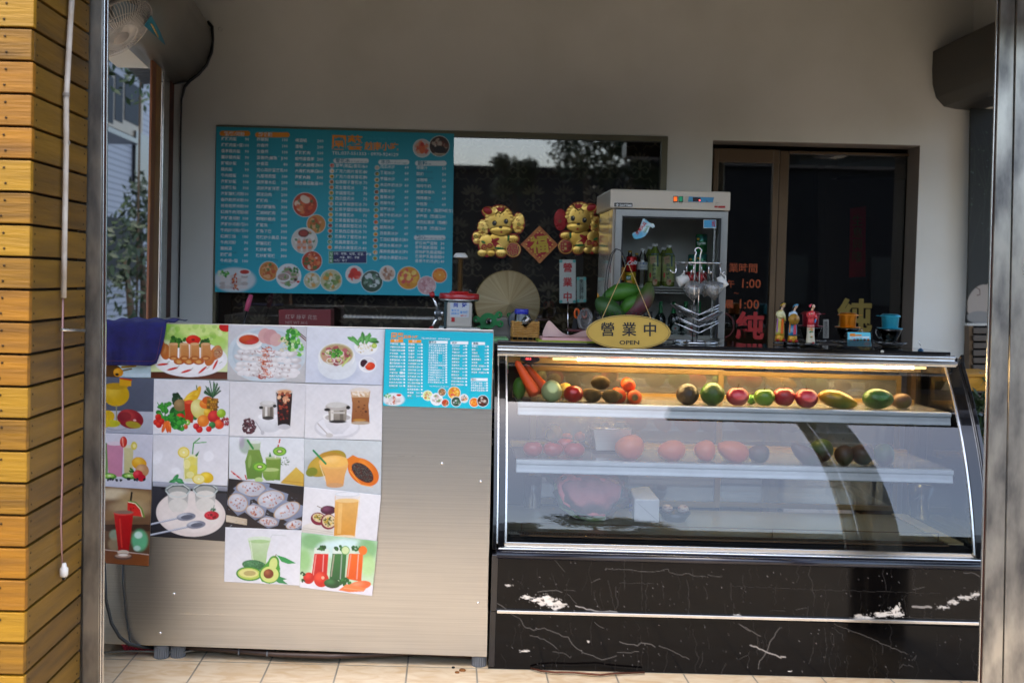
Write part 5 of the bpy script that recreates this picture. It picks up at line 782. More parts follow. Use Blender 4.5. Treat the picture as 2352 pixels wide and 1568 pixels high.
mb=MB(); a=P(*wp('B4',530,862),4.10); mb.lathe([(0,.0),(.010,.0),(.011,.014),(.011,.022)],(a.x,4.095,a.z-.016),14); mb.build('drain_knob',M_cream,dc)
# glass sheet
gl=MB(); nz,nx=36,30; vs=[]
for j in range(nz+1):
    z=ZG0+(ZG1-ZG0)*j/nz; vs+=[(X0+.02+(X1-X0-.04)*i/nx,gy(z),z) for i in range(nx+1)]
gl.add(vs,[(j*(nx+1)+i,j*(nx+1)+i+1,(j+1)*(nx+1)+i+1,(j+1)*(nx+1)+i) for j in range(nz) for i in range(nx)],0,True); gl.build('curved_glass',M_case,dc,fix=False)
# curved end frames: chrome strip, black band, outer black rail
def curve_band(xa,xb,off0,off1,z0,z1,m,name,n=26):
    mb=MB(); A=[];
    for j in range(n+1):
        z=z0+(z1-z0)*j/n; zz=min(z,ZG1); s_=math.sin(th0)+(zz-.475)/GA; th=math.asin(s_); nrm=Vector((0,-math.cos(th),math.sin(th))); b=Vector((0,gy(zz),z)); A.append((b+nrm*off0,b+nrm*off1))
    vs=[]; 
    for a,b in A: vs+=[(xa,a.y,a.z),(xb,a.y,a.z),(xb,b.y,b.z),(xa,b.y,b.z)]
    fs=[(j*4+i,j*4+(i+1)%4,(j+1)*4+(i+1)%4,(j+1)*4+i) for j in range(n) for i in range(4)]+[(0,1,2,3),(n*4+3,n*4+2,n*4+1,n*4)]
    mb.add(vs,fs,0,False); return mb.build(name,m,dc,bevel=.001)
for sx,xe in ((-1,X0),(1,X1)):
    s_=lambda a,b: (xe+min(sx*a,sx*b),xe+max(sx*a,sx*b))
    curve_band(*s_(-.028,-.020),-.004,.006,ZG0,ZG1+.004,M_alu,'glass_edge_strip'); W_=0 if sx<0 else .02; curve_band(*s_(-.0195,.004+W_),-.05,.010,ZG0-.01,ZG1+.028,mat('black gloss frame','07070a',.12,coat=.5) if sx<0 else bpy.data.materials['black gloss frame'],'end_frame')
    curve_band(*s_(.0045+W_,.012+W_),-.022,.004,ZG0,ZG1+.03,M_alu,'outer_strip'); curve_band(*s_(.0125+W_,.026+W_),-.03,.022,ZG0-.02,ZG1+.034,bpy.data.materials['black gloss frame'],'outer_rail')
# side glass
for xe in (X0-.001,X1+.002):
    mb=MB(); pts=[(xe,gy(z)+.052,z) for z in np.linspace(ZG0,ZG1,20)]+[(xe,4.74,ZG1),(xe,4.74,ZG0)]; mb.prism(pts,(.004,0,0)); mb.build('side_glass',M_side,dc)
for q_ in ((X0-.002,X0+.018,4.395,4.42,ZG0,ZG1),(X0-.001,X0+.019,4.70,4.75,ZG0,ZG1),(X1-.018,X1+.002,4.70,4.75,ZG0,ZG1)): mb=MB(); mb.box(*q_); mb.build('corner_post',M_brownal,dc)
# top slab and its ribbed aluminium profile
zt_=zT; mb=MB(); mb.box(X0-.012,X1-.005,4.372,4.66,zt_-.012,zt_); mb.build('top_slab',mat('polished black slab','0a0a0c',.07,col2='141316',scale=20,coat=.4),dc,bevel=.002)
mb=MB(); prof=[(4.375,zt_-.0125),(4.352,zt_-.013),(4.346,zt_-.018),(4.346,zt_-.026),(4.352,zt_-.031),(4.352,zt_-.034),(4.336,zt_-.035),(4.330,zt_-.041),(4.330,zt_-.050),(4.338,zt_-.053),(4.338,zt_-.056),(4.344,zt_-.060),(4.375,zt_-.060)]
A=[Vector((X0-.014,y,z)) for y,z in prof]; B=[Vector((X1+.004,y,z)) for y,z in prof]; loft(mb,A,B,0,False); mb.build('top_profile',mat('ribbed aluminium',(.80,.80,.77),.22,1),dc,bevel=.0018)
mb=MB(); mb.box(X0+.02,X1-.02,4.376,4.74,zt_-.026,zt_-.0125); mb.box(X0,X1,4.376,4.39,zt_-.05,zt_-.027); mb.build('canopy_lining',mat('gilded lining','a89470',.4,.3),dc)
# lamp tube
lx0,lx1=P(1270,822,4.40).x,P(2126,843,4.40).x; zl=vz(1700,833,4.40); LT=emit('warm lamp tube',(1.0,.68,.30),24,(1,.9,.6))
mb=MB(); mb.tube([(lx0+.1,4.40,zl),(lx1-.05,4.40,zl)],.0075,10); tb=mb.build('lamp_tube',LT,dc)
mb=MB(); mb.tube([(lx0,4.40,zl),(lx0+.1,4.40,zl)],.007,10); mb.tube([(lx1-.05,4.40,zl),(lx1,4.40,zl)],.007,10); mb.build('lamp_socket',emit('dim lamp end',(.9,.55,.2),.8,(.6,.5,.3)),dc)
# therm display
a=P(*wp('C8',405,190),4.36); mb=MB(); mb.prism([(a.x+math.cos(t)*.040,4.365,a.z+math.sin(t)*.016) for t in [2*PI*i/28 for i in range(28)]],(0,.012,0)); th_=mb.build('temperature_display',M_black,dc,bevel=.002)
mb=MB(); mb.box(a.x-.024,a.x+.022,4.362,4.3645,a.z-.007,a.z+.007); mt=MB(); letter(mb,'C8',4.3615,345,197,30,'88.8',1,'l',.02,.02); mb.build('digits',[mat('dark red screen','3a0a10',.3),emit('red digits',(1,.08,.08),.5,(.4,.02,.02))],th_)
# shelves
ZS1=P(1427,929,4.275).z; ZS2=P(1427,1061,4.19).z; M_shelf=mat('white shelf enamel','dfe6e6',.35,coat=.2)
for nm,zs_,yl,xa,xb in (('shelf',ZS1,4.272,P(1190,922,4.272).x,P(2186,953,4.272).x),('shelf',ZS2,4.19,P(1186,1055,4.19).x,P(2191,1092,4.19).x)):
    mb=MB(); mb.box(xa,xb,yl+.02,4.64,zs_-.008,zs_-.001); sf=mb.build(nm,thin_glass('glass shelf sheet',1.5,(.93,.96,.96),.05,haze=.16) if zs_==ZS1 else bpy.data.materials['glass shelf sheet'],dc)
    mb=MB(); pr=[(yl+.03,zs_),(yl+.004,zs_),(yl,zs_-.004),(yl,zs_-.016),(yl+.006,zs_-.020),(yl+.004,zs_-.036),(yl+.0,zs_-.050),(yl+.004,zs_-.052),(yl+.03,zs_-.052)]
    loft(mb,[Vector((xa,y,z)) for y,z in pr],[Vector((xb,y,z)) for y,z in pr],0,False); mb.build('shelf_lip',M_shelf,sf,bevel=.003)
    mb=MB(); mb.box(xa,xb,4.62,4.65,zs_-.02,zs_+.012); mb.build('shelf_back_rail',mat('brass rail','d0a860',.3,.6) if zs_==ZS1 else bpy.data.materials['brass rail'],sf)
    for xx in (X0+.02,X1-.045): mb=MB(); mb.box(xx,xx+.014,yl+.05,4.64,zs_-.03,zs_-.010); mb.build('bracket',M_alu,sf)
# floor pan, grille
mb=MB(); mb.box(X0+.02,X1-.02,4.17,4.66,.485,.50); mb.build('floor_pan',mat('pale steel pan','b4b2a0',.25,.4,scale=4),dc)
mb=MB(); n=150
for i in range(n): x=X0+.09+(X1-X0-.2)*i/n; mb.box(x,x+.0045,4.122,4.165,.497,.500)
mb.box(X0+.08,X1-.1,4.119,4.1215,.495,.502); mb.box(X0+.08,X1-.1,4.1655,4.169,.495,.502); mb.build('air_grille',M_brownal,dc)
mb=MB(); mb.box(X0+.02,X1-.02,4.113,4.168,.478,.490); mb.build('grille_channel',M_dark,dc)
mb=MB(); mb.tube([(X0+.09,4.17,.535),(X1-.12,4.17,.535)],.0022,6); 
for x in (X0+.09,1.28,X1-.12): mb.tube([(x,4.17,.50),(x,4.17,.535)],.0022,6)
mb.build('wire_guard',M_brownal,dc)
mb=MB(); mb.box(X1-.10,X1-.04,4.13,4.66,.5005,.506); mb.build('side_ledge',mat('cream ledge','c8b88a',.4),dc)
# rear sliding doors in brass frames
def rearframe(xa,ya,xb,yb,w_,Y,name):
    a,b=P(xa,ya,Y),P(xb,yb,Y); mb=MB(); z0=.51; mb.box(a.x,a.x+w_,Y,Y+.02,z0,a.z); mb.box(b.x-w_,b.x,Y,Y+.02,z0,a.z); mb.box(a.x+w_,b.x-w_,Y,Y+.02,a.z-w_,a.z); mb.box(a.x+w_,b.x-w_,Y,Y+.02,z0,z0+w_); f=mb.build(name,mat('brass frame','8f7a55',.35,.5) if 'brass frame' not in bpy.data.materials else bpy.data.materials['brass frame'],dc,bevel=.002)
    mb=MB(); mb.box(a.x+w_,b.x-w_,Y+.008,Y+.012,z0+w_,a.z-w_); mb.build('door_pane',thin_glass('rear glass',2.3,(.7,.74,.70),.03,haze=.14) if 'rear glass' not in bpy.data.materials else bpy.data.materials['rear glass'],f)
rearframe(1222,838,1664,838,.024,4.67,'rear_door'); rearframe(1652,852,2072,852,.020,4.70,'rear_door')
mb=MB(); mb.box(X0,X1,4.655,4.668,vz(1700,845,4.66),zt_-.027); mb.build('rear_header',mat('gilt header','988058',.4,.3),dc)
mb=MB(); mb.box(X0+.02,X1-.02,4.80,4.82,.0,.46); mb.build('rear_apron',M_blackm,dc)
# sticker with writing, lower left of glass
Y_=4.096; mb=MB(); a,b,c,e_=Q('B4',280,125,Y_),Q('B4',524,132,Y_),Q('B4',520,275,Y_),Q('B4',275,265,Y_)
fr=[a,b,c,e_,a]; mb.tube(fr,.0008,5,0,False); stk=mb.build('warning_sticker',M_txtk,dc); mt=MB()
for i,(t,h) in enumerate((('本櫥窗玻璃採用防霧',13),('複層防霧無鉛玻璃',20),('經強化+安全處理',20),('(Tempered Laminated',11),('Safety Glass',11),('Temperature Gla',11))): letter(mt,'B4',Y_,295,152+i*22+(6 if i>1 else 0),h*.85,t,0,'l',.02,.01,1)
mt.build('writing',M_txtk,stk)
# ================================================================ fruit
def fm(name,c,c2,sc_=9,r_=.35,coat=.25,ramp=(.35,.65),bump=.05): coat*=.25; r_+=.12; return mat(name,c,r_,col2=c2,scale=sc_,coat=coat,ramp=ramp,bump=bump,bscale=70)
FM=dict(carrot=fm('carrot skin','d8500a','b83c06',6,.5,0),tomato=fm('tomato skin','b01408','8c0e06',5,.2,.5),onion=fm('pale green skin','b8c48c','98a86c',3,.4,.2),yell=fm('yellow skin','d0b050','b89438',3,.4),kiwi=fm('kiwi skin','5a4418','3e2e0e',30,.8,0,bump=.4),avod=fm('dark avocado skin','1a1208','2c2410',16,.35,.3,bump=.5),avog=fm('green avocado skin','1f4a10','3a6a1a',20,.3,.3,bump=.4),apple=fm('red apple skin','a82430','cf7a68',7,.25,.5,(.45,.75)),gapple=fm('green apple skin','5c8a1a','7aa030',6,.25,.5),mangoy=fm('yellow green mango skin','c08a10','3f6a1a',2.4,.3,.4,(.42,.58)),mango=fm('orange red mango skin','d8782c','c04a30',3.0,.35,.3,(.38,.62)),mangod=fm('dusky mango skin','5a2c20','3a4a24',4,.4,.2,(.4,.6)),mangog=fm('green dusky mango skin','4a6a34','4a3030',4,.4,.2,(.4,.6)),lime=fm('light green skin','5a9a30','3f7a20',5,.4),papg=fm('green papaya skin','24560c','3c7014',5,.42,.1,(.35,.7)),papr=fm('ripening papaya skin','345010','54202a',3.2,.42,.1,(.45,.62)),papd=fm('dark green papaya skin','163c0c','284e12',6,.42,.1))
M_stem=mat('dry stem','5a4420',.9)
GS='fruit and vegetables on the display case shelves'
def onz(k,cx,cy,rx,ry,Y,zs_): 
    s_=QS(k,Y); c=Q(k,cx,cy,Y); return Vector((c.x,Y,max(c.z,zs_+ry*s_*.97) if abs(c.z-zs_-ry*s_)>.03 else zs_+ry*s_*.985)),s_
def fruit(name,cat,label,k,cx,cy,rx,ry,Y,zs_,m,rot=0,shape='round',depth=None,stem=None,free=False):
    c,s_=onz(k,cx,cy,rx,ry,Y,zs_)
    if free: c=Q(k,cx,cy,Y)
    a,b=rx*s_,ry*s_; d_=depth or min(a,b); R=Matrix.Rotation(-rot,3,'Y'); sd=random.random()*9
    def f(p):
        x,y,z=p; w_=1+.03*math.sin(3*x/a+sd)+.03*math.sin(2.3*z/b+sd*2)
        if shape=='apple': t=math.hypot(x,y)/a; z=z-.20*b*math.exp(-(t*3)**2)*(1 if z>0 else -.7); x*=1-.10*(z/b<0)*abs(z/b); y*=1-.10*(z/b<0)*abs(z/b)
        if shape=='mango': z*=1+.10*math.sin(x/a*1.4); z+=b*.10*(x/a)**2
        if shape=='pear': q=1-.28*max(0,x/a); z*=q; y*=q
        if shape=='tom': z*=.96; z-=.10*b*math.exp(-(math.hypot(x,y)/a*3)**2)*(1 if z>0 else 0)
        return Vector((x*w_,y*w_,z*w_))
    t=thing(name,label,cat,(c.x,c.y,c.z-b),GS); mb=MB(); mb.ball(c,(a,d_,b),26,0,R,f); mb.build('flesh',FM[m],t)
    if stem: mb=MB(); p=c+R@Vector((0,0,b*.78)); mb.tube([p,p+R@Vector((stem*.2,0,b*.28)),p+R@Vector((stem*.6,0,b*.5))],[.0022,.0015,.0012],6); mb.build('stalk',M_stem,t)
    if shape=='tom': mb=MB(); [mb.tube([c+Vector((0,0,b*.84)),c+Vector((math.cos(g)*.010,math.sin(g)*.010,b*.86)),c+Vector((math.cos(g)*.018,math.sin(g)*.018,b*.80))],.0014,5) for g in [i*1.25 for i in range(5)]]; mb.build('calyx',bpy.data.materials['green leaves'],t)
    return t
def carrot(label,p0,p1,r0,r1,k,Y0,Y1,cut=False):
    a,b=Q(k,*p0,Y0),Q(k,*p1,Y1); s_=QS(k,Y0); n=16; t=thing('carrot',label,'carrot',b,GS); mb=MB(); pts=[a.lerp(b,i/n) for i in range(n+1)]; rs=[(r0+(r1-r0)*i/n)*s_*(1+.02*math.sin(i*2.3)) for i in range(n+1)]; rs[0]*=.55; rs[-1]*=.6; pts.insert(0,a-(b-a)*.02); rs.insert(0,rs[0]*.3); pts.append(b+(b-a)*.02); rs.append(rs[-1]*.3); mb.tube(pts,rs,16); mb.build('root',FM['carrot'],t)
    if cut: mb=MB(); dr_=(b-a).normalized(); mb.ball(b+dr_*.006,(r1*s_*.45,.004,r1*s_*.45),12); mb.build('cut_crown',mat('cut crown','6a5a34',.8),t)
Z1,Z2=ZS1,ZS2
fruit('mango','mango','light green mango at the left end of the top shelf behind the carrots','B2',226,425,46,70,4.40,Z1,'lime')
carrot('long carrot leaning upright at the left end of the top shelf',(208,240),(335,462),20,46,'B2',4.33,4.31); carrot('carrot leaning behind the long upright one on the top shelf',(268,262),(400,440),16,48,'B2',4.42,4.39)
fruit('guava','guava','pale green guava beside the leaning carrots','B2',440,432,72,71,4.33,Z1,'onion'); fruit('melon','melon','pale yellow fruit peeping between the guava and the tomato','B2',528,418,52,52,4.45,Z1,'yell')
fruit('tomato','tomato','single tomato on the top shelf beside the pale green guava','B2',583,452,69,58,4.32,Z1,'tomato',0,'tom')
fruit('kiwi','kiwi','brown kiwi just right of the top shelf tomato','B2',712,468,61,46,4.33,Z1,'kiwi'); fruit('kiwi','kiwi','brown kiwi half in front of a carrot end','B2',832,470,62,46,4.32,Z1,'kiwi'); fruit('kiwi','kiwi','kiwi lying on top of the other kiwis','B2',762,380,64,46,4.37,Z1+.058,'kiwi',free=True); fruit('kiwi','kiwi','kiwi mostly hidden behind the others','B2',676,432,40,34,4.46,Z1,'kiwi')
carrot('carrot lying end on, on top of two others',(935,385),(952,402),40,42,'B2',4.50,4.36); carrot('carrot lying end on beside the front kiwi',(868,450),(888,468),40,46,'B2',4.5,4.35,True); carrot('carrot with its cut crown facing out, right of the pile',(975,462),(990,478),40,46,'B2',4.5,4.31,True)
fruit('avocado','avocado','dark purple avocado standing alone in the middle of the top shelf','B2',1337,455,77,71,4.34,Z1,'avod'); fruit('avocado','avocado','bright green avocado beside the dark purple one','B2',1502,452,84,74,4.36,Z1,'avog')
fruit('apple','apple','leftmost red apple, beside the bright green avocado','B2',1667,474,76,66,4.32,Z1,'apple',0,'apple',stem=.01)
fruit('apple','apple','green apple between two red apples','B3',258,486,70,61,4.33,Z1,'gapple',0,'apple',stem=.006); fruit('lime','lime','small lime behind the apples','B3',176,508,36,32,4.40,Z1,'lime')
fruit('apple','apple','red apple just right of the green apple','B3',387,482,74,65,4.35,Z1,'apple',0,'apple',stem=.004); fruit('apple','apple','red apple beside the long yellow papaya','B3',538,488,78,67,4.32,Z1,'apple',0,'apple',stem=-.004)
fruit('papaya','papaya','long yellow and green papaya on the top shelf','B3',745,490,134,60,4.33,Z1,'mangoy',-.22,'pear',depth=.045)
fruit('avocado','avocado','large dark green avocado near the right end of the top shelf','B3',1010,500,98,70,4.33,Z1,'avog',0,stem=None); fruit('acorn_squash','squash','small green squash with a stub behind the large green avocado','B3',958,490,50,52,4.42,Z1,'avog',stem=.004); fruit('avocado','avocado','brown avocado at the right end of the top shelf','B3',1165,492,66,52,4.38,Z1,'mangod')
for x_,y_,rx,ry,lb_ in ((315,828,66,55,'leftmost tomato of the front three on the lower shelf'),(450,833,65,55,'middle tomato of the front three on the lower shelf'),(588,838,68,57,'tomato nearest the steel tray on the lower shelf')): fruit('tomato','tomato',lb_,'B2',x_,y_,rx,ry,4.26,Z2,'tomato',0,'tom')
fruit('tomato','tomato','tomato behind the front three on the lower shelf','B2',530,785,55,50,4.42,Z2,'tomato',0,'tom')
for x_,y_,rx,ry,rt,k,m,lb_ in ((955,828,104,80,.25,'B2','mango','large orange red mango right of the steel tray'),(1232,845,97,68,.12,'B2','mango','orange mango lying flat, second from the steel tray'),(1450,852,70,72,0,'B2','mango','small upright orange mango in the middle of the lower shelf'),(1635,858,108,72,-.28,'B2','mango','long orange and green mango sloping down to the right'),(220,880,72,60,0,'B3','mangod','round dark fruit after the orange mangoes'),(535,868,122,58,-.6,'B3','mangod','long brown mango tilted in front of a green one'),(632,862,80,74,0,'B3','mangog','green and purple mango behind the tilted brown one'),(785,880,65,65,0,'B3','mangod','round dusky fruit left of the dark pair'),(905,885,72,72,0,'B3','mangod','dark wrinkled fruit second from the right end'),(1045,882,73,74,0,'B3','mangog','green fruit at the right end of the lower shelf')):
    fruit('mango','mango',lb_,k,x_,y_,rx,ry,4.26 if x_!=632 else 4.34,Z2,m,rt,'mango')
# steel tray with a bag, onions in a bag
ty=thing('steel_tray','deep steel food pan standing on the lower shelf','food pan',Q('B2',845,830,4.42),GS); mb=MB(); A=[Q('B2',716,690,4.38),Q('B2',968,690,4.38),Q('B2',948,826,4.38),Q('B2',736,826,4.38)]; B=[p+Vector((0,.18,0)) for p in A]; mb.add(A+B,[(0,1,2,3),(4,5,6,7),(1,2,6,5),(0,3,7,4),(3,2,6,7)]); o=mb.build('pan',M_steel,ty); sd_=o.modifiers.new('thickness','SOLIDIFY'); sd_.thickness=.002
mb=MB(); R_=[Q('B2',706,684,4.37),Q('B2',978,684,4.37)]; a,b=R_; mb.tube([a,b,b+Vector((0,.2,.0)),a+Vector((0,.2,.0))],.003,6,0,True); mb.build('rim',M_chrome,ty)
M_film=thin_glass('plastic film',1.6,(.93,.91,.88),.15,.6,60,haze=.10)
def crumple(name,cat,label,k,cx,cy,rx,ry,Y,m=M_film,dep=.06,amp=.18):
    c=Q(k,cx,cy,Y); s_=QS(k,Y); sd=random.random()*9
    def f(p): 
        q=1+amp*math.sin(p.x*70+sd+math.sin(p.z*50))*math.sin(p.z*60+sd*2+p.y*40)+amp*.5*math.sin(p.x*190+p.z*140+sd); return p*q
    t=MB(); t.ball(c,(rx*s_,dep,ry*s_),40,0,None,f); return t.build(name,m,label=label,cat=cat,loc=c,group=GS)
crumple('plastic_bag','plastic bag','crumpled clear bag lying in the steel food pan','B2',770,650,85,55,4.45)
crumple('plastic_bag','plastic bag','clear bag of onions behind the lower shelf tomatoes','B2',560,690,165,130,4.50,dep=.08)
for x_,y_,r_,lb_ in ((455,712,62,'onion at the left of the clear bag'),(625,735,38,'small onion at the right of the clear bag'),(540,738,34,'small pinkish onion in the middle of the clear bag')): fruit('onion','onion',lb_,'B2',x_,y_,r_,r_*.85,4.50,Z2,'yell' if x_==455 else 'mango',free=True)
# lower compartment
wm=thing('watermelon_wedge','large cut piece of pink watermelon wrapped in clear film at the bottom of the case','watermelon',Q('B2',680,1260,4.36),GS); Yw=4.33
poly=[(480,1050),(560,1010),(700,1000),(830,1025),(905,1060),(895,1140),(840,1220),(790,1262),(700,1262),(600,1235),(520,1180),(486,1110)]
mb=qprism('B2',poly,Yw,.13); mb.build('flesh',mat('watermelon flesh','f08c88',.5,col2='e87070',scale=6),wm,bevel=.008)
mb=MB(); mb.tube([Q('B2',x,y,Yw+.06) for x,y in ((476,1045),(482,1110),(516,1186),(598,1243),(698,1270),(792,1270))],[.012,.016,.018,.018,.016,.012],10); mb.build('rind',mat('pale rind','b8c890',.5,col2='5a8a3c',scale=5),wm)
mb=MB(); c=Q('B2',700,1110,Yw+.05); s_=QS('B2',4.33); mb.ball(c,(255*s_,.09,150*s_),44,0,None,lambda p:p*(1+.07*math.sin(p.x*60+p.z*34)+.05*math.sin(p.z*120-p.x*90)+.03*math.sin(p.x*260))); mb.build('film_wrap',M_film,wm)
ct=thing('milk_carton','white drink carton lying with its square end facing out','carton',Q('B2',1070,1310,4.25),GS); mb=MB(); A=[Q('B2',985,1145,4.24),Q('B2',1155,1150,4.24),Q('B2',1150,1308,4.24),Q('B2',982,1300,4.24)]; B=[Q('B2',955,1075,4.43),Q('B2',1080,1060,4.43),Q('B2',1080,1200,4.43),Q('B2',955,1200,4.43)]; mb.hexa(A,B); mb.build('carton_body',mat('white card','dcdcd8',.5),ct,bevel=.006)
mb=MB(); mb.tube([Q('B2',1000,1165,4.2385),Q('B2',1140,1290,4.2385)],.0006,4); mb.build('end_crease',mat('grey crease','9a9a98',.6),ct); mb=MB(); letter(mb,'B2',4.3,962,1200,20,'鮮奶',0,vert=30,ang=0); mb.build('print',M_txtb,ct)
def glass_cup(name,label,k,cx,ytop,ybot,rt,rb,Y,m=None,cat='glass'):
    a,b=Q(k,cx,ytop,Y),Q(k,cx,ybot,Y); s_=QS(k,Y); h=a.z-b.z; t=thing(name,label,cat,(b.x,Y,b.z),GS); mb=MB(); mb.lathe([(0,.002),(rb*s_,0),(rt*s_,h),(rt*s_-.002,h),(rb*s_-.002,.010),(0,.010)],(b.x,Y,b.z),28); mb.build('tumbler',M_glass,t); mb=MB(); mb.lathe([(rt*s_-.003,h-.001),(rt*s_,h+.002),(rt*s_+.001,h-.001)],(b.x,Y,b.z),28); mb.build('rim',thin_glass('rim glass',2.4,(.8,.8,.75)) if 'rim glass' not in bpy.data.materials else bpy.data.materials['rim glass'],t)
glass_cup('tumbler','clear tumbler at the bottom right of the display case, the left one','B3',1285,1062,1268,80,58,4.42); glass_cup('tumbler','clear tumbler at the bottom right of the display case, the right one','B3',1515,1068,1282,82,60,4.42); glass_cup('glass_jar','tall clear jar at the bottom left of the display case','B2',312,1000,1200,60,56,4.42,cat='jar')
bw=thing('dark_dish','dark dish of fruit behind the white carton','dish',Q('B2',1250,1290,4.45),GS); s_=QS('B2',4.45); mb=MB(); c=Q('B2',1250,1300,4.45); mb.lathe([(0,0),(60*s_,0),(105*s_,70*s_),(100*s_,70*s_),(55*s_,6*s_),(0,6*s_)],c,28); mb.build('bowl',mat('dark ceramic','1c2024',.3),bw); mb=MB(); [mb.ball(c+Vector((dx,0,90*s_)),(38*s_,.02,28*s_),14) for dx in (-.03,.035)]; mb.build('contents',mat('striped peel','c8b8a8',.6,col2='8a5a48',scale=40,stretch=(1,1,4)),bw)
# ================================================================ things on the display case and behind the counters
ZT=zT
def stack(mb,k,Y,rows,mi=0,n=16,dr=.7,cap=True):
    """a body of elliptical rings: rows of (y, cx, rx[, depth ratio]) in window pixels"""
    s_=QS(k,Y); vs=[]
    for r in rows:
        y,cx,rx=r[:3]; q=r[3] if len(r)>3 else dr; c=Q(k,cx,y,Y); vs+=[(c.x+rx*s_*math.cos(2*PI*i/n),c.y+rx*s_*q*math.sin(2*PI*i/n),c.z) for i in range(n)]
    m=len(rows); fs=[(j*n+i,j*n+(i+1)%n,(j+1)*n+(i+1)%n,(j+1)*n+i) for j in range(m-1) for i in range(n)]
    mb.add(vs,fs+([tuple(range(n)),tuple(range((m-1)*n,m*n))[::-1]] if cap else []),mi,True)
def limb(mb,k,pts,Y,mi=0,n=10):   # pts (x,y,r,dy)
    s_=QS(k,Y); mb.tube([Q(k,p[0],p[1],Y)+Vector((0,p[3] if len(p)>3 else 0,0)) for p in pts],[p[2]*s_ for p in pts],n,mi)
def blobe(mb,k,x,y,rx,ry,Y,dep,mi=0,rot=0,n=20): s_=QS(k,Y); mb.ball(Q(k,x,y,Y),(rx*s_,dep,ry*s_),n,mi,Matrix.Rotation(-rot,3,'Y'))
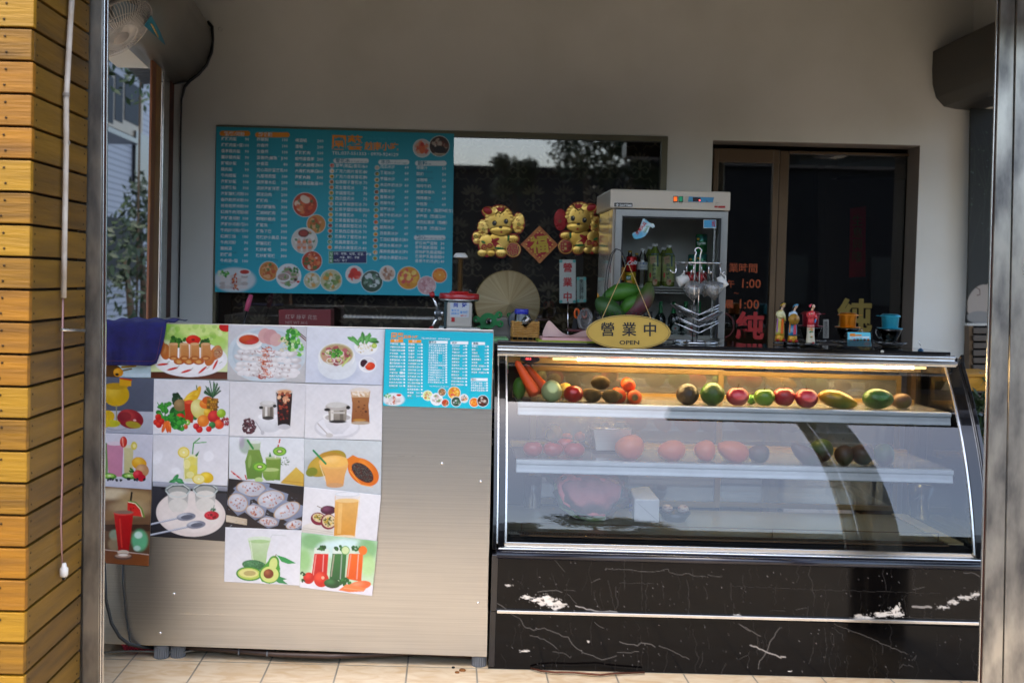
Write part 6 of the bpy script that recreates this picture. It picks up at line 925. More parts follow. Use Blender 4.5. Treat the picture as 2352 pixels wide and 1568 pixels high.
# ---- figurines
M_skin=mat('painted skin','d8b494',.3,coat=.3); M_hair=mat('painted black hair','0c0a0a',.25,coat=.4); M_gold=mat('painted gold','c8901c',.3,.3); M_redp=mat('painted red','a80c10',.3,coat=.4)
def figurine(x0,Y,label,cdress,cdress2,csash,cband,dx=0,hat=False,red=False):
    """x0: window x of the figure's middle line, drawn as the yellow one and shifted"""
    t=thing('figurine',label,'figurine',Q('C4',x0,745,Y),'painted ladies in long dresses on the display case'); k='C4'; d=x0-408; yo=dx
    md=mat(label[:18]+' robe',cdress,.3,col2=cdress2,scale=9,coat=.4,ramp=(.45,.62),stretch=(1,1,2))
    mb=MB(); stack(mb,k,Y,[(728+yo,x0-5,88,.45),(732+yo,x0-5,94,.45),(752+yo,x0-5,94,.45),(758+yo,x0-5,86,.45)],n=24); bs=mb.build('base',mat('black lacquer base','0e0a08',.2,coat=.4) if 'black lacquer base' not in bpy.data.materials else bpy.data.materials['black lacquer base'],t)
    if not red:
        mb=MB(); stack(mb,k,Y,[(620+yo,x0-4,56),(660+yo,x0-8,62),(700+yo,x0-8,66),(722+yo,x0-8,60)]); mb.build('trousers',M_gold,t)
        for sx in (-34,44): mb=MB(); blobe(mb,k,x0+sx,705+yo,24,20,Y-.012,.012,0,.2); mb.build('shoe',M_redp,t)
        mb=MB(); stack(mb,k,Y,[(302+yo,x0+12,16),(312+yo,x0+8,34),(330+yo,x0+2,46),(370+yo,x0,44),(410+yo,x0-2,42),(430+yo,x0,44),(500+yo,x0-2,54),(570+yo,x0-4,58),(632+yo,x0-6,62)]); dr_=mb.build('robe',md,t)
        mb=MB(); limb(mb,k,[(x0-36,325+yo,16,0),(x0-48,365+yo,18,-.004),(x0-30,392+yo,17,-.014),(x0+20,398+yo,12,-.02)],Y); limb(mb,k,[(x0+42,330+yo,14,0),(x0+54,390+yo,15,-.004),(x0+60,450+yo,13,-.006)],Y); mb.build('sleeves',md,dr_)
        mb=MB(); blobe(mb,k,x0+32,396+yo,12,7,Y-.021,.004); blobe(mb,k,x0+60,468+yo,8,12,Y-.006,.004); mb.build('hands',M_skin,t)
        mb=MB(); qprism(k,[(x0+20,420+yo),(x0+46,420+yo),(x0+40,620+yo),(x0+4,620+yo)],Y-.019,.004,0,mb); mb.build('sash',mat(label[:18]+' sash',csash,.4,coat=.3),dr_)
        mb=MB(); qprism(k,[(x0-42,415+yo),(x0-26,420+yo),(x0-34,520+yo),(x0-38,596+yo),(x0-52,590+yo)],Y-.016,.004,0,mb); mb.build('side_ribbon',mat(label[:18]+' ribbon','b070b0' if not hat else 'e08a30',.4),dr_)
        mb=MB(); stack(mb,k,Y,[(258+yo,x0+30,13),(302+yo,x0+16,15),(312+yo,x0+16,20)]); mb.build('neck',M_skin,t)
        hx,hy=x0+38,240+yo
    else:
        mb=MB(); stack(mb,k,Y,[(292+yo,x0+12,18),(304+yo,x0+8,40),(325+yo,x0,52),(365+yo,x0,50),(410+yo,x0-2,44),(430+yo,x0,46),(480+yo,x0-4,50)]); dr_=mb.build('robe',mat('coral robe','d83a40',.3,coat=.4),t)
        mb=MB(); stack(mb,k,Y,[(480.5+yo,x0-4,50.3),(520+yo,x0-4,50)]); mb.build('robe_fade',mat('pink fade','dc7a70',.3,coat=.4),dr_)
        mb=MB(); stack(mb,k,Y,[(520.5+yo,x0-4,50.3),(600+yo,x0-6,50),(700+yo,x0-8,60),(728+yo,x0-8,62)]); mb.build('skirt',mat('cream skirt','d8cdb0',.3,coat=.4),t)
        mb=MB(); [blobe(mb,k,x0+a,b+yo,14,7,Y-.0185,.002,c) for a,b,c in ((-14,545,0),(10,555,0),(26,545,0),(-2,572,1),(22,575,1),(-14,580,1),(4,530,0),(0,648,1),(12,640,0))]; mb.build('painted_flowers',[mat('orange flower paint','e08a20',.5),mat('green leaf paint','3a8a3a',.5)],t)
        mb=MB(); limb(mb,k,[(x0-42,320+yo,17,0),(x0-54,362+yo,18,-.006),(x0-24,372+yo,15,-.02),(x0+6,345+yo,12,-.024)],Y); limb(mb,k,[(x0+44,320+yo,16,0),(x0+58,370+yo,17,-.006),(x0+66,400+yo,13,-.01)],Y); mb.build('sleeves',bpy.data.materials['coral robe'],dr_)
        mb=MB(); blobe(mb,k,x0+8,332+yo,9,14,Y-.024,.004); blobe(mb,k,x0+70,406+yo,9,9,Y-.01,.004); mb.build('hands',M_skin,t); mb=MB(); qprism(k,[(x0+50,420+yo),(x0+66,395+yo),(x0+72,430+yo),(x0+60,455+yo),(x0+46,450+yo)],Y-.012,.004,0,mb); mb.build('handkerchief',mat('blue cloth paint','3a7ab8',.4),t)
        mb=MB(); blobe(mb,k,x0+30,725+yo,15,14,Y-.014,.01); mb.build('shoe',M_redp,t)
        mb=MB(); stack(mb,k,Y,[(250+yo,x0+26,14),(294+yo,x0+12,17)]); mb.build('neck',M_skin,t)
        hx,hy=x0+28,240+yo
    mb=MB(); s_=QS(k,Y); c=Q(k,hx,hy,Y); mb.ball(c,(27*s_,.011,34*s_),20,0,None,lambda p:Vector((p.x*(1-.25*max(0,-p.z/(34*s_))),p.y,p.z))); mb.ball(c+Vector((9*s_,-.0112,-4*s_)),(3.5*s_,.002,5*s_),8); hd=mb.build('head',M_skin,t)
    mb=MB(); 
    for ex in (-2,18): mb.ball(c+Vector((ex*s_,-.0105,3*s_)),(4.5*s_,.0012,2*s_),8,0); mb.ball(c+Vector((ex*s_,-.0103,10*s_)),(6*s_,.0012,1.4*s_),8,0)
    mb.ball(c+Vector((9*s_,-.0103,-15*s_)),(4.5*s_,.0012,2*s_),8,1); mb.build('face_paint',[M_hair,M_redp],hd)
    mb=MB(); mb.ball(c+Vector((-9*s_,.004,6*s_)),(30*s_,.012,33*s_),18); 
    if not red: limb(mb,k,[(hx-30,hy,12,.004),(hx-36,hy+40,10,.004),(hx-34,hy+75,6,.006)],Y)
    mb.build('hair',M_hair,t)
    if red: mb=MB(); blobe(mb,k,hx-40,hy-12,15,20,Y,.006); blobe(mb,k,hx-26,hy-30,10,8,Y,.005); mb.build('hair_bow',mat('pink bow paint','d84a60',.4),t)
    else: mb=MB(); mb.tube([Q(k,hx-34,hy+6,Y),Q(k,hx-16,hy-14,Y-.011),Q(k,hx+10,hy-24,Y-.011),Q(k,hx+28,hy-20,Y-.004)],9*s_,8); mb.build('headband',mat(label[:18]+' band',cband,.4),t)
    if hat:
        mb=MB(); cc=Q(k,x0+14,412+yo,Y-.030); mb.lathe([(74*s_,.0),(50*s_,.007),(25*s_,.013),(0,.018)],cc,30,M=Matrix.Rotation(PI/2,3,'X')); o=mb.build('conical_hat',mat('gold straw','c89a3c',.4,col2='8a5c14',scale=3,stretch=(1,1,1)),t); 
        mb=MB(); [mb.tube([cc+Vector((math.cos(a)*72*s_,-.0015,math.sin(a)*72*s_)),cc+Vector((0,-.0185,0))],.0005,4) for a in [i*PI/9 for i in range(18)]]; mb.build('hat_ribs',mat('brown rib','8a5c1c',.6),o)
figurine(408,4.62,'porcelain lady in a yellow dress with a yellow headband','d8c63c','e8e4c0','e86a10','d8b83c')
figurine(578,4.60,'porcelain lady in blue holding a round golden hat','2c86b8','d8e8ec','d8485c','3aa0d0',dx=12,hat=True)
figurine(820,4.54,'porcelain lady in a coral red dress with a pink hair bow','d83a40','d83a40','d83a40','d83a40',dx=18,red=True)
# ---- drip filters on glass cups
for x_,c_,nm,yb,Yc in ((812,'8c1024','dark red',715,4.70),(1312,'d07808','orange',735,4.68),(1880,'2a9ab0','turquoise',748,4.66)):
    dy={'dark red':-32,'orange':-15,'turquoise':0}[nm]; k='C4'; x0=x_; s_=QS(k,Yc)
    t=thing('coffee_filter','%s metal coffee drip filter on a glass cup'%nm,'coffee filter',Q(k,x0,545+dy,Yc),'coloured drip filters on glass cups'); md=mat(nm+' anodised metal',c_,.28,.55); y=dy; mb=MB()
    c=Q(k,x0,548+y,Yc); z=lambda yy:(548-yy)*s_
    mb.lathe([(0,z(552)),(162*s_,z(550)),(165*s_,z(544)),(160*s_,z(540)),(100*s_,z(546))],c,32); mb.build('plate',md,t); mb=MB(); mb.lathe([(98*s_,z(548)),(102*s_,z(540)),(112*s_,z(385))],c,32); mb.build('chamber',md,t)
    mb=MB(); mb.lathe([(130*s_,z(392)),(134*s_,z(382)),(122*s_,z(374)),(96*s_,z(354)),(0,z(350))],c,32); ld_=mb.build('lid',md,t); mb=MB()
    sg=-1 if nm=='turquoise' else 1; mb.box(min(c.x+sg*120*s_,c.x+sg*190*s_),max(c.x+sg*120*s_,c.x+sg*190*s_),Yc-.004,Yc+.004,c.z+z(384),c.z+z(379)); mb.build('lid_tab',md,ld_)
    t=thing('glass_cup','clear glass cup under the %s drip filter'%nm,'cup',(c.x,Yc,ZT),'coloured drip filters on glass cups'); b=Vector((c.x,Yc,ZT+.012)); hh=c.z-b.z-.001; mb=MB(); mb.lathe([(0,.0),(62*s_,.0),(70*s_,.004),(110*s_,hh*.45),(146*s_,hh*.85),(158*s_,hh),(155*s_,hh),(106*s_,hh*.47),(64*s_,.009),(0,.009)],b,32); mb.build('bowl',M_glass,t)
    mb=MB(); sx=-1 if nm=='turquoise' else (-1 if nm=='dark red' else 1); mb.tube([b+Vector((sx*148*s_,0,hh*.88)),b+Vector((sx*190*s_,-.004,hh*.92)),b+Vector((sx*196*s_,-.006,hh*.66)),b+Vector((sx*150*s_,-.004,hh*.38)),b+Vector((sx*112*s_,0,hh*.42))],7*s_,8); mb.build('handle',bpy.data.materials['rim glass'],t)
    t=thing('glass_saucer','clear glass saucer under the cup with the %s filter'%nm,'saucer',(c.x,Yc,ZT),'coloured drip filters on glass cups'); mb=MB(); b=Vector((c.x,Yc,ZT)); mb.lathe([(0,.001),(100*s_,.001),(215*s_,.017),(222*s_,.0205),(210*s_,.0185),(98*s_,.005),(0,.005)],b,40); mb.build('dish',thin_glass('green tinted glass',1.6,(.90,.93,.90),.06,haze=.10) if 'green tinted glass' not in bpy.data.materials else bpy.data.materials['green tinted glass'],t)  # saucer glass carries white haze in place of reflected sky
# ---- card holder
ch=thing('card_holder','clear plastic holder with turquoise business cards on the display case','card holder',Q('C4',1465,812,4.45)); Yh=4.45
p=Pic('C4',(1314,598),(1618,604),(1630,792),(1312,784),Yh,3.4,'6cc8dc'); p.grad('5cc4da','8ccfe0').r(1342,616,1412,652,'e8902c').r(1420,630,1500,650,'e0a048').r(1340,658,1605,676,'eef4f4')
for i,x_ in enumerate((1360,1405,1448,1492,1540,1588)): p.e(x_,702,19,16,['c8c0a8','b8606a','6a4a34','6a8a5a','7a4a40','e07a2c'][i])
p.e(1570,755,40,26,'d8b8b0',a=.7,soft=14).l([(1350,745),(1500,752)],4,'c8e8ee').l([(1350,762),(1480,768)],4,'c8e8ee'); p.build('card',M_print,ch,thick=.003)
mb=MB(); letter(mb,'C4',Yh-.0008,1346,650,30,'園藝',0,'l',.02,.03); letter(mb,'C4',Yh-.0008,1422,649,16,'越南小吃',0,'l',.02,.02,1); letter(mb,'C4',Yh-.0008,1352,671,9,'精緻美食 飲料 雪花冰 外送服務',1,'l',.02,.01,1); mb.build('card_lettering',[M_txto,M_txtt],ch)
mb=MB(); qbox('C4',1268,695,1664,812,Yh-.006,.002,0,mb); qbox('C4',1290,590,1640,812,Yh+.006,.002,0,mb); a,b=Q('C4',1268,806,Yh),Q('C4',1664,818,Yh); mb.box(a.x,b.x,Yh-.008,Yh+.012,ZT+.001,ZT+.004); mb.build('clear_holder',thin_glass('clear acrylic',1.9,(.93,.94,.94)),ch)
bl=thing('suction_hook','tiny blue suction cup with a metal hook at the right end of the case top','hook',Q('D2',950,760,4.44)); mb=MB(); c=Q('D2',955,755,4.44); mb.lathe([(.012,0),(.010,.004),(.004,.009),(0,.011)],(c.x,4.44,ZT+.0005),16); mb.build('cup',mat('blue rubber','1c4a68',.3),bl); mb=MB(); mb.tube([Q('D2',955,690,4.44),Q('D2',925,640,4.44),Q('D2',905,600,4.44),Q('D2',935,585,4.44)],.0016,6); mb.build('hook',M_chrome,bl)
c=Q('D2',155,785,4.371); mb=MB(); mb.ball((c.x,4.373,ZT-.004),(.008,.004,.006),12); mb.build('white_chip',M_cream,label='small white chip on the edge of the black case top',cat='chip',loc=c)
# ---- cup rack
Yr=4.56; k='B7'; s_=QS(k,Yr); cr=thing('cup_rack','chrome wire stand with hanging cups and saucers on the display case','cup rack',(Q(k,1625,1210,Yr).x,Yr,ZT)); cb_=Q(k,1618,1210,Yr); cx_=cb_.x
wr=.0032
mb=MB(); R0=300*s_; mb.tube([(cx_+R0*math.cos(a),Yr+R0*.95*math.sin(a),ZT+.006) for a in [2*PI*i/40 for i in range(40)]],.0045,8,0,True); mb.tube([(cx_-R0*.0,Yr-R0*.9,ZT+.006),(cx_,Yr+R0*.9,ZT+.006)],.003,8); mb.build('base_ring',M_chrome,cr)
zt2_=Q(k,1660,175,Yr).z; ztop_=Q('C3',1225,800,Yr).z; xa_,xb2=Q(k,1600,600,Yr).x,Q(k,1655,600,Yr).x
mb=MB(); mb.tube([(xa_,Yr,ZT+.006),(xa_,Yr,zt2_+.03),(Q('C3',1195,840,Yr).x,Yr,ztop_-.02)]+[(Q('C3',1222,800,Yr).x+.0135*math.cos(a),Yr,ztop_-.014+.014*math.sin(a)) for a in [PI*(1-i/8) for i in range(9)]]+[(xb2+.004,Yr,zt2_+.03),(xb2,Yr,ZT+.006)],wr,8); mb.build('centre_post',M_chrome,cr)
mb=MB(); ra,rb_2=Q(k,1350,165,Yr),Q(k,1955,182,Yr); rr=(rb_2.x-ra.x)/2; cr_x=(ra.x+rb_2.x)/2; zr=zt2_; mb.tube([(cr_x+rr*math.cos(a),Yr+rr*.9*math.sin(a),zr) for a in [2*PI*i/36 for i in range(36)]],wr*.9,8,0,True); mb.tube([(cr_x-rr,Yr,zr),(cr_x+rr,Yr,zr)],wr*.8,6); mb.build('top_ring',M_chrome,cr)
for hx,hy,dep in ((1320,290,0),(1480,260,.03),(1575,262,-.03),(1717,265,.03),(1815,270,-.03),(2000,275,0)):
    a=Q(k,hx,hy,Yr+dep); mb=MB(); sg=-1 if hx<1640 else 1
    if hx==1320: mb.tube([Vector((Q(k,1355,165,Yr).x,Yr,zr)),Q(k,1358,285,Yr),Q(k,1345,305,Yr),Q(k,1318,305,Yr),Q(k,1290,285,Yr),Q(k,1278,262,Yr)],wr*.8,6)
    elif hx==2000: mb.tube([Vector((Q(k,1950,182,Yr).x,Yr,zr)),Q(k,1955,300,Yr),Q(k,1980,320,Yr),Q(k,1995,300,Yr),Q(k,2014,275,Yr)],wr*.8,6)
    else: mb.tube([Vector((a.x-sg*.006,a.y,zr)),Vector((a.x-sg*.006,a.y,a.z-.012)),Vector((a.x,a.y,a.z-.020)),Vector((a.x+sg*.005,a.y,a.z-.010)),a],wr*.8,6)
    mb.build('hook',M_chrome,cr)
for (y0,y1,y2,x0_,x2_,yo) in ((720,868,733,1340,1938,-.028),(765,872,780,1380,1930,.028),(820,945,812,1400,1930,-.028),(905,1032,890,1380,1928,-.028),(950,1040,950,1420,1925,.028),(978,1112,972,1342,1930,-.028)):
    mb=MB(); A,B,C=Q(k,x0_,y0,Yr+yo),Q(k,1660,y1,Yr+yo),Q(k,x2_,y2,Yr+yo); B0=B+Vector((-.012,0,.0045)); B1=B+Vector((.012,0,.0045)); mb.tube([A,B0,B,B1,C],wr*.85,8); mb.build('saucer_arm',M_chrome,cr)
def tilted_saucer(xc_,yc_,rx,ang,label):
    c=Q(k,xc_,yc_,Yr); t=thing('saucer',label,'saucer',c,'glass cups and saucers on the chrome stand'); M=Matrix.Rotation(ang,3,'Y'); mb=MB(); r=rx*s_; mb.lathe([(0,0),(r*.5,.0),(r*.96,.011),(r,.013),(r*.93,.012),(r*.48,.003),(0,.003)],c,36,M=M); mb.build('dish',bpy.data.materials['green tinted glass'],t)
tilted_saucer(1445,860,215,.50,'clear glass saucer leaning in the left side of the chrome stand'); tilted_saucer(1810,955,215,-.47,'clear glass saucer leaning in the right side of the chrome stand')
def hung_cup(hx,hy,cx,cy,r,h,Yc,label,m,tilt,cat='cup'):
    """cup hanging by its handle from a hook, its mouth turned outward and down"""
    c=Q(k,cx,cy,Yc); t=thing('hanging_cup',label,cat,c,'glass cups and saucers on the chrome stand'); R=r*s_; H=h*s_; M=Matrix.Rotation(tilt,3,'Y')
    mb=MB(); mb.lathe([(0,-H/2),(R*.5,-H/2),(R*.55,-H*.44),(R*.86,-H*.05),(R,H/2),(R*.96,H/2),(R*.82,-H*.03),(R*.48,-H*.40),(0,-H*.40)],c,32,M=M); mb.build('bowl',m,t)
    a=Q(k,hx,hy,Yc); mb=MB(); u=M@Vector((-math.copysign(1,tilt),0,0)); A=c+M@Vector((-math.copysign(R*.8,tilt),0,H*.15)); B=c+M@Vector((-math.copysign(R*.6,tilt),0,-H*.3)); mb.tube([A,A.lerp(a,.55)+Vector((.006,0,.004)),a+Vector((.0,0,-.002)),B.lerp(a,.5)+Vector((-.008,0,0)),B],5.5*s_ if m!=M_white else 9*s_,8); mb.build('handle',m if m==M_white else bpy.data.materials['rim glass'],t)
M_cupg=thin_glass('sky haze cup glass',1.6,(.97,.98,.97),.08,haze=.12)  # white haze mixed in stands for the sky reflected on the cups
hung_cup(1575,280,1575,520,135,190,Yr-.03,'clear glass cup hanging on the left of the chrome stand',M_cupg,2.15); hung_cup(1815,285,1845,515,130,190,Yr-.03,'clear glass cup hanging on the right of the chrome stand',M_cupg,2.0); hung_cup(1717,285,1760,500,110,170,Yr+.035,'clear glass cup hanging at the back of the chrome stand',M_cupg,2.4)
hung_cup(1478,285,1455,400,74,150,Yr+.03,'white porcelain milk jug hanging on the left of the chrome stand',M_white,-2.0,'jug'); hung_cup(1985,315,1965,430,72,150,Yr+.0,'white porcelain milk jug hanging at the far right of the chrome stand',M_white,2.6,'jug')
# ---- fruit basket with papayas and the open sign
Yb=4.56; wb=thing('wire_basket','black wire basket with tall looped handles, full of green papayas','basket',(Q(k,640,1100,Yb).x,Yb,ZT)); mb=MB(); cbx=Q(k,650,820,Yb); RX=385*s_; c0_=Vector((cbx.x,Yb,cbx.z-.02))
for i in range(34): a=2*PI*i/34; p=c0_+Vector((RX*math.cos(a),.10*math.sin(a),0)); a2=a+.26; p2=c0_+Vector((RX*math.cos(a2),.10*math.sin(a2),0)); mb.tube([p,p.lerp(p2,.2)+Vector((0,0,.016)),p.lerp(p2,.5)+Vector((0,0,.022)),p.lerp(p2,.8)+Vector((0,0,.016)),p2],.0012,5)
for q,zz in ((1,0),(.8,-.05),(.6,-.075)): mb.tube([c0_+Vector((RX*q*math.cos(a),.10*q*math.sin(a),zz)) for a in [2*PI*i/36 for i in range(36)]],.0016,6,0,True)
for i in range(16): a=2*PI*i/16; mb.tube([c0_+Vector((RX*math.cos(a),.10*math.sin(a),0)),c0_+Vector((RX*.8*math.cos(a),.08*math.sin(a),-.05)),Vector((c0_.x+RX*.6*math.cos(a),Yb+.06*math.sin(a),ZT+.002))],.0013,5)
mb.build('wire_bowl',M_blackm,wb)
mb=MB(); 
for dx,yy in ((0,-.01),(26,.02)): 
    P3=[(400+dx*2,620),(405+dx,480),(430+dx*1.2,250),(480+dx,60),(545+dx*.6,-15),(610+dx*.3,5),(655,80),(680,150),(690,190)]; mb.tube([Q(k,x,y,Yb+yy) for x,y in P3],.0022,7)
    mb.tube([Q(k,400+dx*2,620,Yb+yy),Q(k,372+dx*2,800,Yb+yy*3)],.0022,7)
mb.build('handle_loops',M_blackm,wb)
def papaya(label,p0,p1,p2,r,Y,m,stemc=False):
    A,B,C=Q(k,*p0,Y),Q(k,*p1,Y-.015),Q(k,*p2,Y); n=18; pts=[];rs=[]
    for i in range(n+1): t_=i/n; pts.append(A*(1-t_)**2+B*2*t_*(1-t_)+C*t_*t_); rs.append(r*s_*max(.06,math.sin(PI*(.04+.92*t_))**.55)*(1-.18*(1-t_)))
    t=thing('papaya',label,'papaya',pts[n//2],'green papayas in the wire basket'); mb=MB(); mb.tube(pts,rs,20); mb.build('fruit_body',FM[m],t)
    if stemc: mb=MB(); mb.tube([A,A+Vector((-.002,0,.012)),A+Vector((-.005,0,.02))],[.006,.004,.001],8); mb.build('stem',mat('golden stem','b07a28',.8),t)
papaya('bright green papaya lying across the back of the wire basket',(380,660),(600,520),(880,560),135,Yb+.03,'papg')
papaya('green papaya with a golden stem at the left of the wire basket',(315,640),(400,800),(640,900),150,Yb-.02,'papd',True)
papaya('pale green papaya in the middle of the wire basket',(600,860),(740,700),(900,640),110,Yb+.0,'papg'); papaya('papaya with a purple red tip standing up at the right of the wire basket',(985,440),(1010,700),(680,900),132,Yb-.01,'papr')
Ys=4.345; sg=thing('open_sign','oval gold sign with black Chinese characters and OPEN, hung on a chain','sign',Q(k,718,1105,Ys)); mb=MB(); mb.prism([Q(k,x,y,Ys) for x,y in ellp(718,1104,567,232,64,.012)],(0,.006,0)); o=mb.build('plate',mat('gold acrylic','b59a48',.32,coat=.3),sg,bevel=.0015)
mb=MB(); 
for f_ in (.965,): mb.tube([Q(k,x,y,Ys-.0006) for x,y in ellp(718,1104,567*f_,232*.94,72,.012)],.0009,5,0,True)
mb.build('inner_line',M_txtk,sg)
def thick(mb,x,y,h,ch,Y):  # heavy-waisted characters: thin horizontals, broad verticals
    letter(mb,k,Y,x-h*.018,y,h,ch,0,'c',.0,.004); letter(mb,k,Y-.0002,x+h*.018,y,h,ch,0,'c',.0,.004); letter(mb,k,Y-.0004,x,y,h,ch,0,'c',.0,.012)
mb=MB(); thick(mb,437,1138,158,'營',Ys-.0008); thick(mb,728,1138,158,'業',Ys-.0008); thick(mb,1008,1140,158,'中',Ys-.0008); letter(mb,k,Ys-.0008,730,1268,54,'OPEN',0,'c',.0,.022,w=268); mb.build('lettering',M_txtk,sg)
M_chain=mat('brass chain','d8b478',.3,.8)
mb=MB()
for (xa,ya),(xb,yb) in (((692,190),(365,912)),((722,195),(1022,922))):
    A,B=Q(k,xa,ya,4.50),Q(k,xb,yb,Ys-.003); n=46
    for i in range(n): p=A.lerp(B,(i+.5)/n); d_=(B-A).normalized(); mb.ball(p,(.0019,.0019,.0034),8,0,d_.to_track_quat('Z','Y').to_matrix())
mb.build('chain',M_chain,sg)
# ---- little bamboo basket with jars, papers on a spike
k2='C2'; Yj=4.60; s2=QS(k2,Yj); bb=thing('bamboo_basket','small square woven bamboo basket at the left end of the display case','basket',Q(k2,1312,1125,Yj)); a,b=Q(k2,1148,945,Yj),Q(k2,1480,1120,Yj); zb=ZT+.001; mb=MB(); nrow=9; hh=a.z-zb; D_=.075
mb.box(a.x+.004,b.x-.004,Yj+.003,Yj+D_-.003,zb,zb+.004,1)
for r_i in range(nrow):
    z=zb+.004+hh*(r_i+.5)/nrow
    for side in range(4):
        A,B=[((a.x,Yj),(b.x,Yj)),((b.x,Yj),(b.x,Yj+D_)),((b.x,Yj+D_),(a.x,Yj+D_)),((a.x,Yj+D_),(a.x,Yj))][side]; n=5 if side%2==0 else 4; nn=(0,-1) if side==0 else (1,0) if side==1 else (0,1) if side==2 else (-1,0)
        pts=[]
        for i in range(n*4+1): t_=i/(n*4); w_=.0025*math.sin(PI*(i/4*1.0+r_i)); pts.append((A[0]+(B[0]-A[0])*t_+nn[0]*w_,A[1]+(B[1]-A[1])*t_+nn[1]*w_,z))
        mb.tube(pts,hh/nrow*.5,6)
for i in range(6): x=a.x+(b.x-a.x)*i/5; mb.tube([(x,Yj,zb),(x,Yj,zb+hh+.008)],.0022,6); mb.tube([(x,Yj+D_,zb),(x,Yj+D_,zb+hh+.004)],.0022,6)
mb.build('woven_wall',[mat('bamboo strip','a8742a',.45,col2='c09048',scale=40),M_dark],bb)
jr=thing('blue_lidded_jar','clear jar with a wide blue lid in the bamboo basket','jar',Q(k2,1262,1000,Yj+.035)); c=Q(k2,1262,830,Yj+.035); mb=MB(); mb.lathe([(88*s2,-.088),(90*s2,-.08),(90*s2,-.006),(82*s2,0)],c,24); mb.build('glass',M_glass,jr); mb=MB(); mb.lathe([(0,.020),(88*s2,.020),(93*s2,.018),(93*s2,-.001),(0,-.001)],c,28); mb.build('lid',M_bluepl,jr,bevel=.0005); mb=MB(); mb.lathe([(0,-.03),(80*s2,-.03),(80*s2,-.086),(0,-.086)],c,20); mb.build('contents',mat('green white powder','8a9a7a',.8),jr)
bt=thing('cork_bottle','small tilted clear bottle with a cork and swing clip in the bamboo basket','bottle',Q(k2,1340,960,Yj+.012)); M=Matrix.Rotation(.55,3,'Y'); c=Q(k2,1345,905,Yj+.012); mb=MB(); mb.lathe([(0,-.035),(.020,-.035),(.021,-.006),(.017,.004),(.017,.009),(.019,.011)],c,20,M=M); mb.build('glass',bpy.data.materials['rim glass'],bt); mb=MB(); mb.lathe([(0,-.020),(.0065,-.020),(.0065,.006),(0,.006)],c,12,M=M); mb.build('toothpicks',mat('pale wood','c89a60',.7),bt)
fl=thing('paper_folder','lime green folder with pink papers lying on the case top','folder',PZ(*wp(k2,1900,1150),ZT)); A=[Q(k2,1482,1145,4.42),Q(k2,2250,1168,4.42)]; a,b=A; mb=MB(); mb.box(a.x,b.x,4.40,4.56,ZT+.0006,ZT+.006); mb.build('folder_cover',mat('lime plastic','9aa82c',.5),fl); mb=MB(); mb.box(a.x+.015,b.x,4.41,4.55,ZT+.0065,ZT+.017); mb.build('pink_sheets',mat('pink paper','c88a8c',.7,col2='d8b0ac',scale=3,stretch=(1,1,60)),fl)
mb=MB(); vs=[]; nn=24
prof=[(1530,1085),(1570,985),(1612,893),(1660,935),(1720,1010),(1790,1075),(1850,1105),(1910,1115),(1980,1085),(2060,1050),(2140,1030)]
for j in range(2):
    for i,(x,y) in enumerate(prof): vs.append(Q(k2,x,y if j==0 else 1140,4.43+.03*j-.02*math.sin(i*.6)+(.0 if j==0 else -.02)))
n=len(prof); mb.add(vs,[(i,i+1,n+i+1,n+i) for i in range(n-1)],0,True); o=mb.build('curled_slip',mat('pale pink slip','c4a8a2',.7),fl,fix=True); q=o.modifiers.new('t','SOLIDIFY'); q.thickness=.0008; q=o.modifiers.new('s','SUBSURF'); q.levels=2; q.render_levels=2
spk=thing('bill_spike','upright metal bill spike standing in front of the window','spike',Q(k2,1868,1100,4.60)); mb=MB(); c=Q(k2,1868,1090,4.60); mb.tube([(c.x,4.60,ZT+.005),Q(k2,1868,700,4.60)],.0018,8); mb.build('needle',M_chrome,spk); mb=MB(); mb.tube([Q(k2,1868,712,4.60),Q(k2,1868,676,4.60)],.0030,8); mb.build('black_tip',M_black,spk); mb=MB(); mb.lathe([(0,.014),(.012,.013),(.03,.004),(.032,.0),(0,0)],(c.x,4.60,ZT+.001),24); mb.build('dome_base',M_chrome,spk)
# ---- back worktop, fridge
bt_=thing('back_worktop','black topped worktop behind the display case carrying the drinks fridge','worktop',(1.1,4.8,0)); mb=MB(); mb.box(X0,P(1675,780,4.8).x+.02,4.665,5.3,ZT-.03,ZT-.001); mb.build('top',bpy.data.materials['polished black slab'],bt_); mb=MB(); mb.box(X0+.05,P(1670,780,4.8).x,4.84,5.28,.0,ZT-.031); mb.build('carcass',M_blackm,bt_)
k3='C3'; Yf=4.80; s3=QS(k3,Yf); fr_=thing('drinks_fridge','white countertop drinks fridge with an aluminium framed glass door','fridge',(Q(k3,880,1600,Yf).x,Yf,ZT)); M_fw=mat('fridge white enamel','c9c4b8',.32,coat=.2,scale=2)
zb=ZT; zq=lambda y,x=880:Q(k3,x,y,Yf).z; xq=lambda x,y=700:Q(k3,x,y,Yf).x
xL,xR=xq(196,900),xq(1560,900); zc0,zc1=zq(352),zq(128); FD=.42
mb=MB(); mb.box(xq(172,200),xq(1588,240),Yf-.025,Yf+FD,zc0,zc1); cp=mb.build('cap',M_fw,fr_,bevel=.006)
mb=MB(); mb.box(xL,xL+.02,Yf,Yf+FD,zb,zc0-.001); mb.build('side_panel',mat('glossy side enamel','bfb9ac',.16,coat=.6),fr_); mb=MB(); mb.box(xR-.02,xR,Yf,Yf+FD,zb,zc0-.001); mb.build('side_panel',M_fw,fr_); mb=MB(); mb.box(xL+.021,xR-.021,Yf+FD-.02,Yf+FD,zb,zc0-.001); mb.build('back_panel',mat('fridge lining','c8c8c2',.5),fr_); mb=MB(); mb.box(xL+.021,xR-.021,Yf+.03,Yf+FD-.021,zb+.002,zb+.02); mb.build('bottom_panel',M_fw,fr_)
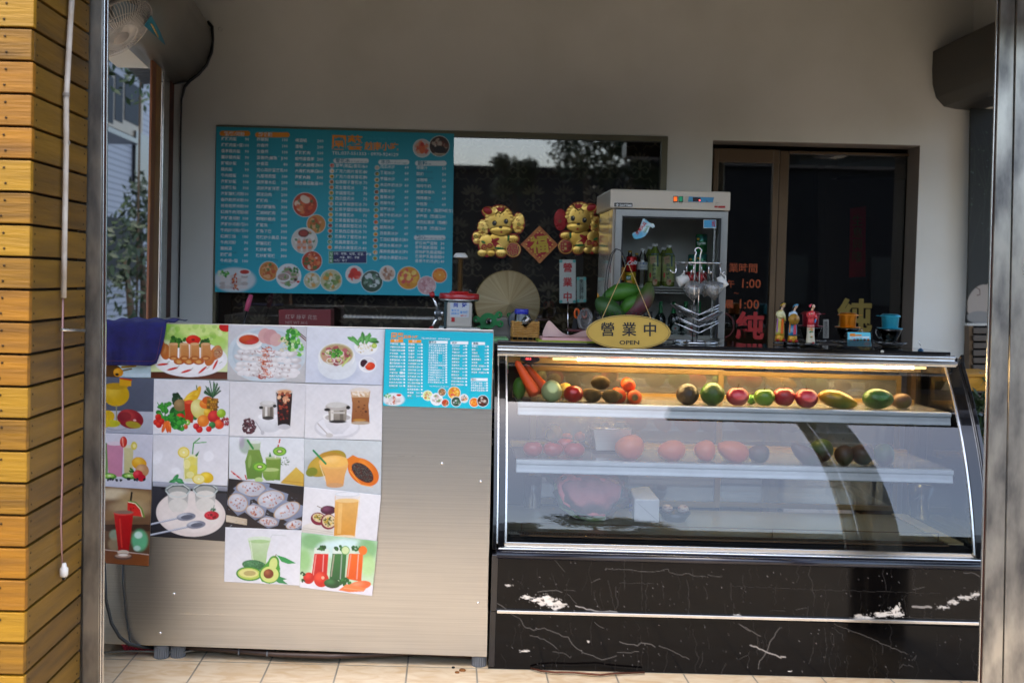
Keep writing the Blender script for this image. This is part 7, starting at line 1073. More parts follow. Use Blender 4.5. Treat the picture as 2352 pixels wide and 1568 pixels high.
# ribbed door frame
fx0,fx1=xq(222,900),xq(1537,900); fz1=zc0-.006; fz0=zb+.012; fw_=74*s3
mb=MB(); nr=7
for i in range(nr):
    o_=fw_*i/nr; o2=fw_*(i+.86)/nr; d_=.003*math.sin(PI*(i+.5)/nr)
    mb.box(fx0+o_,fx0+o2,Yf-.028-d_,Yf-.004,fz0,fz1-o_); mb.box(fx1-o2,fx1-o_,Yf-.028-d_,Yf-.004,fz0,fz1-o_); mb.box(fx0+o_,fx1-o_,Yf-.0282-d_,Yf-.0042,fz1-o2,fz1-o_)
mb.box(fx0+.001,fx0+fw_-.001,Yf-.024,Yf-.003,fz0,fz1-.001); mb.box(fx1-fw_+.001,fx1-.001,Yf-.024,Yf-.003,fz0,fz1-.001); mb.box(fx0+fw_,fx1-fw_,Yf-.0238,Yf-.003,fz1-fw_+.001,fz1-.002)
df_=mb.build('door_frame',mat('ribbed door aluminium',(.40,.39,.36),.28,1),fr_)
mb=MB(); mb.box(fx0+fw_,fx0+fw_+.006,Yf-.02,Yf-.004,fz0,fz1-fw_); mb.box(fx1-fw_-.008,fx1-fw_,Yf-.02,Yf-.004,fz0,fz1-fw_); mb.box(fx0+fw_,fx1-fw_,Yf-.0202,Yf-.004,fz1-fw_-.006,fz1-fw_); mb.build('gasket',M_black,df_)
mb=MB(); mb.box(fx0+fw_,fx1-fw_,Yf-.012,Yf-.008,fz0,fz1-fw_); mb.build('door_glass',thin_glass('fridge glass',1.6,(.96,.97,.96)),df_)
mb=MB(); x_=xq(1408,900); mb.box(x_,x_+.009,Yf+.02,Yf+.028,fz0,fz1-fw_-.01); mb.build('inner_rail',M_alu,fr_)
# controls and writing on the cap
Yk=Yf-.0265
mb=MB(); qbox(k3,925,190,980,262,Yk,.003,0,mb); qbox(k3,988,192,1043,264,Yk,.003,0,mb); sw=mb.build('switch_plate',M_black,cp)
for x_,c_,nm in ((932,'e0641a','orange'),(995,'0a6a4a','green')): mb=qbox(k3,x_,198,x_+40,252,Yk-.0025,.003); mb.build('%s_switch'%nm,emit(nm+' switch',lin(c_),.25,lin(c_)),cp,bevel=.001)
mb=qprism(k3,[(1062,192),(1085,190),(1414,202),(1400,278),(1075,270),(1056,262)],Yk,.002); mb.build('control_bezel',mat('grey bezel','b8b2a6',.4),cp,bevel=.001); mb=qprism(k3,[(1112,198),(1408,208),(1392,266),(1098,258)],Yk-.001,.002); mb.build('control_panel',mat('blue panel','3f8fc0',.35),cp); mb=qprism(k3,[(1158,204),(1250,208),(1250,258),(1158,254)],Yk-.0016,.002); mb.build('display_window',mat('maroon display','2a1018',.2),cp); mb=MB(); mb.ball(Q(k3,1238,240,Yk-.002),(.0025,.001,.0028),10); mb.build('red_light',emit('red light',(1,.05,.05),2),cp)
mb=qprism(k3,[(222,262),(451,266),(449,328),(220,322)],Yk,.002); bdg=mb.build('badge',M_white,cp); mb=qprism(k3,[(228,268),(446,272),(444,322),(226,317)],Yk-.0006,.001); mb.build('badge_ground',mat('dark badge','2a2a28',.4),bdg)
mb=MB(); letter(mb,k3,Yk-.0012,292,310,24,'DAYTIME',0,'l',.02,.03,w=142)
for dx,dy in ((0,0),(-11,0),(11,0),(0,-11),(0,11)): mb.prism([Q(k3,264+dx+a,296+dy+b,Yk-.0012) for a,b in ((0,-7),(7,0),(0,7),(-7,0))],(0,.0004,0))
mb.build('badge_lettering',M_txtw,bdg)
mb=MB(); letter(mb,k3,Yk-.0016,1114,250,14,'24h',2,'l',.02,.02,1); letter(mb,k3,Yk-.0016,1310,260,12,'溫控',3,'l',.02,.01,1); letter(mb,k3,Yk,928,275,10,'電源',1,'l',.02,.01,1); letter(mb,k3,Yk,994,277,10,'日光燈',1,'l',.02,.01,1); letter(mb,k3,Yk,1424,272,7,'服務電話 037',1,'l',.02,.0,1); letter(mb,k3,Yk,1424,292,7,'保固一年',1,'l',.02,.0,1)
for a_ in ((1413,306,1453,328),(1457,307,1542,331)): qbox(k3,*a_,Yk,.0005,0,mb)
mb.build('cap_lettering',[mat('dark red ink','a01c18',.5),M_txtk,M_txtg,mat('navy ink','1a2a5a',.5)],cp)
# stickers on the glass
Yz=Yf-.0135
mb=qprism(k3,[(500,640),(530,560),(560,480),(575,452),(600,470),(655,512),(690,515),(700,530),(712,556),(690,560),(678,575),(668,555),(650,552),(625,620),(590,665),(540,690),(480,700),(455,680),(440,640),(470,610)],Yz,.0006); o=mb.build('banner_sticker',mat('pale sticker','d4e6ea',.4,col2='5ab0d4',scale=14,ramp=(.4,.6)),label='white and sky blue banner sticker with red characters on the fridge glass',cat='sticker',loc=Q(k3,560,600,Yz))
mb=MB()
for ch_,x,y in (('冷',515,640),('凍',545,602),('尖',568,566),('兵',598,530)): letter(mb,k3,Yz-.0005,x,y,38,ch_,0,'c',-.95,.02)
letter(mb,k3,Yz-.0005,592,628,24,'COOL',1,'l',-1.05,.03); mb.build('lettering',[M_txtr,M_txtg],o)
mb=qbox(k3,1284,470,1434,570,Yz,.0006); o=mb.build('blue_sticker',M_txtw,label='small blue square sticker in the top right corner of the fridge glass',cat='sticker',loc=Q(k3,1284,520,Yz)); mb=qbox(k3,1289,475,1429,564,Yz-.0004,.0004); mb.build('blue_ground',mat('sky blue ink','3f9fd0',.4),o); mb=MB(); letter(mb,k3,Yz-.0009,1392,500,18,'冷凍尖兵',0,vert=17,ang=0,res=1,off=.01); letter(mb,k3,Yz-.0009,1412,500,18,'品質保證',0,vert=17,ang=0,res=1,off=.01); mb.build('lettering',M_txtr,o)
# fridge shelf and drinks
M_fs=mat('wire shelf white','d0cec6',.4)
zsh=zq(1262); mb=MB(); mb.box(xL+.022,xR-.022,Yf+.03,Yf+FD-.022,zsh-.006,zsh-.002); 
for i in range(3): mb.tube([(xL+.022,Yf+.03,zsh-.004-.012*i),(xR-.022,Yf+.03,zsh-.004-.012*i)],.0025,6)
mb.build('wire_shelf',M_fs,fr_)
GD='drinks inside the fridge'
def bottle(name,label,k,cx,ytop,ybot,r,Y,parts,capc,zfloor=None,cat='bottle'):
    s_=QS(k,Y); a,b=Q(k,cx,ytop,Y),Q(k,cx,ybot,Y); z0=zfloor if zfloor is not None else b.z; H=a.z-z0; t=thing(name,label,cat,(a.x,Y,z0),GD)
    for nm,m,f0,f1,prf in parts:
        mb=MB(); mb.lathe([(r*s_*q,H*(f0+(f1-f0)*u)) for u,q in prf],(a.x,Y,z0),22); mb.build(nm,m,t)
    if capc: mb=MB(); mb.lathe([(0,H*.945),(r*s_*.40,H*.945),(r*s_*.40,H),(0,H)],(a.x,Y,z0),16); mb.build('cap',capc,t,bevel=.0005)
    return t
M_tea=mat('green tea','5a6a1c',.2,col2='6a7a2c',scale=6,coat=.4); M_tlab=mat('tea label','8a9a4a',.35,col2='a8a878',scale=8); M_wtr=thin_glass('water bottle plastic',2.0,(.88,.9,.88)); M_capw=mat('white cap','d8d8d4',.4); M_capy=mat('yellow cap','c8a010',.4)
Yd=Yf+.06
for x_,yt,lb_ in ((712,757,'green tea bottle with a white cap, left one of the front pair'),(878,772,'green tea bottle with a white cap, right one of the front pair')):
    t=bottle('tea_bottle',lb_,k3,x_,yt,1262,80,Yd,[('bottle_body',M_tea,0,.95,[(0,.0),(0,.85),(.02,.92),(.6,.95),(.78,.9),(.88,.60),(.96,.38),(1,.36)]),('label_sleeve',M_tlab,.12,.72,[(0,.955),(.5,.965),(1,.945)])],M_capw,zsh)
    mb=MB(); kx=x_-712; Yl=Yd-80*QS(k3,Yd)*.99; letter(mb,k3,Yl,x_-12,1025,38,'無糖綠茶',0,vert=52,ang=0,off=.012); letter(mb,k3,Yl,x_-46,882,17,'sunkist',1,'l',0,.012,w=92); letter(mb,k3,Yl,x_-44,945,22,'日式',0,'l',-.15,.01); mb.build('label_lettering',[mat('dark green ink','1c3a18',.5),mat('blue label ink','1c4a8a',.5)],t)
    mb=qprism(k3,[(x_-62,910),(x_+2,895),(x_+8,975),(x_-55,1000)],Yl+.0005,.0006); mb.build('tan_patch',mat('tan patch','a08058',.5),t); mb=qbox(k3,x_+18,895,x_+40,1025,Yl+.0012,.0006); mb.build('teal_patch',mat('dark teal patch','1c4a4a',.5),t); mb=MB(); blobe(mb,k3,x_-4,1205,30,42,Yl+.001,.0015); mb.build('cup_picture',mat('cream picture','c8b890',.5,col2='b04828',scale=60),t); mb=MB(); blobe(mb,k3,x_-58,1125,11,32,Yl+.006,.002); mb.build('red_stamp',M_txtr,t)
for x_,yt,lb_ in ((652,790,'green tea bottle mostly hidden behind the left front one'),(815,800,'green tea bottle mostly hidden behind the right front one')): bottle('tea_bottle',lb_,k3,x_,yt,1262,74,Yd+.09,[('bottle_body',M_tea,0,.95,[(0,.0),(0,.85),(.02,.92),(.6,.95),(.78,.9),(.88,.60),(.96,.38),(1,.36)])],M_capw,zsh)
t=bottle('water_bottle','clear ribbed water bottle with a white cap between the cola and the tea','C3',568,812,1262,66,Yd,[('bottle_body',M_wtr,0,.95,[(0,0),(0,.9)]+[(.03+.5*i/14,.96 if i%2 else .88) for i in range(15)]+[(.6,.96),(.74,.92),(.86,.55),(.95,.36),(1,.34)]),('label_sleeve',mat('pale water label','b8bcb8',.4),.44,.64,[(0,.975),(1,.975)])],M_capw,zsh); mb=MB(); letter(mb,k3,Yd-66*QS(k3,Yd),530,1000,24,'竹炭水',0,'l',0,.02); letter(mb,k3,Yd-66*QS(k3,Yd),535,1035,16,'600ml',0,'l',0,.01); mb.build('label_lettering',mat('blue ink 2','2c5a8a',.5),t)
t=bottle('cola_can','red drink can with white script, stacked on the yellow one','C3',432,905,1085,62,Yd-.01,[('can_body',mat('red can paint','b80c10',.25,.3),0,1,[(0,0),(0,.9),(.06,1),(.94,1),(1,.9),(1,0)])],None,None,'can'); mb=MB(); letter(mb,k3,Yd-.01-63*QS(k3,Yd),375,1008,46,'Cola',0,'l',-.12,.02,shear=.4,w=118); mb.build('script_lettering',M_txtw,t)
t=bottle('tea_can','yellow lemon tea can standing under the red one','C3',418,1090,1262,66,Yd-.01,[('can_body',mat('yellow can paint','c8a80c',.3,.2),0,1,[(0,0),(0,.9),(.05,1),(.95,1),(1,.9),(1,0)])],None,zsh,'can'); mb=MB(); qprism(k3,[(365,1130),(430,1125),(425,1185),(370,1180)],Yd-.01-67*QS(k3,Yd),.0006,0,mb); letter(mb,k3,Yd-.0105-67*QS(k3,Yd),372,1172,28,'檸檬',1,'l',0,.02,w=48); blobe(mb,k3,410,1205,34,20,Yd-.01-65*QS(k3,Yd),.001,2); mb.build('label_print',[mat('can green','1c6a2c',.4),M_txtw,mat('can orange','d8902c',.4)],t)
bottle('yellow_capped_bottle','dark bottle with a yellow cap behind the cola can','C3',415,835,1262,56,Yd+.08,[('bottle_body',mat('brown tea','3a1c08',.2),0,.95,[(0,.0),(0,.9),(.6,.95),(.8,.8),(.9,.45),(1,.4)])],M_capy,zsh); bottle('yellow_capped_bottle','second dark bottle with a yellow cap beside the water bottle','C3',495,865,1262,50,Yd+.12,[('bottle_body',bpy.data.materials['brown tea'],0,.95,[(0,.0),(0,.9),(.6,.95),(.8,.8),(.9,.45),(1,.4)])],M_capy,zsh)
t=bottle('yellow_capped_bottle','dark bottle with an orange yellow label at the left edge of the fridge','C3',310,900,1262,52,Yd,[('bottle_body',bpy.data.materials['brown tea'],0,.95,[(0,.0),(0,.9),(.6,.95),(.8,.8),(.9,.45),(1,.4)]),('label_sleeve',mat('amber label','c8860c',.4),.18,.62,[(0,.975),(1,.975)])],M_capy,zsh)
M_gc=mat('green can paint','0a6a2c',.25,.3,col2='0a4a8a',scale=5,stretch=(.2,.2,1.6),ramp=(.48,.56))
for x_,yt,yb_,lb_ in ((1262,640,865,'green and blue soda can on top of the stack'),(1262,868,1080,'green and blue soda can in the middle of the stack'),(1170,880,1090,'green soda can left of the stack, upper one')): 
    t=bottle('soda_can',lb_,k3,x_,yt,yb_,68,Yf+.10,[('can_body',M_gc,0,1,[(0,0),(0,.85),(.04,1),(.95,1),(1,.85),(1,0)])],None,None,'can'); mb=MB(); letter(mb,k3,Yf+.10-69*QS(k3,Yf+.1),x_-52,(yt+yb_)/2+16,34,'Sprite',0,'l',-.1,.02,w=100); blobe(mb,k3,x_-40,yt+60,16,14,Yf+.10-62*QS(k3,Yf+.1),.003,1); mb.build('can_lettering',[M_txtw,M_txtg if False else M_capy],t)
for x_,lb_ in ((1262,'red soda can at the bottom of the stack'),(1130,'red soda can behind the hanging cups')): bottle('soda_can',lb_,k3,x_,1085,1262,68,Yf+.10,[('can_body',bpy.data.materials['red can paint'],0,1,[(0,0),(0,.85),(.04,1),(.95,1),(1,.85),(1,0)])],None,zsh,'can')
M_gb=mat('dark green bottle glass','0c1c12',.12,coat=.6); M_neck=mat('green foil neck','0c7a3a',.3,.3)
for i,(x_,yb_,Y__) in enumerate(((1155,1190,Yd+.02),(1330,1190,Yd),(1490,1190,Yd),(1665,1190,Yd+.03))):
    t=bottle('beer_bottle',('dark green beer bottle behind the end of the gold sign','dark green beer bottle with a red star label, left of the white bottle','dark green beer bottle with a red star label behind the white bottle','dark green beer bottle right of the white bottle')[i],'B7',x_,690,1200,76,Y__,[('bottle_body',M_gb,0,.66,[(0,0),(0,.9),(.03,.98),(.72,.98),(.86,.80),(1,.42)]),('foil_neck',M_neck,.64,1,[(0,.46),(.2,.38),(.9,.34),(1,.34),(1,0)])],None,zb+.021)
    if i in (1,2):
        mb=MB(); Yl=Y__-76*QS('B7',Y__)-.0006; qprism('B7',ellp(x_+18,1075,58,92,24),Yl+.0006,.0004,0,mb); qprism('B7',ellp(x_+18,1050,46,48,24),Yl+.0002,.0004,1,mb); qbox('B7',x_-60,1085,x_+90,1122,Yl-.0002,.0004,3,mb)
        letter(mb,'B7',Yl-.0004,x_-54,1114,32,'Heineken',1,'l',0,.02,w=140); st_=[(x_+18+(20 if j%2==0 else 8)*math.sin(j*PI/5),1052-(20 if j%2==0 else 8)*math.cos(j*PI/5)) for j in range(10)]; qprism('B7',st_,Yl-.0004,.0004,2,mb); qprism('B7',ellp(x_+18,1148,44,30,20),Yl+.0001,.0003,1,mb); mb.build('label_print',[mat('label green','12402a',.5),mat('label silver','a8b0a8',.5),M_txtr,mat('label black green','0a1c12',.5)],t)
t=bottle('white_bottle','white plastic bottle with red print at the bottom of the fridge','B7',1585,740,1200,88,Yf+.045,[('bottle_body',mat('white bottle plastic','c8c0b4',.4),0,1,[(0,0),(0,.85),(.05,.98),(.5,1),(.66,.8),(.76,.5),(.9,.5),(.92,.56),(1,.54),(1,0)])],None,zb+.021); mb=MB(); Yl=Yf+.045-89*QS('B7',Yf); qprism('B7',ellp(1570,1045,24,20,20),Yl,.0006,0,mb); letter(mb,'B7',Yl,1532,1108,26,'木瓜牛乳',0,'l',0,.01,w=96); qbox('B7',1555,1142,1612,1160,Yl,.0006,0,mb); mb.build('red_print',mat('faded red print','b8402c',.5),t)
# ---- stickers and decorations on the window
k1='C1'; YP=YW+.006
M_gold2=mat('embossed gold foil','eec870',.28,.8,col2='d8a848',scale=12,bump=.05,bscale=20); M_redf=mat('red foil','ac1216',.35,.25); M_greenf=mat('green foil','2c7a3c',.35,.3)
def spiral(mb,x,y,r,Y,mi,sg=1):
    mb.tube([Q(k1,x+sg*math.cos(a)*r*(1-a/9),y+math.sin(a)*r*(1-a/9),Y) for a in [i*.55 for i in range(14)]],QS(k1,Y)*r*.16,6,mi)
KD=.34
def dog(cx,cy,fl,label,ch_,earred):
    X=lambda x:cx+fl*(x-440)
    Yq=lambda y:cy+(y-1080)
    t=thing('gold_dog_decoration',label,'wall decoration',Q(k1,cx,cy,YP),'gold foil dogs stuck on the window')
    def B(mb,x,y,rx,ry,dep,mi=0,rot=0,Yo=0): s_=QS(k1,YP); mb.ball(Q(k1,X(x),Yq(y),YP-KD*(.004+Yo)),(rx*s_,dep*KD,ry*s_),22,mi,Matrix.Rotation(-rot*fl,3,'Y'))
    # flat red edged backing cut round the whole dog
    mb=MB(); s_=QS(k1,YP)
    for x,y,rx,ry in ((440,955,166,176),(260,1040,66,104),(655,985,74,122),(430,1200,130,110),(300,1240,98,128),(460,1320,68,58),(592,1160,78,56),(595,1282,90,92),(186,1150,54,80),(325,860,84,62)): mb.prism([Q(k1,X(x)+a,Yq(y)+b,YP-KD*.001) for a,b in ellp(0,0,rx,ry,26)],(0,.0012,0))
    mb.build('red_backing',M_redf,t)
    mb=MB(); B(mb,430,1190,122,100,.006,0); B(mb,300,1220,88,112,.008,0,.2); B(mb,250,1320,54,44,.010,0,0,.002); B(mb,350,1322,46,40,.010,0,0,.002); B(mb,460,1320,60,50,.011,0,0,.003); B(mb,430,1260,50,60,.009,0,0,.001); B(mb,596,1158,62,44,.010,0,-.1,.003); bd_=mb.build('body',M_gold2,t)
    mb=MB(); 
    for px_ in (235,258,282,335,358,442,466,488,590,612,634):
        yy=1325 if px_<500 else 1172; mb.tube([Q(k1,X(px_),Yq(yy),YP-KD*.0165),Q(k1,X(px_+2),Yq(yy+22),YP-KD*.0155)],.0012,5)
    mb.build('toe_lines',mat('dark gold line','8a6420',.4,.6) if 'dark gold line' not in bpy.data.materials else bpy.data.materials['dark gold line'],bd_)
    mb=MB(); mb.prism([Q(k1,X(x),Yq(y),YP-KD*.0125) for x,y in ((352,1150),(470,1240),(400,1268),(368,1230))],(0,.004,0)); mb.build('vest',M_redf,t); mb=MB(); B(mb,272,1255,34,34,.004,0,0,.010); B(mb,335,1240,30,30,.004,0,0,.010); B(mb,395,1180,52,20,.005,0,.5,.008); mb.build('vest_patch',M_redf,t)
    mb=MB(); [spiral(mb,X(a),Yq(b),r_,YP-KD*.0165,0,fl) for a,b,r_ in ((272,1255,24),(335,1240,20))]; B(mb,262,1200,28,14,.004,1,-.5,.012); mb.build('swirl',[M_gold2,M_greenf],t)
    for nm,x,y,rx,ry,rt in (('ear',258,1040,54,92,.15),('ear',655,985,60,108,-.25)):
        mb=MB(); B(mb,x,y,rx,ry,.007,0,rt); [B(mb,x+math.cos(a)*rx*.85,y+math.sin(a)*ry*.88,rx*.34,ry*.2,.006) for a in [i*PI/5 for i in range(10)]]; e_=mb.build(nm,M_gold2 if not (earred and nm=='ear' and x>500) else M_redf,t); mb=MB(); [spiral(mb,X(x+a),Yq(y+b),20,YP-KD*.0125,c,fl) for a,b,c in ((-8,-38,0),(4,12,1),(-6,52,0))]; mb.build('ear_swirls',[M_redf,M_greenf],e_)
    mb=MB(); B(mb,440,955,146,150,.010); [B(mb,440+math.cos(a)*138,950+math.sin(a)*140,26,26,.008) for a in [PI+i*PI/11 for i in range(12)]]; hd=mb.build('head',M_gold2,t)
    mb=MB(); B(mb,460,1066,128,62,.018,0,.05,.001); B(mb,462,1104,66,36,.014,0,0,.001); mb.build('muzzle',mat('deep gold foil','e2b658',.28,.85) if 'deep gold foil' not in bpy.data.materials else bpy.data.materials['deep gold foil'],hd); mb=MB(); mb.tube([Q(k1,X(460+math.cos(a)*126),Yq(1068+math.sin(a)*60),YP-KD*.016) for a in [.05*PI+i*PI*.9/16 for i in range(17)]],.0012,5); mb.build('muzzle_line',bpy.data.materials['dark gold line'],hd)
    mb=MB()
    for ex in (386,516): B(mb,ex,988 if ex<450 else 968,25,30,.0045,0,0,.0115); 
    B(mb,455,1033,21,13,.006,0,.0,.0175); mb.build('eyes_and_nose',M_black,hd)
    mb=MB()
    for ex in (386,516): y_=988 if ex<450 else 968; B(mb,ex+fl*6,y_-10,7,8,.003,0,0,.0155)
    mb.build('eye_glint',M_white,hd); mb=MB(); B(mb,463,1086,13,12,.004,0,0,.0165); mb.build('mouth',mat('dog mouth red','c02010',.4) if 'dog mouth red' not in bpy.data.materials else bpy.data.materials['dog mouth red'],hd)
    mb=MB(); mb.tube([Q(k1,X(x),Yq(y),YP-KD*.013) for x,y in ((395,890),(425,862),(456,880),(485,855),(515,815))],.004,6); [B(mb,x,y,6,9,.003,0,0,.011) for x,y in ((403,905),(445,908),(488,888))]; mb.build('head_band',bpy.data.materials['dark gold line'],hd)
    mb=MB(); mb.prism([Q(k1,X(x),Yq(y),YP-KD*.0118) for x,y in ((400,812),(455,800),(515,812),(470,862),(425,855))],(0,.005,0)); mb.build('band_panel',M_redf,hd)
    mb=MB(); B(mb,330,860,84,54,.009,0,-.35,.003); ht=mb.build('hat_brim',M_gold2,t); mb=MB(); B(mb,312,848,58,40,.010,0,-.45,.007); mb.build('hat_crown',M_redf,ht)
    mb=MB(); B(mb,543,1155,12,38,.006,0,-.1,.008); mb.build('cuff',M_greenf,t); mb=MB(); B(mb,440,1270,58,13,.007,0,-.05,.010); mb.build('cuff',M_greenf,t)
    mb=MB(); B(mb,185,1125,42,44,.007); B(mb,190,1185,44,34,.007); tl=mb.build('tail',M_gold2,t); mb=MB(); spiral(mb,X(178),Yq(1130),24,YP-KD*.0125,0,fl); spiral(mb,X(205),Yq(1180),20,YP-KD*.0125,1,fl); mb.build('tail_swirls',[M_greenf,M_redf],tl)
    mb=MB(); B(mb,595,1282,82,84,.007,0,0,.004); cn=mb.build('lucky_ball',mat('copper red foil','8a2a1c',.3,.4) if 'copper red foil' not in bpy.data.materials else bpy.data.materials['copper red foil'],t); mb=MB(); mb.tube([Q(k1,X(595)+math.cos(a)*78,Yq(1282)+math.sin(a)*80,YP-KD*.010) for a in [i*PI/16 for i in range(32)]],.003,6,0,True); mb.build('ball_rim',M_gold2,cn)
    mb=MB(); letter(mb,k1,YP-KD*.0155,X(593),Yq(1330),104,ch_,0,'c',-.05,.04); letter(mb,k1,YP-KD*.0160,X(593),Yq(1328),100,ch_,1,'c',-.05,.015); mb.build('character',[mat('pale gold ink','e8c070',.4) if 'pale gold ink' not in bpy.data.materials else bpy.data.materials['pale gold ink'],mat('crimson ink','c01818',.4) if 'crimson ink' not in bpy.data.materials else bpy.data.materials['crimson ink']],cn)
dog(440,1080,1,'gold foil puppy with a red ball left of the red diamond','福',False); dog(1340,1045,-1,'gold foil puppy with a red ball right of the red diamond, beside the fridge','旺',True)
dm=thing('fu_diamond','red diamond shaped paper with a yellow character between the gold dogs','paper decoration',Q(k1,890,1228,YP)); mb=qprism(k1,[(890,1015),(1100,1228),(892,1440),(680,1225)],YP-.0012,.0012); mb.build('orange_border',mat('orange gold border','b8541c',.4,col2='d0862c',scale=60),dm); mb=qprism(k1,[(890,1062),(1054,1228),(892,1392),(728,1226)],YP-.0018,.0006); mb.build('red_ground',M_redf,dm)
mb=MB(); letter(mb,k1,YP-.0026,892,1302,165,'福',0,'c',-.08,.028); mb.build('character',mat('embossed yellow','d8b81c',.4),dm); mb=MB()
for a in range(20): g=a*PI/10; r_=145 if a%5 else 118; x,y=890+r_*math.cos(g)*.95,1228+r_*math.sin(g)*.95; 
for x,y in ((890,1075),(870,1095),(912,1095),(770,1178),(800,1155),(985,1150),(1010,1180),(768,1270),(1010,1255),(800,1300),(985,1300),(890,1370),(860,1340),(925,1350),(745,1225),(1035,1228)): blobe(mb,k1,x,y,11,9,YP-.002,.0012)
mb.build('gold_motifs',M_gold2,dm)
for nm,lab,q,tx,m_,h,v_,tc_ in (('open_sticker','white plate with red characters on the window, suction cups at its corners',(1757,125,1970,695),'營業中',M_txtr,108,190,'d0d4cc'),('bell_sticker','narrow pale green plate with small black characters beside the white plate',(1983,352,2107,686),'來訪請按鈴',M_txtk,50,52,'9ab0a4')):
    t=thing(nm,lab,'sign plate',Q(k2,q[0],q[3],YP)); mb=qbox(k2,*q,YP-.004,.003); mb.build('plate',mat(nm+' plate',tc_,.4),t,bevel=.001); mb=MB(); letter(mb,k2,YP-.0046,(q[0]+q[2])/2,q[1]+h+(42 if v_>100 else 28),h*.92,tx,0,vert=v_,ang=0,off=.025 if v_>100 else .015); mb.build('characters',m_,t)
    for x in (q[0]+20,q[2]-20):
        for y in (q[1]+22,q[3]-22): mb=MB(); blobe(mb,k2,x,y,20,20,YP-.006,.004); mb.build('suction_cup',mat('aqua suction cup','5ab8b0',.3) if 'aqua suction cup' not in bpy.data.materials else bpy.data.materials['aqua suction cup'],t)
# spiral bulb hanging under the shop ceiling (seen as a reflection in the window)
# ---- conical straw hat
Yh=5.30; ht=thing('conical_hat','large pale conical straw hat leaning against the window behind the counter','hat',Q(k2,1075,1100,Yh)); sh_=QS(k2,Yh); c=Q(k2,1078,692,Yh); mb=MB(); n=72; R=418*sh_; M=Matrix.Rotation(PI/2,3,'X')@Matrix.Rotation(.0,3,'Z'); mb.lathe([(R,0),(R*.98,.006),(R*.7,.05),(R*.35,.105),(R*.02,.158),(0,.16)],c,n,M=M)
hm_,nt_,b_=newmat('pale palm straw'); tc=N(nt_,'ShaderNodeTexCoord'); sx=N(nt_,'ShaderNodeSeparateXYZ'); at_=N(nt_,'ShaderNodeMath',operation='ARCTAN2'); wv=N(nt_,'ShaderNodeTexNoise'); wv.noise_dimensions='1D'; wv.inputs['Scale'].default_value=7; wv.inputs['Detail'].default_value=4; rp=N(nt_,'ShaderNodeValToRGB'); rp.color_ramp.elements[0].position=.3; rp.color_ramp.elements[1].position=.7; rp.color_ramp.elements[0].color=(*lin('a08a60'),1); rp.color_ramp.elements[1].color=(*lin('bfae88'),1)
mp=N(nt_,'ShaderNodeMapping'); off=c-Q(k2,1075,1100,Yh); mp.inputs['Location'].default_value=(-off.x,0,-off.z); nt_.links.new(tc.outputs['Object'],mp.inputs[0]); nt_.links.new(mp.outputs[0],sx.inputs[0]); nt_.links.new(sx.outputs[0],at_.inputs[0]); nt_.links.new(sx.outputs[2],at_.inputs[1]); nt_.links.new(at_.outputs[0],wv.inputs['W']); nt_.links.new(wv.outputs['Fac'],rp.inputs[0]); nt_.links.new(rp.outputs[0],b_.inputs[0]); b_.inputs['Roughness'].default_value=.5
mb.build('straw_cone',hm_,ht); mb=MB(); mb.tube([(c.x+R*math.cos(2*PI*i/60),Yh,c.z+R*math.sin(2*PI*i/60)) for i in range(60)],.003,6,0,True); mb.build('rim_hoop',mat('bamboo hoop','a8905c',.5),ht)
# ---- ice shaver
Yi_=4.72; s4=QS(k2,Yi_); isv=thing('ice_shaver','red topped ice shaving machine with blue characters and a side crank','ice shaver',Q(k2,448,1030,Yi_)); c=Q(k2,448,600,Yi_); M_beige=mat('machine enamel','c4bcae',.35,coat=.3)
mb=MB(); mb.lathe([(0,62*s4),(120*s4,60*s4),(125*s4,38*s4),(250*s4,34*s4),(260*s4,22*s4),(262*s4,-34*s4),(255*s4,-38*s4)],c,40); mb.build('red_wheel_cover',M_redpl,isv,bevel=.001); mb=MB(); mb.lathe([(0,-38.5*s4),(256*s4,-38.5*s4),(262*s4,-50*s4),(240*s4,-64*s4),(0,-66*s4)],c,40); mb.build('steel_ring',M_alu,isv)
a,b=Q(k2,290,675,Yi_-.03),Q(k2,608,1012,Yi_-.03); mb=MB(); mb.box(a.x,b.x,Yi_-.075,Yi_+.12,b.z,a.z); bod=mb.build('body',M_beige,isv,bevel=.008); mb=MB(); mb.box(a.x-.012,a.x-.0005,Yi_-.06,Yi_+.1,b.z-.01,a.z); mb.build('side_plate',mat('dark teal plate','1c3a3c',.4),isv); mb=MB(); q0=Q(k2,450,1020,Yi_); mb.box(q0.x-.09,q0.x+.09,Yi_-.06,Yi_+.1,q0.z-.30,b.z-.001); mb.build('stand',M_alu,isv)
Yv=Yi_-.0765; mb=qprism(k2,[(330,688),(578,690),(572,882),(326,872)],Yv,.001); mb.build('front_label',mat('label white','c8ccd0',.4),bod); mb=MB(); letter(mb,k2,Yv-.0006,368,740,54,'尚',0,'l',0,.03); letter(mb,k2,Yv-.0006,482,742,54,'好',0,'l',0,.03); letter(mb,k2,Yv-.0006,342,800,27,'雪花冰',1,'l',0,.012,w=104); letter(mb,k2,Yv-.0006,342,842,27,'綿綿冰',1,'l',0,.012,w=104); letter(mb,k2,Yv-.0006,456,826,30,'專用機',1,'l',0,.012,w=104); letter(mb,k2,Yv-.0006,462,864,16,'電源110V',2,'l',0,.02,w=84); mb.build('label_lettering',[M_txtb,M_txtl,mat('orange red ink','d8501c',.5)],bod)
mb=qbox(k2,345,880,388,936,Yv-.003,.004); mb.build('red_switch',M_redpl,bod,bevel=.001)
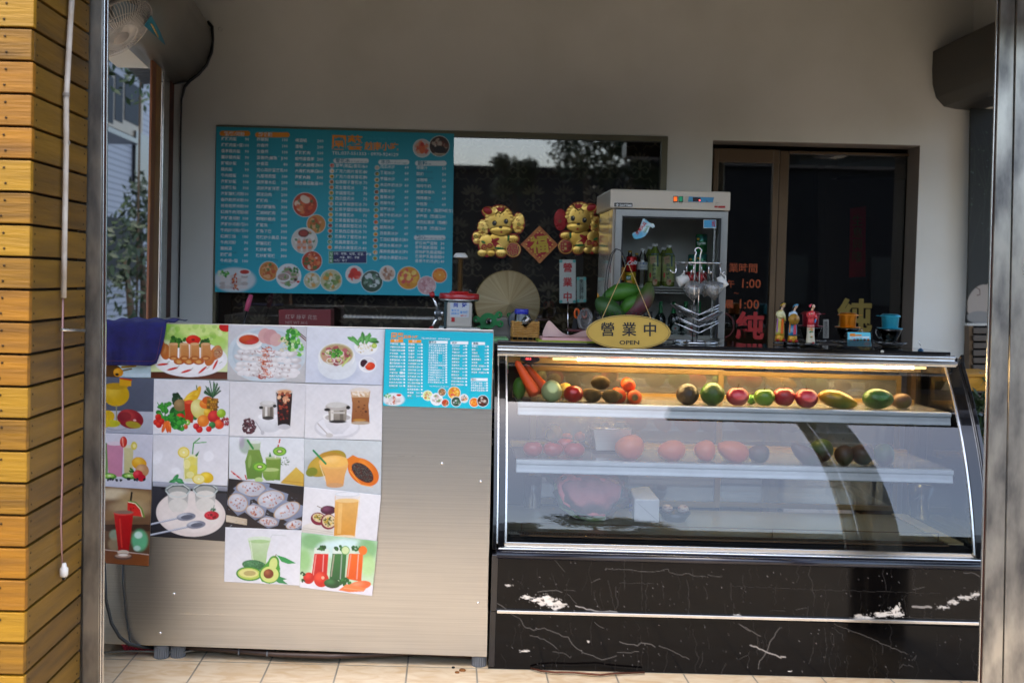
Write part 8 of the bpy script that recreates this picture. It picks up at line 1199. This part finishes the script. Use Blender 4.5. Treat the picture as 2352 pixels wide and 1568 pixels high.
mb=MB(); z0=Q(k2,458,540,Yi_).z; z1=Q(k2,462,100,Yi_).z; cx4=Q(k2,458,400,Yi_).x; L=[]; mb.tube([(cx4,Yi_,z0),(cx4+.002,Yi_,z1)],.0085,10); rod=mb.build('screw_rod',mat('oiled black steel','1a1614',.3,.7),isv); mb=MB(); mb.tube([(cx4+.0105*math.cos(i*.7),Yi_+.0105*math.sin(i*.7),z0+(z1-z0)*i/300) for i in range(301)],.0016,5); mb.build('screw_thread',mat('brass thread','7a5c34',.35,.8),rod)
c=Q(k2,465,72,Yi_); mb=MB(); mb.lathe([(0,.012),(60*s4,.011),(90*s4,.0),(94*s4,-.008),(60*s4,-.012),(0,-.012)],c,30); mb.build('top_cap',M_white,isv,bevel=.0005)
mb=MB(); a=Q(k2,268,818,Yi_-.05); b=Q(k2,125,822,Yi_-.05); mb.tube([a,b],.008,12); mb.build('crank_hub',M_chrome,isv); mb=MB(); h_=Q(k2,172,820,Yi_-.06); mb.lathe([(0,-.012),(.017,-.012),(.017,.012),(0,.012)],h_,14,M=Matrix.Rotation(PI/2,3,'Y')); mb.build('crank_boss',mat('grey cast metal','5a5e60',.4,.6),isv)
for (xa,ya,xb,yb) in ((170,770,105,610),(160,870,92,1010)): A,B=Q(k2,xa,ya,Yi_-.06),Q(k2,xb,yb,Yi_-.06); mb=MB(); mb.tube([A,B],[.006,.005],10); arm=mb.build('crank_arm',M_chrome,isv); mb=MB(); d_=(B-A).normalized(); mb.tube([B-d_*.002,B+d_*.01,B+d_*.022],[.008,.012,.010],10); mb.build('red_knob',M_redpl,arm)
# ---- green blade, grey machine
gm=thing('cup_sealer','beige grey machine with green plastic clamps behind the small menu','kitchen machine',Q(k2,1050,1150,4.95)); mb=MB(); a,b=Q(k2,895,870,4.95),Q(k2,1145,1160,4.95); mb.box(a.x,b.x,4.95,5.2,b.z-.1,a.z); mb.build('housing',mat('grey machine enamel','8f887c',.4,scale=3),gm,bevel=.01); mb=MB(); mb.lathe([(0,0),(150*QS(k2,4.94),0),(150*QS(k2,4.94),.04),(0,.04)],Q(k2,1240,930,4.90),30,M=Matrix.Rotation(-PI/2,3,'X')); mb.build('grey_disc',mat('grey blue disc','4a5054',.4),gm,bevel=.004)
def gclamp(cx,cy,q,Y,nm,lab):
    t=thing(nm,lab,'plastic clamp',Q(k2,cx,cy,Y)); mb=MB(); mb.prism([Q(k2,x,y,Y) for x,y in ellp(cx,cy,110*q,105*q,30)],(0,.02,0)); 
    for dx,dy in ((-150,-20),(140,-80),(155,40),(-120,110)): x,y=cx+dx*q,cy+dy*q; mb.hexa([Q(k2,cx+dx*.3*q,cy+dy*.3*q-34*q,Y+.001),Q(k2,x,y-30*q,Y+.001),Q(k2,x,y+30*q,Y+.001),Q(k2,cx+dx*.3*q,cy+dy*.3*q+34*q,Y+.001)],[v+Vector((0,.015,0)) for v in [Q(k2,cx+dx*.3*q,cy+dy*.3*q-34*q,Y+.001),Q(k2,x,y-30*q,Y+.001),Q(k2,x,y+30*q,Y+.001),Q(k2,cx+dx*.3*q,cy+dy*.3*q+34*q,Y+.001)]]); mb.tube([Q(k2,x+math.cos(g)*34*q,y+math.sin(g)*34*q,Y+.008) for g in [i*PI/8 for i in range(16)]],QS(k2,Y)*14*q,8,0,True)
    mb.build('green_star',M_greenpl,t,fix=True); mb=MB(); mb.lathe([(0,.025),(38*q*QS(k2,Y),.022),(40*q*QS(k2,Y),0)],Q(k2,cx+6,cy,Y),20,M=Matrix.Rotation(PI/2,3,'X')); mb.build('hub',M_alu,t); mb=MB(); mb.lathe([(0,.034),(18*q*QS(k2,Y),.034),(20*q*QS(k2,Y),.02)],Q(k2,cx+6,cy,Y),16,M=Matrix.Rotation(PI/2,3,'X')); mb.build('axle',M_blackm,t)
gclamp(825,925,1.0,4.86,'green_clamp','green four lobed plastic clamp in front of the straw hat'); gclamp(1190,860,.62,4.93,'green_clamp','smaller green plastic clamp behind the blue lidded jar')
sc_=thing('scissors','black scissors with orange handles standing behind the paper spike','scissors',Q(k2,1960,1060,4.75)); mb=MB()
for x in (1985,2080): mb.tube([Q(k2,x+math.cos(g)*30,828+math.sin(g)*56,4.75) for g in [i*PI/10 for i in range(20)]],QS(k2,4.75)*14,8,0,True)
mb.build('orange_grips',mat('orange plastic','d85a10',.4),sc_); mb=MB(); mb.hexa([Q(k2,1945,895,4.745),Q(k2,2000,895,4.745),Q(k2,1985,1060,4.745),Q(k2,1915,1040,4.745)],[p+Vector((0,.01,0)) for p in (Q(k2,1945,895,4.745),Q(k2,2000,895,4.745),Q(k2,1985,1060,4.745),Q(k2,1915,1040,4.745))]); mb.build('black_shank',M_black,sc_)
o=crumple('plastic_cup_stack','cups','wrapped stack of translucent plastic cups behind the gold sign',k2,2090,910,100,150,4.72,dep=.04,amp=.05)
rd=thing('red_tray','dark red tray edge behind the papers','tray',Q(k2,1960,1050,4.66)); mb=MB(); a,b=Q(k2,1870,1042,4.66),Q(k2,2110,1068,4.66); mb.box(a.x,b.x,4.66,4.76,b.z,a.z); mb.build('tray_edge',mat('dark red tray paint','6a1420',.4),rd,bevel=.002)
pk=thing('pink_brush','pink handled brush standing behind the counter near the left of the window','brush',P(570,740,5.2)); mb=MB(); mb.tube([P(577,677,5.2),P(571,695,5.2),P(566,714,5.2)],[.010,.013,.011],10); mb.build('pink_handle',mat('pink plastic','d85a80',.4),pk); mb=MB(); mb.tube([P(567,714,5.2),P(558,750,5.2),P(556,790,5.2)],.004,8); mb.build('shaft',M_blackm,pk)
rbx=thing('red_box','faded red printed box on the sill behind the counter','box',P(700,748,5.2)); mb=MB(); pb(mb,640,711,760,760,5.2,.15); mb.build('box_body',mat('faded red card','7a2024',.5,col2='6a3030',scale=5),rbx,bevel=.003); mb=MB(); letter(mb,'P',5.199,655,731,9,'紅豆 綠豆 花生',0,'l',.028,.01,1); letter(mb,'P',5.199,655,743,6,'NET WT 3KG',0,'l',.028,.01,1); mb.build('box_lettering',mat('pink grey ink','a88880',.5),rbx)
pkp=thing('window_post','dark painted post inside the window opening, left of the wallpaper','post',P(515,740,YW+.08)); mb=MB(); pb(mb,498,660,531,800,YW+.06,.03); mb.build('post_face',mat('dark grey brown paint','2c2826',.6),pkp)
bk=thing('back_counter','low steel worktop behind the service counter','worktop',(0,4.8,0)); mb=MB(); zbk=Q(k2,450,1055,Yi_).z; mb.box(c0.x+.05,X0-.14,4.66,5.3,zbk-.35,zbk-.32); mb.build('top',M_steel,bk); mb=MB(); mb.box(c0.x+.1,X0-.2,4.70,5.25,0,zbk-.351); mb.build('carcass',M_blackm,bk)
# ---- things in the gap between the counter and the case
k7='C7'; 
gp_=thing('green_crate','green crate with a pink rim in the gap beside the counter','crate',Q(k7,265,340,4.55)); mb=qbox(k7,200,128,330,332,4.50,.2); mb.build('crate_wall',mat('pale green plastic','6fae74',.5,col2='7fb880',scale=3),gp_); mb=qbox(k7,200,333,330,362,4.495,.2); mb.build('pink_base',mat('pink plastic 2','d08a94',.5),gp_); mb=qbox(k7,226,143,274,180,4.49,.008); mb.build('grey_plate',mat('grey green plate','6a7a60',.5),gp_)
mb=MB(); mb.ball(Q(k7,233,232,4.49),(.014,.008,.018),16); mb.build('red_button',M_redpl,gp_); mb=MB(); mb.ball(Q(k7,273,297,4.495),(.012,.004,.022),14); mb.build('orange_mark',mat('orange mark','d8883c',.5),gp_)
mb=MB(); c=Q(k7,268,480,4.40); s7=QS(k7,4.4); mb.lathe([(0,50*s7),(28*s7,50*s7),(34*s7,40*s7),(34*s7,8*s7),(27*s7,5*s7),(27*s7,-30*s7),(0,-30*s7)],c,22); mb.build('steel_canister',M_alu,label='round steel canister below the green crate in the gap',cat='canister',loc=c)
mb=qbox(k7,262,490,292,560,4.38,.05); mb.build('wooden_block',mat('pale wooden block','a88a5c',.6,scale=10),label='pale wooden block below the steel canister in the gap',cat='block',loc=Q(k7,262,560,4.38)); mb=qbox(k7,225,405,236,590,4.42,.03); mb.build('plastic_strip',mat('yellowed strip','9a8a68',.6),label='yellowed plastic strip beside the canister in the gap',cat='strip',loc=Q(k7,225,590,4.42))
jb2=thing('black_jar','tall black jar with a blue and white label in the gap','jar',Q(k7,255,868,4.30)); c=Q(k7,256,868,4.30); s7=QS(k7,4.3); mb=MB(); mb.lathe([(0,0),(40*s7,0),(42*s7,6*s7),(42*s7,236*s7),(36*s7,246*s7)],c,26); mb.build('jar_body',M_black,jb2); mb=MB(); mb.lathe([(37*s7,246*s7),(39*s7,248*s7),(39*s7,268*s7),(36*s7,272*s7),(0,272*s7)],c,26); mb.build('lid',mat('grey lid','3a3c40',.4),jb2); mb=MB(); mb.lathe([(42.6*s7,222*s7),(42.6*s7,240*s7)],c,26); mb.build('blue_band',M_txtb,jb2)
mb=MB(); Yl=4.30-43.5*s7; letter(mb,k7,Yl,222,666,10,'100% PURE',0,'l',.02,.02,1); letter(mb,k7,Yl,222,708,9,'YEUX FRAIS',0,'l',.02,.01,1); blobe(mb,k7,231,742,9,9,Yl+.004,.001); qbox(k7,220,806,252,850,Yl+.002,.001,0,mb); letter(mb,k7,Yl+.0005,222,842,24,'|||||',1,'l',0,.02,1,w=26); mb.build('label_lettering',[M_txtw,M_txtk],jb2)
gl_=thing('rubber_gloves','dark teal cloth hanging folded in the gap beside the case','cloth',Q(k7,250,1180,4.25)); mb=MB()
for x0_,x1_,r_,y1_ in ((262,232,13,1150),(274,246,12,1090),(248,226,11,1000),(280,262,10,1020)): mb.tube([Q(k7,x0_,880,4.25),Q(k7,x0_-4,950,4.24),Q(k7,(x0_+x1_)/2,1020 if y1_>1030 else 960,4.245),Q(k7,x1_,y1_,4.25)],[r_*.5*s7,r_*s7,r_*1.3*s7,r_*.6*s7],10)
mb.build('cloth_folds',mat('dark teal cloth','2c3e44',.8,bump=.3,bscale=40),gl_)
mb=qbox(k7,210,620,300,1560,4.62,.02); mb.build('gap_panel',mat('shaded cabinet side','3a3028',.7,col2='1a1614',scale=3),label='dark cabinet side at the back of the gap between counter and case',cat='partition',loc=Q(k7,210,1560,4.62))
# ---- small things under the case
cp_=thing('copper_pipe','bent copper pipe lying on the tiles under the display case','pipe',PZ(*wp('B4',900,1390),.012)); mb=MB(); mb.tube([PZ(*wp('B4',x,y-26),.010) for x,y in ((480,1352),(560,1375),(680,1388),(850,1390),(960,1400),(1070,1410),(1200,1396),(1450,1388))],.004,8); mb.build('tube',mat('copper','5a3424',.45,.7),cp_)
# ---- wall fan top left
kf='C5'; Yn=3.98; sf_=QS(kf,Yn); fan=thing('wall_fan','white wall fan with a wire cage, partly cut off at the top left','fan',Q(kf,200,330,Yn)); M_fan=mat('white fan plastic','aaa5a3',.5); M_wire=mat('white wire','d8d4d0',.4)
cf=Q(kf,300,430,Yn); ax=Vector((.605,-.16,-.78)).normalized(); Rf=ax.to_track_quat('Z','Y').to_matrix(); RR=640*sf_
ringp=lambda r,z,n=48:[cf+Rf@Vector((r*math.cos(2*PI*i/n),r*math.sin(2*PI*i/n),z)) for i in range(n)]
mb=MB(); mb.lathe([(RR,-.010),(RR+.004,-.009),(RR+.004,.009),(RR,.010),(RR-.003,0),(RR,-.010)],cf,60,M=Rf); mb.build('cage_band',M_fan,fan)
mb=MB()
for i in range(72): a=2*PI*i/72; ca,sa=math.cos(a),math.sin(a); mb.tube([cf+Rf@Vector((r*ca,r*sa,z)) for r,z in ((RR,.0),(RR*.93,.025),(RR*.7,.042),(RR*.2,.05))],.0015,4); mb.tube([cf+Rf@Vector((r*ca,r*sa,z)) for r,z in ((RR,.0),(RR*.97,-.04),(RR*.8,-.085),(RR*.5,-.11),(RR*.25,-.115))],.0015,4)
for r,z in ((RR*.78,.038),(RR*.45,.047),(RR*.8,-.085),(RR*.95,-.055)): mb.tube(ringp(r,z),.0014,5,0,True)
mb.build('wire_cage',M_wire,fan); mb=MB(); mb.lathe([(0,.053),(RR*.2,.052),(RR*.21,.046),(0,.045)],cf,24,M=Rf); mb.build('centre_badge',M_fan,fan)
for b_i in range(3):
    mb=MB(); g=b_i*2*PI/3; vs=[cf+Rf@Vector((r*math.cos(g+w_),r*math.sin(g+w_),z)) for r,w_,z in ((.03,-.3,.0),(.09,-.42,.012),(RR*.86,-.34,.016),(RR*.9,.0,.0),(RR*.84,.30,-.018),(.09,.35,-.014),(.03,.3,0))]; mb.prism(vs,Rf@Vector((0,0,.002))); mb.build('blade',mat('clear blue blade','7a8a94',.3) if 'clear blue blade' not in bpy.data.materials else bpy.data.materials['clear blue blade'],fan)
mb=MB(); mb.lathe([(0,-.19),(.045,-.18),(.055,-.12),(.05,-.05),(0,-.04)],cf,24,M=Rf); mb.build('motor_housing',M_fan,fan); e0=cf-ax*.16; mb=MB(); mb.tube([e0,e0+Vector((-.02,.05,.05)),e0+Vector((-.05,.1,.1))],.014,8); mb.build('wall_arm',M_fan,fan)
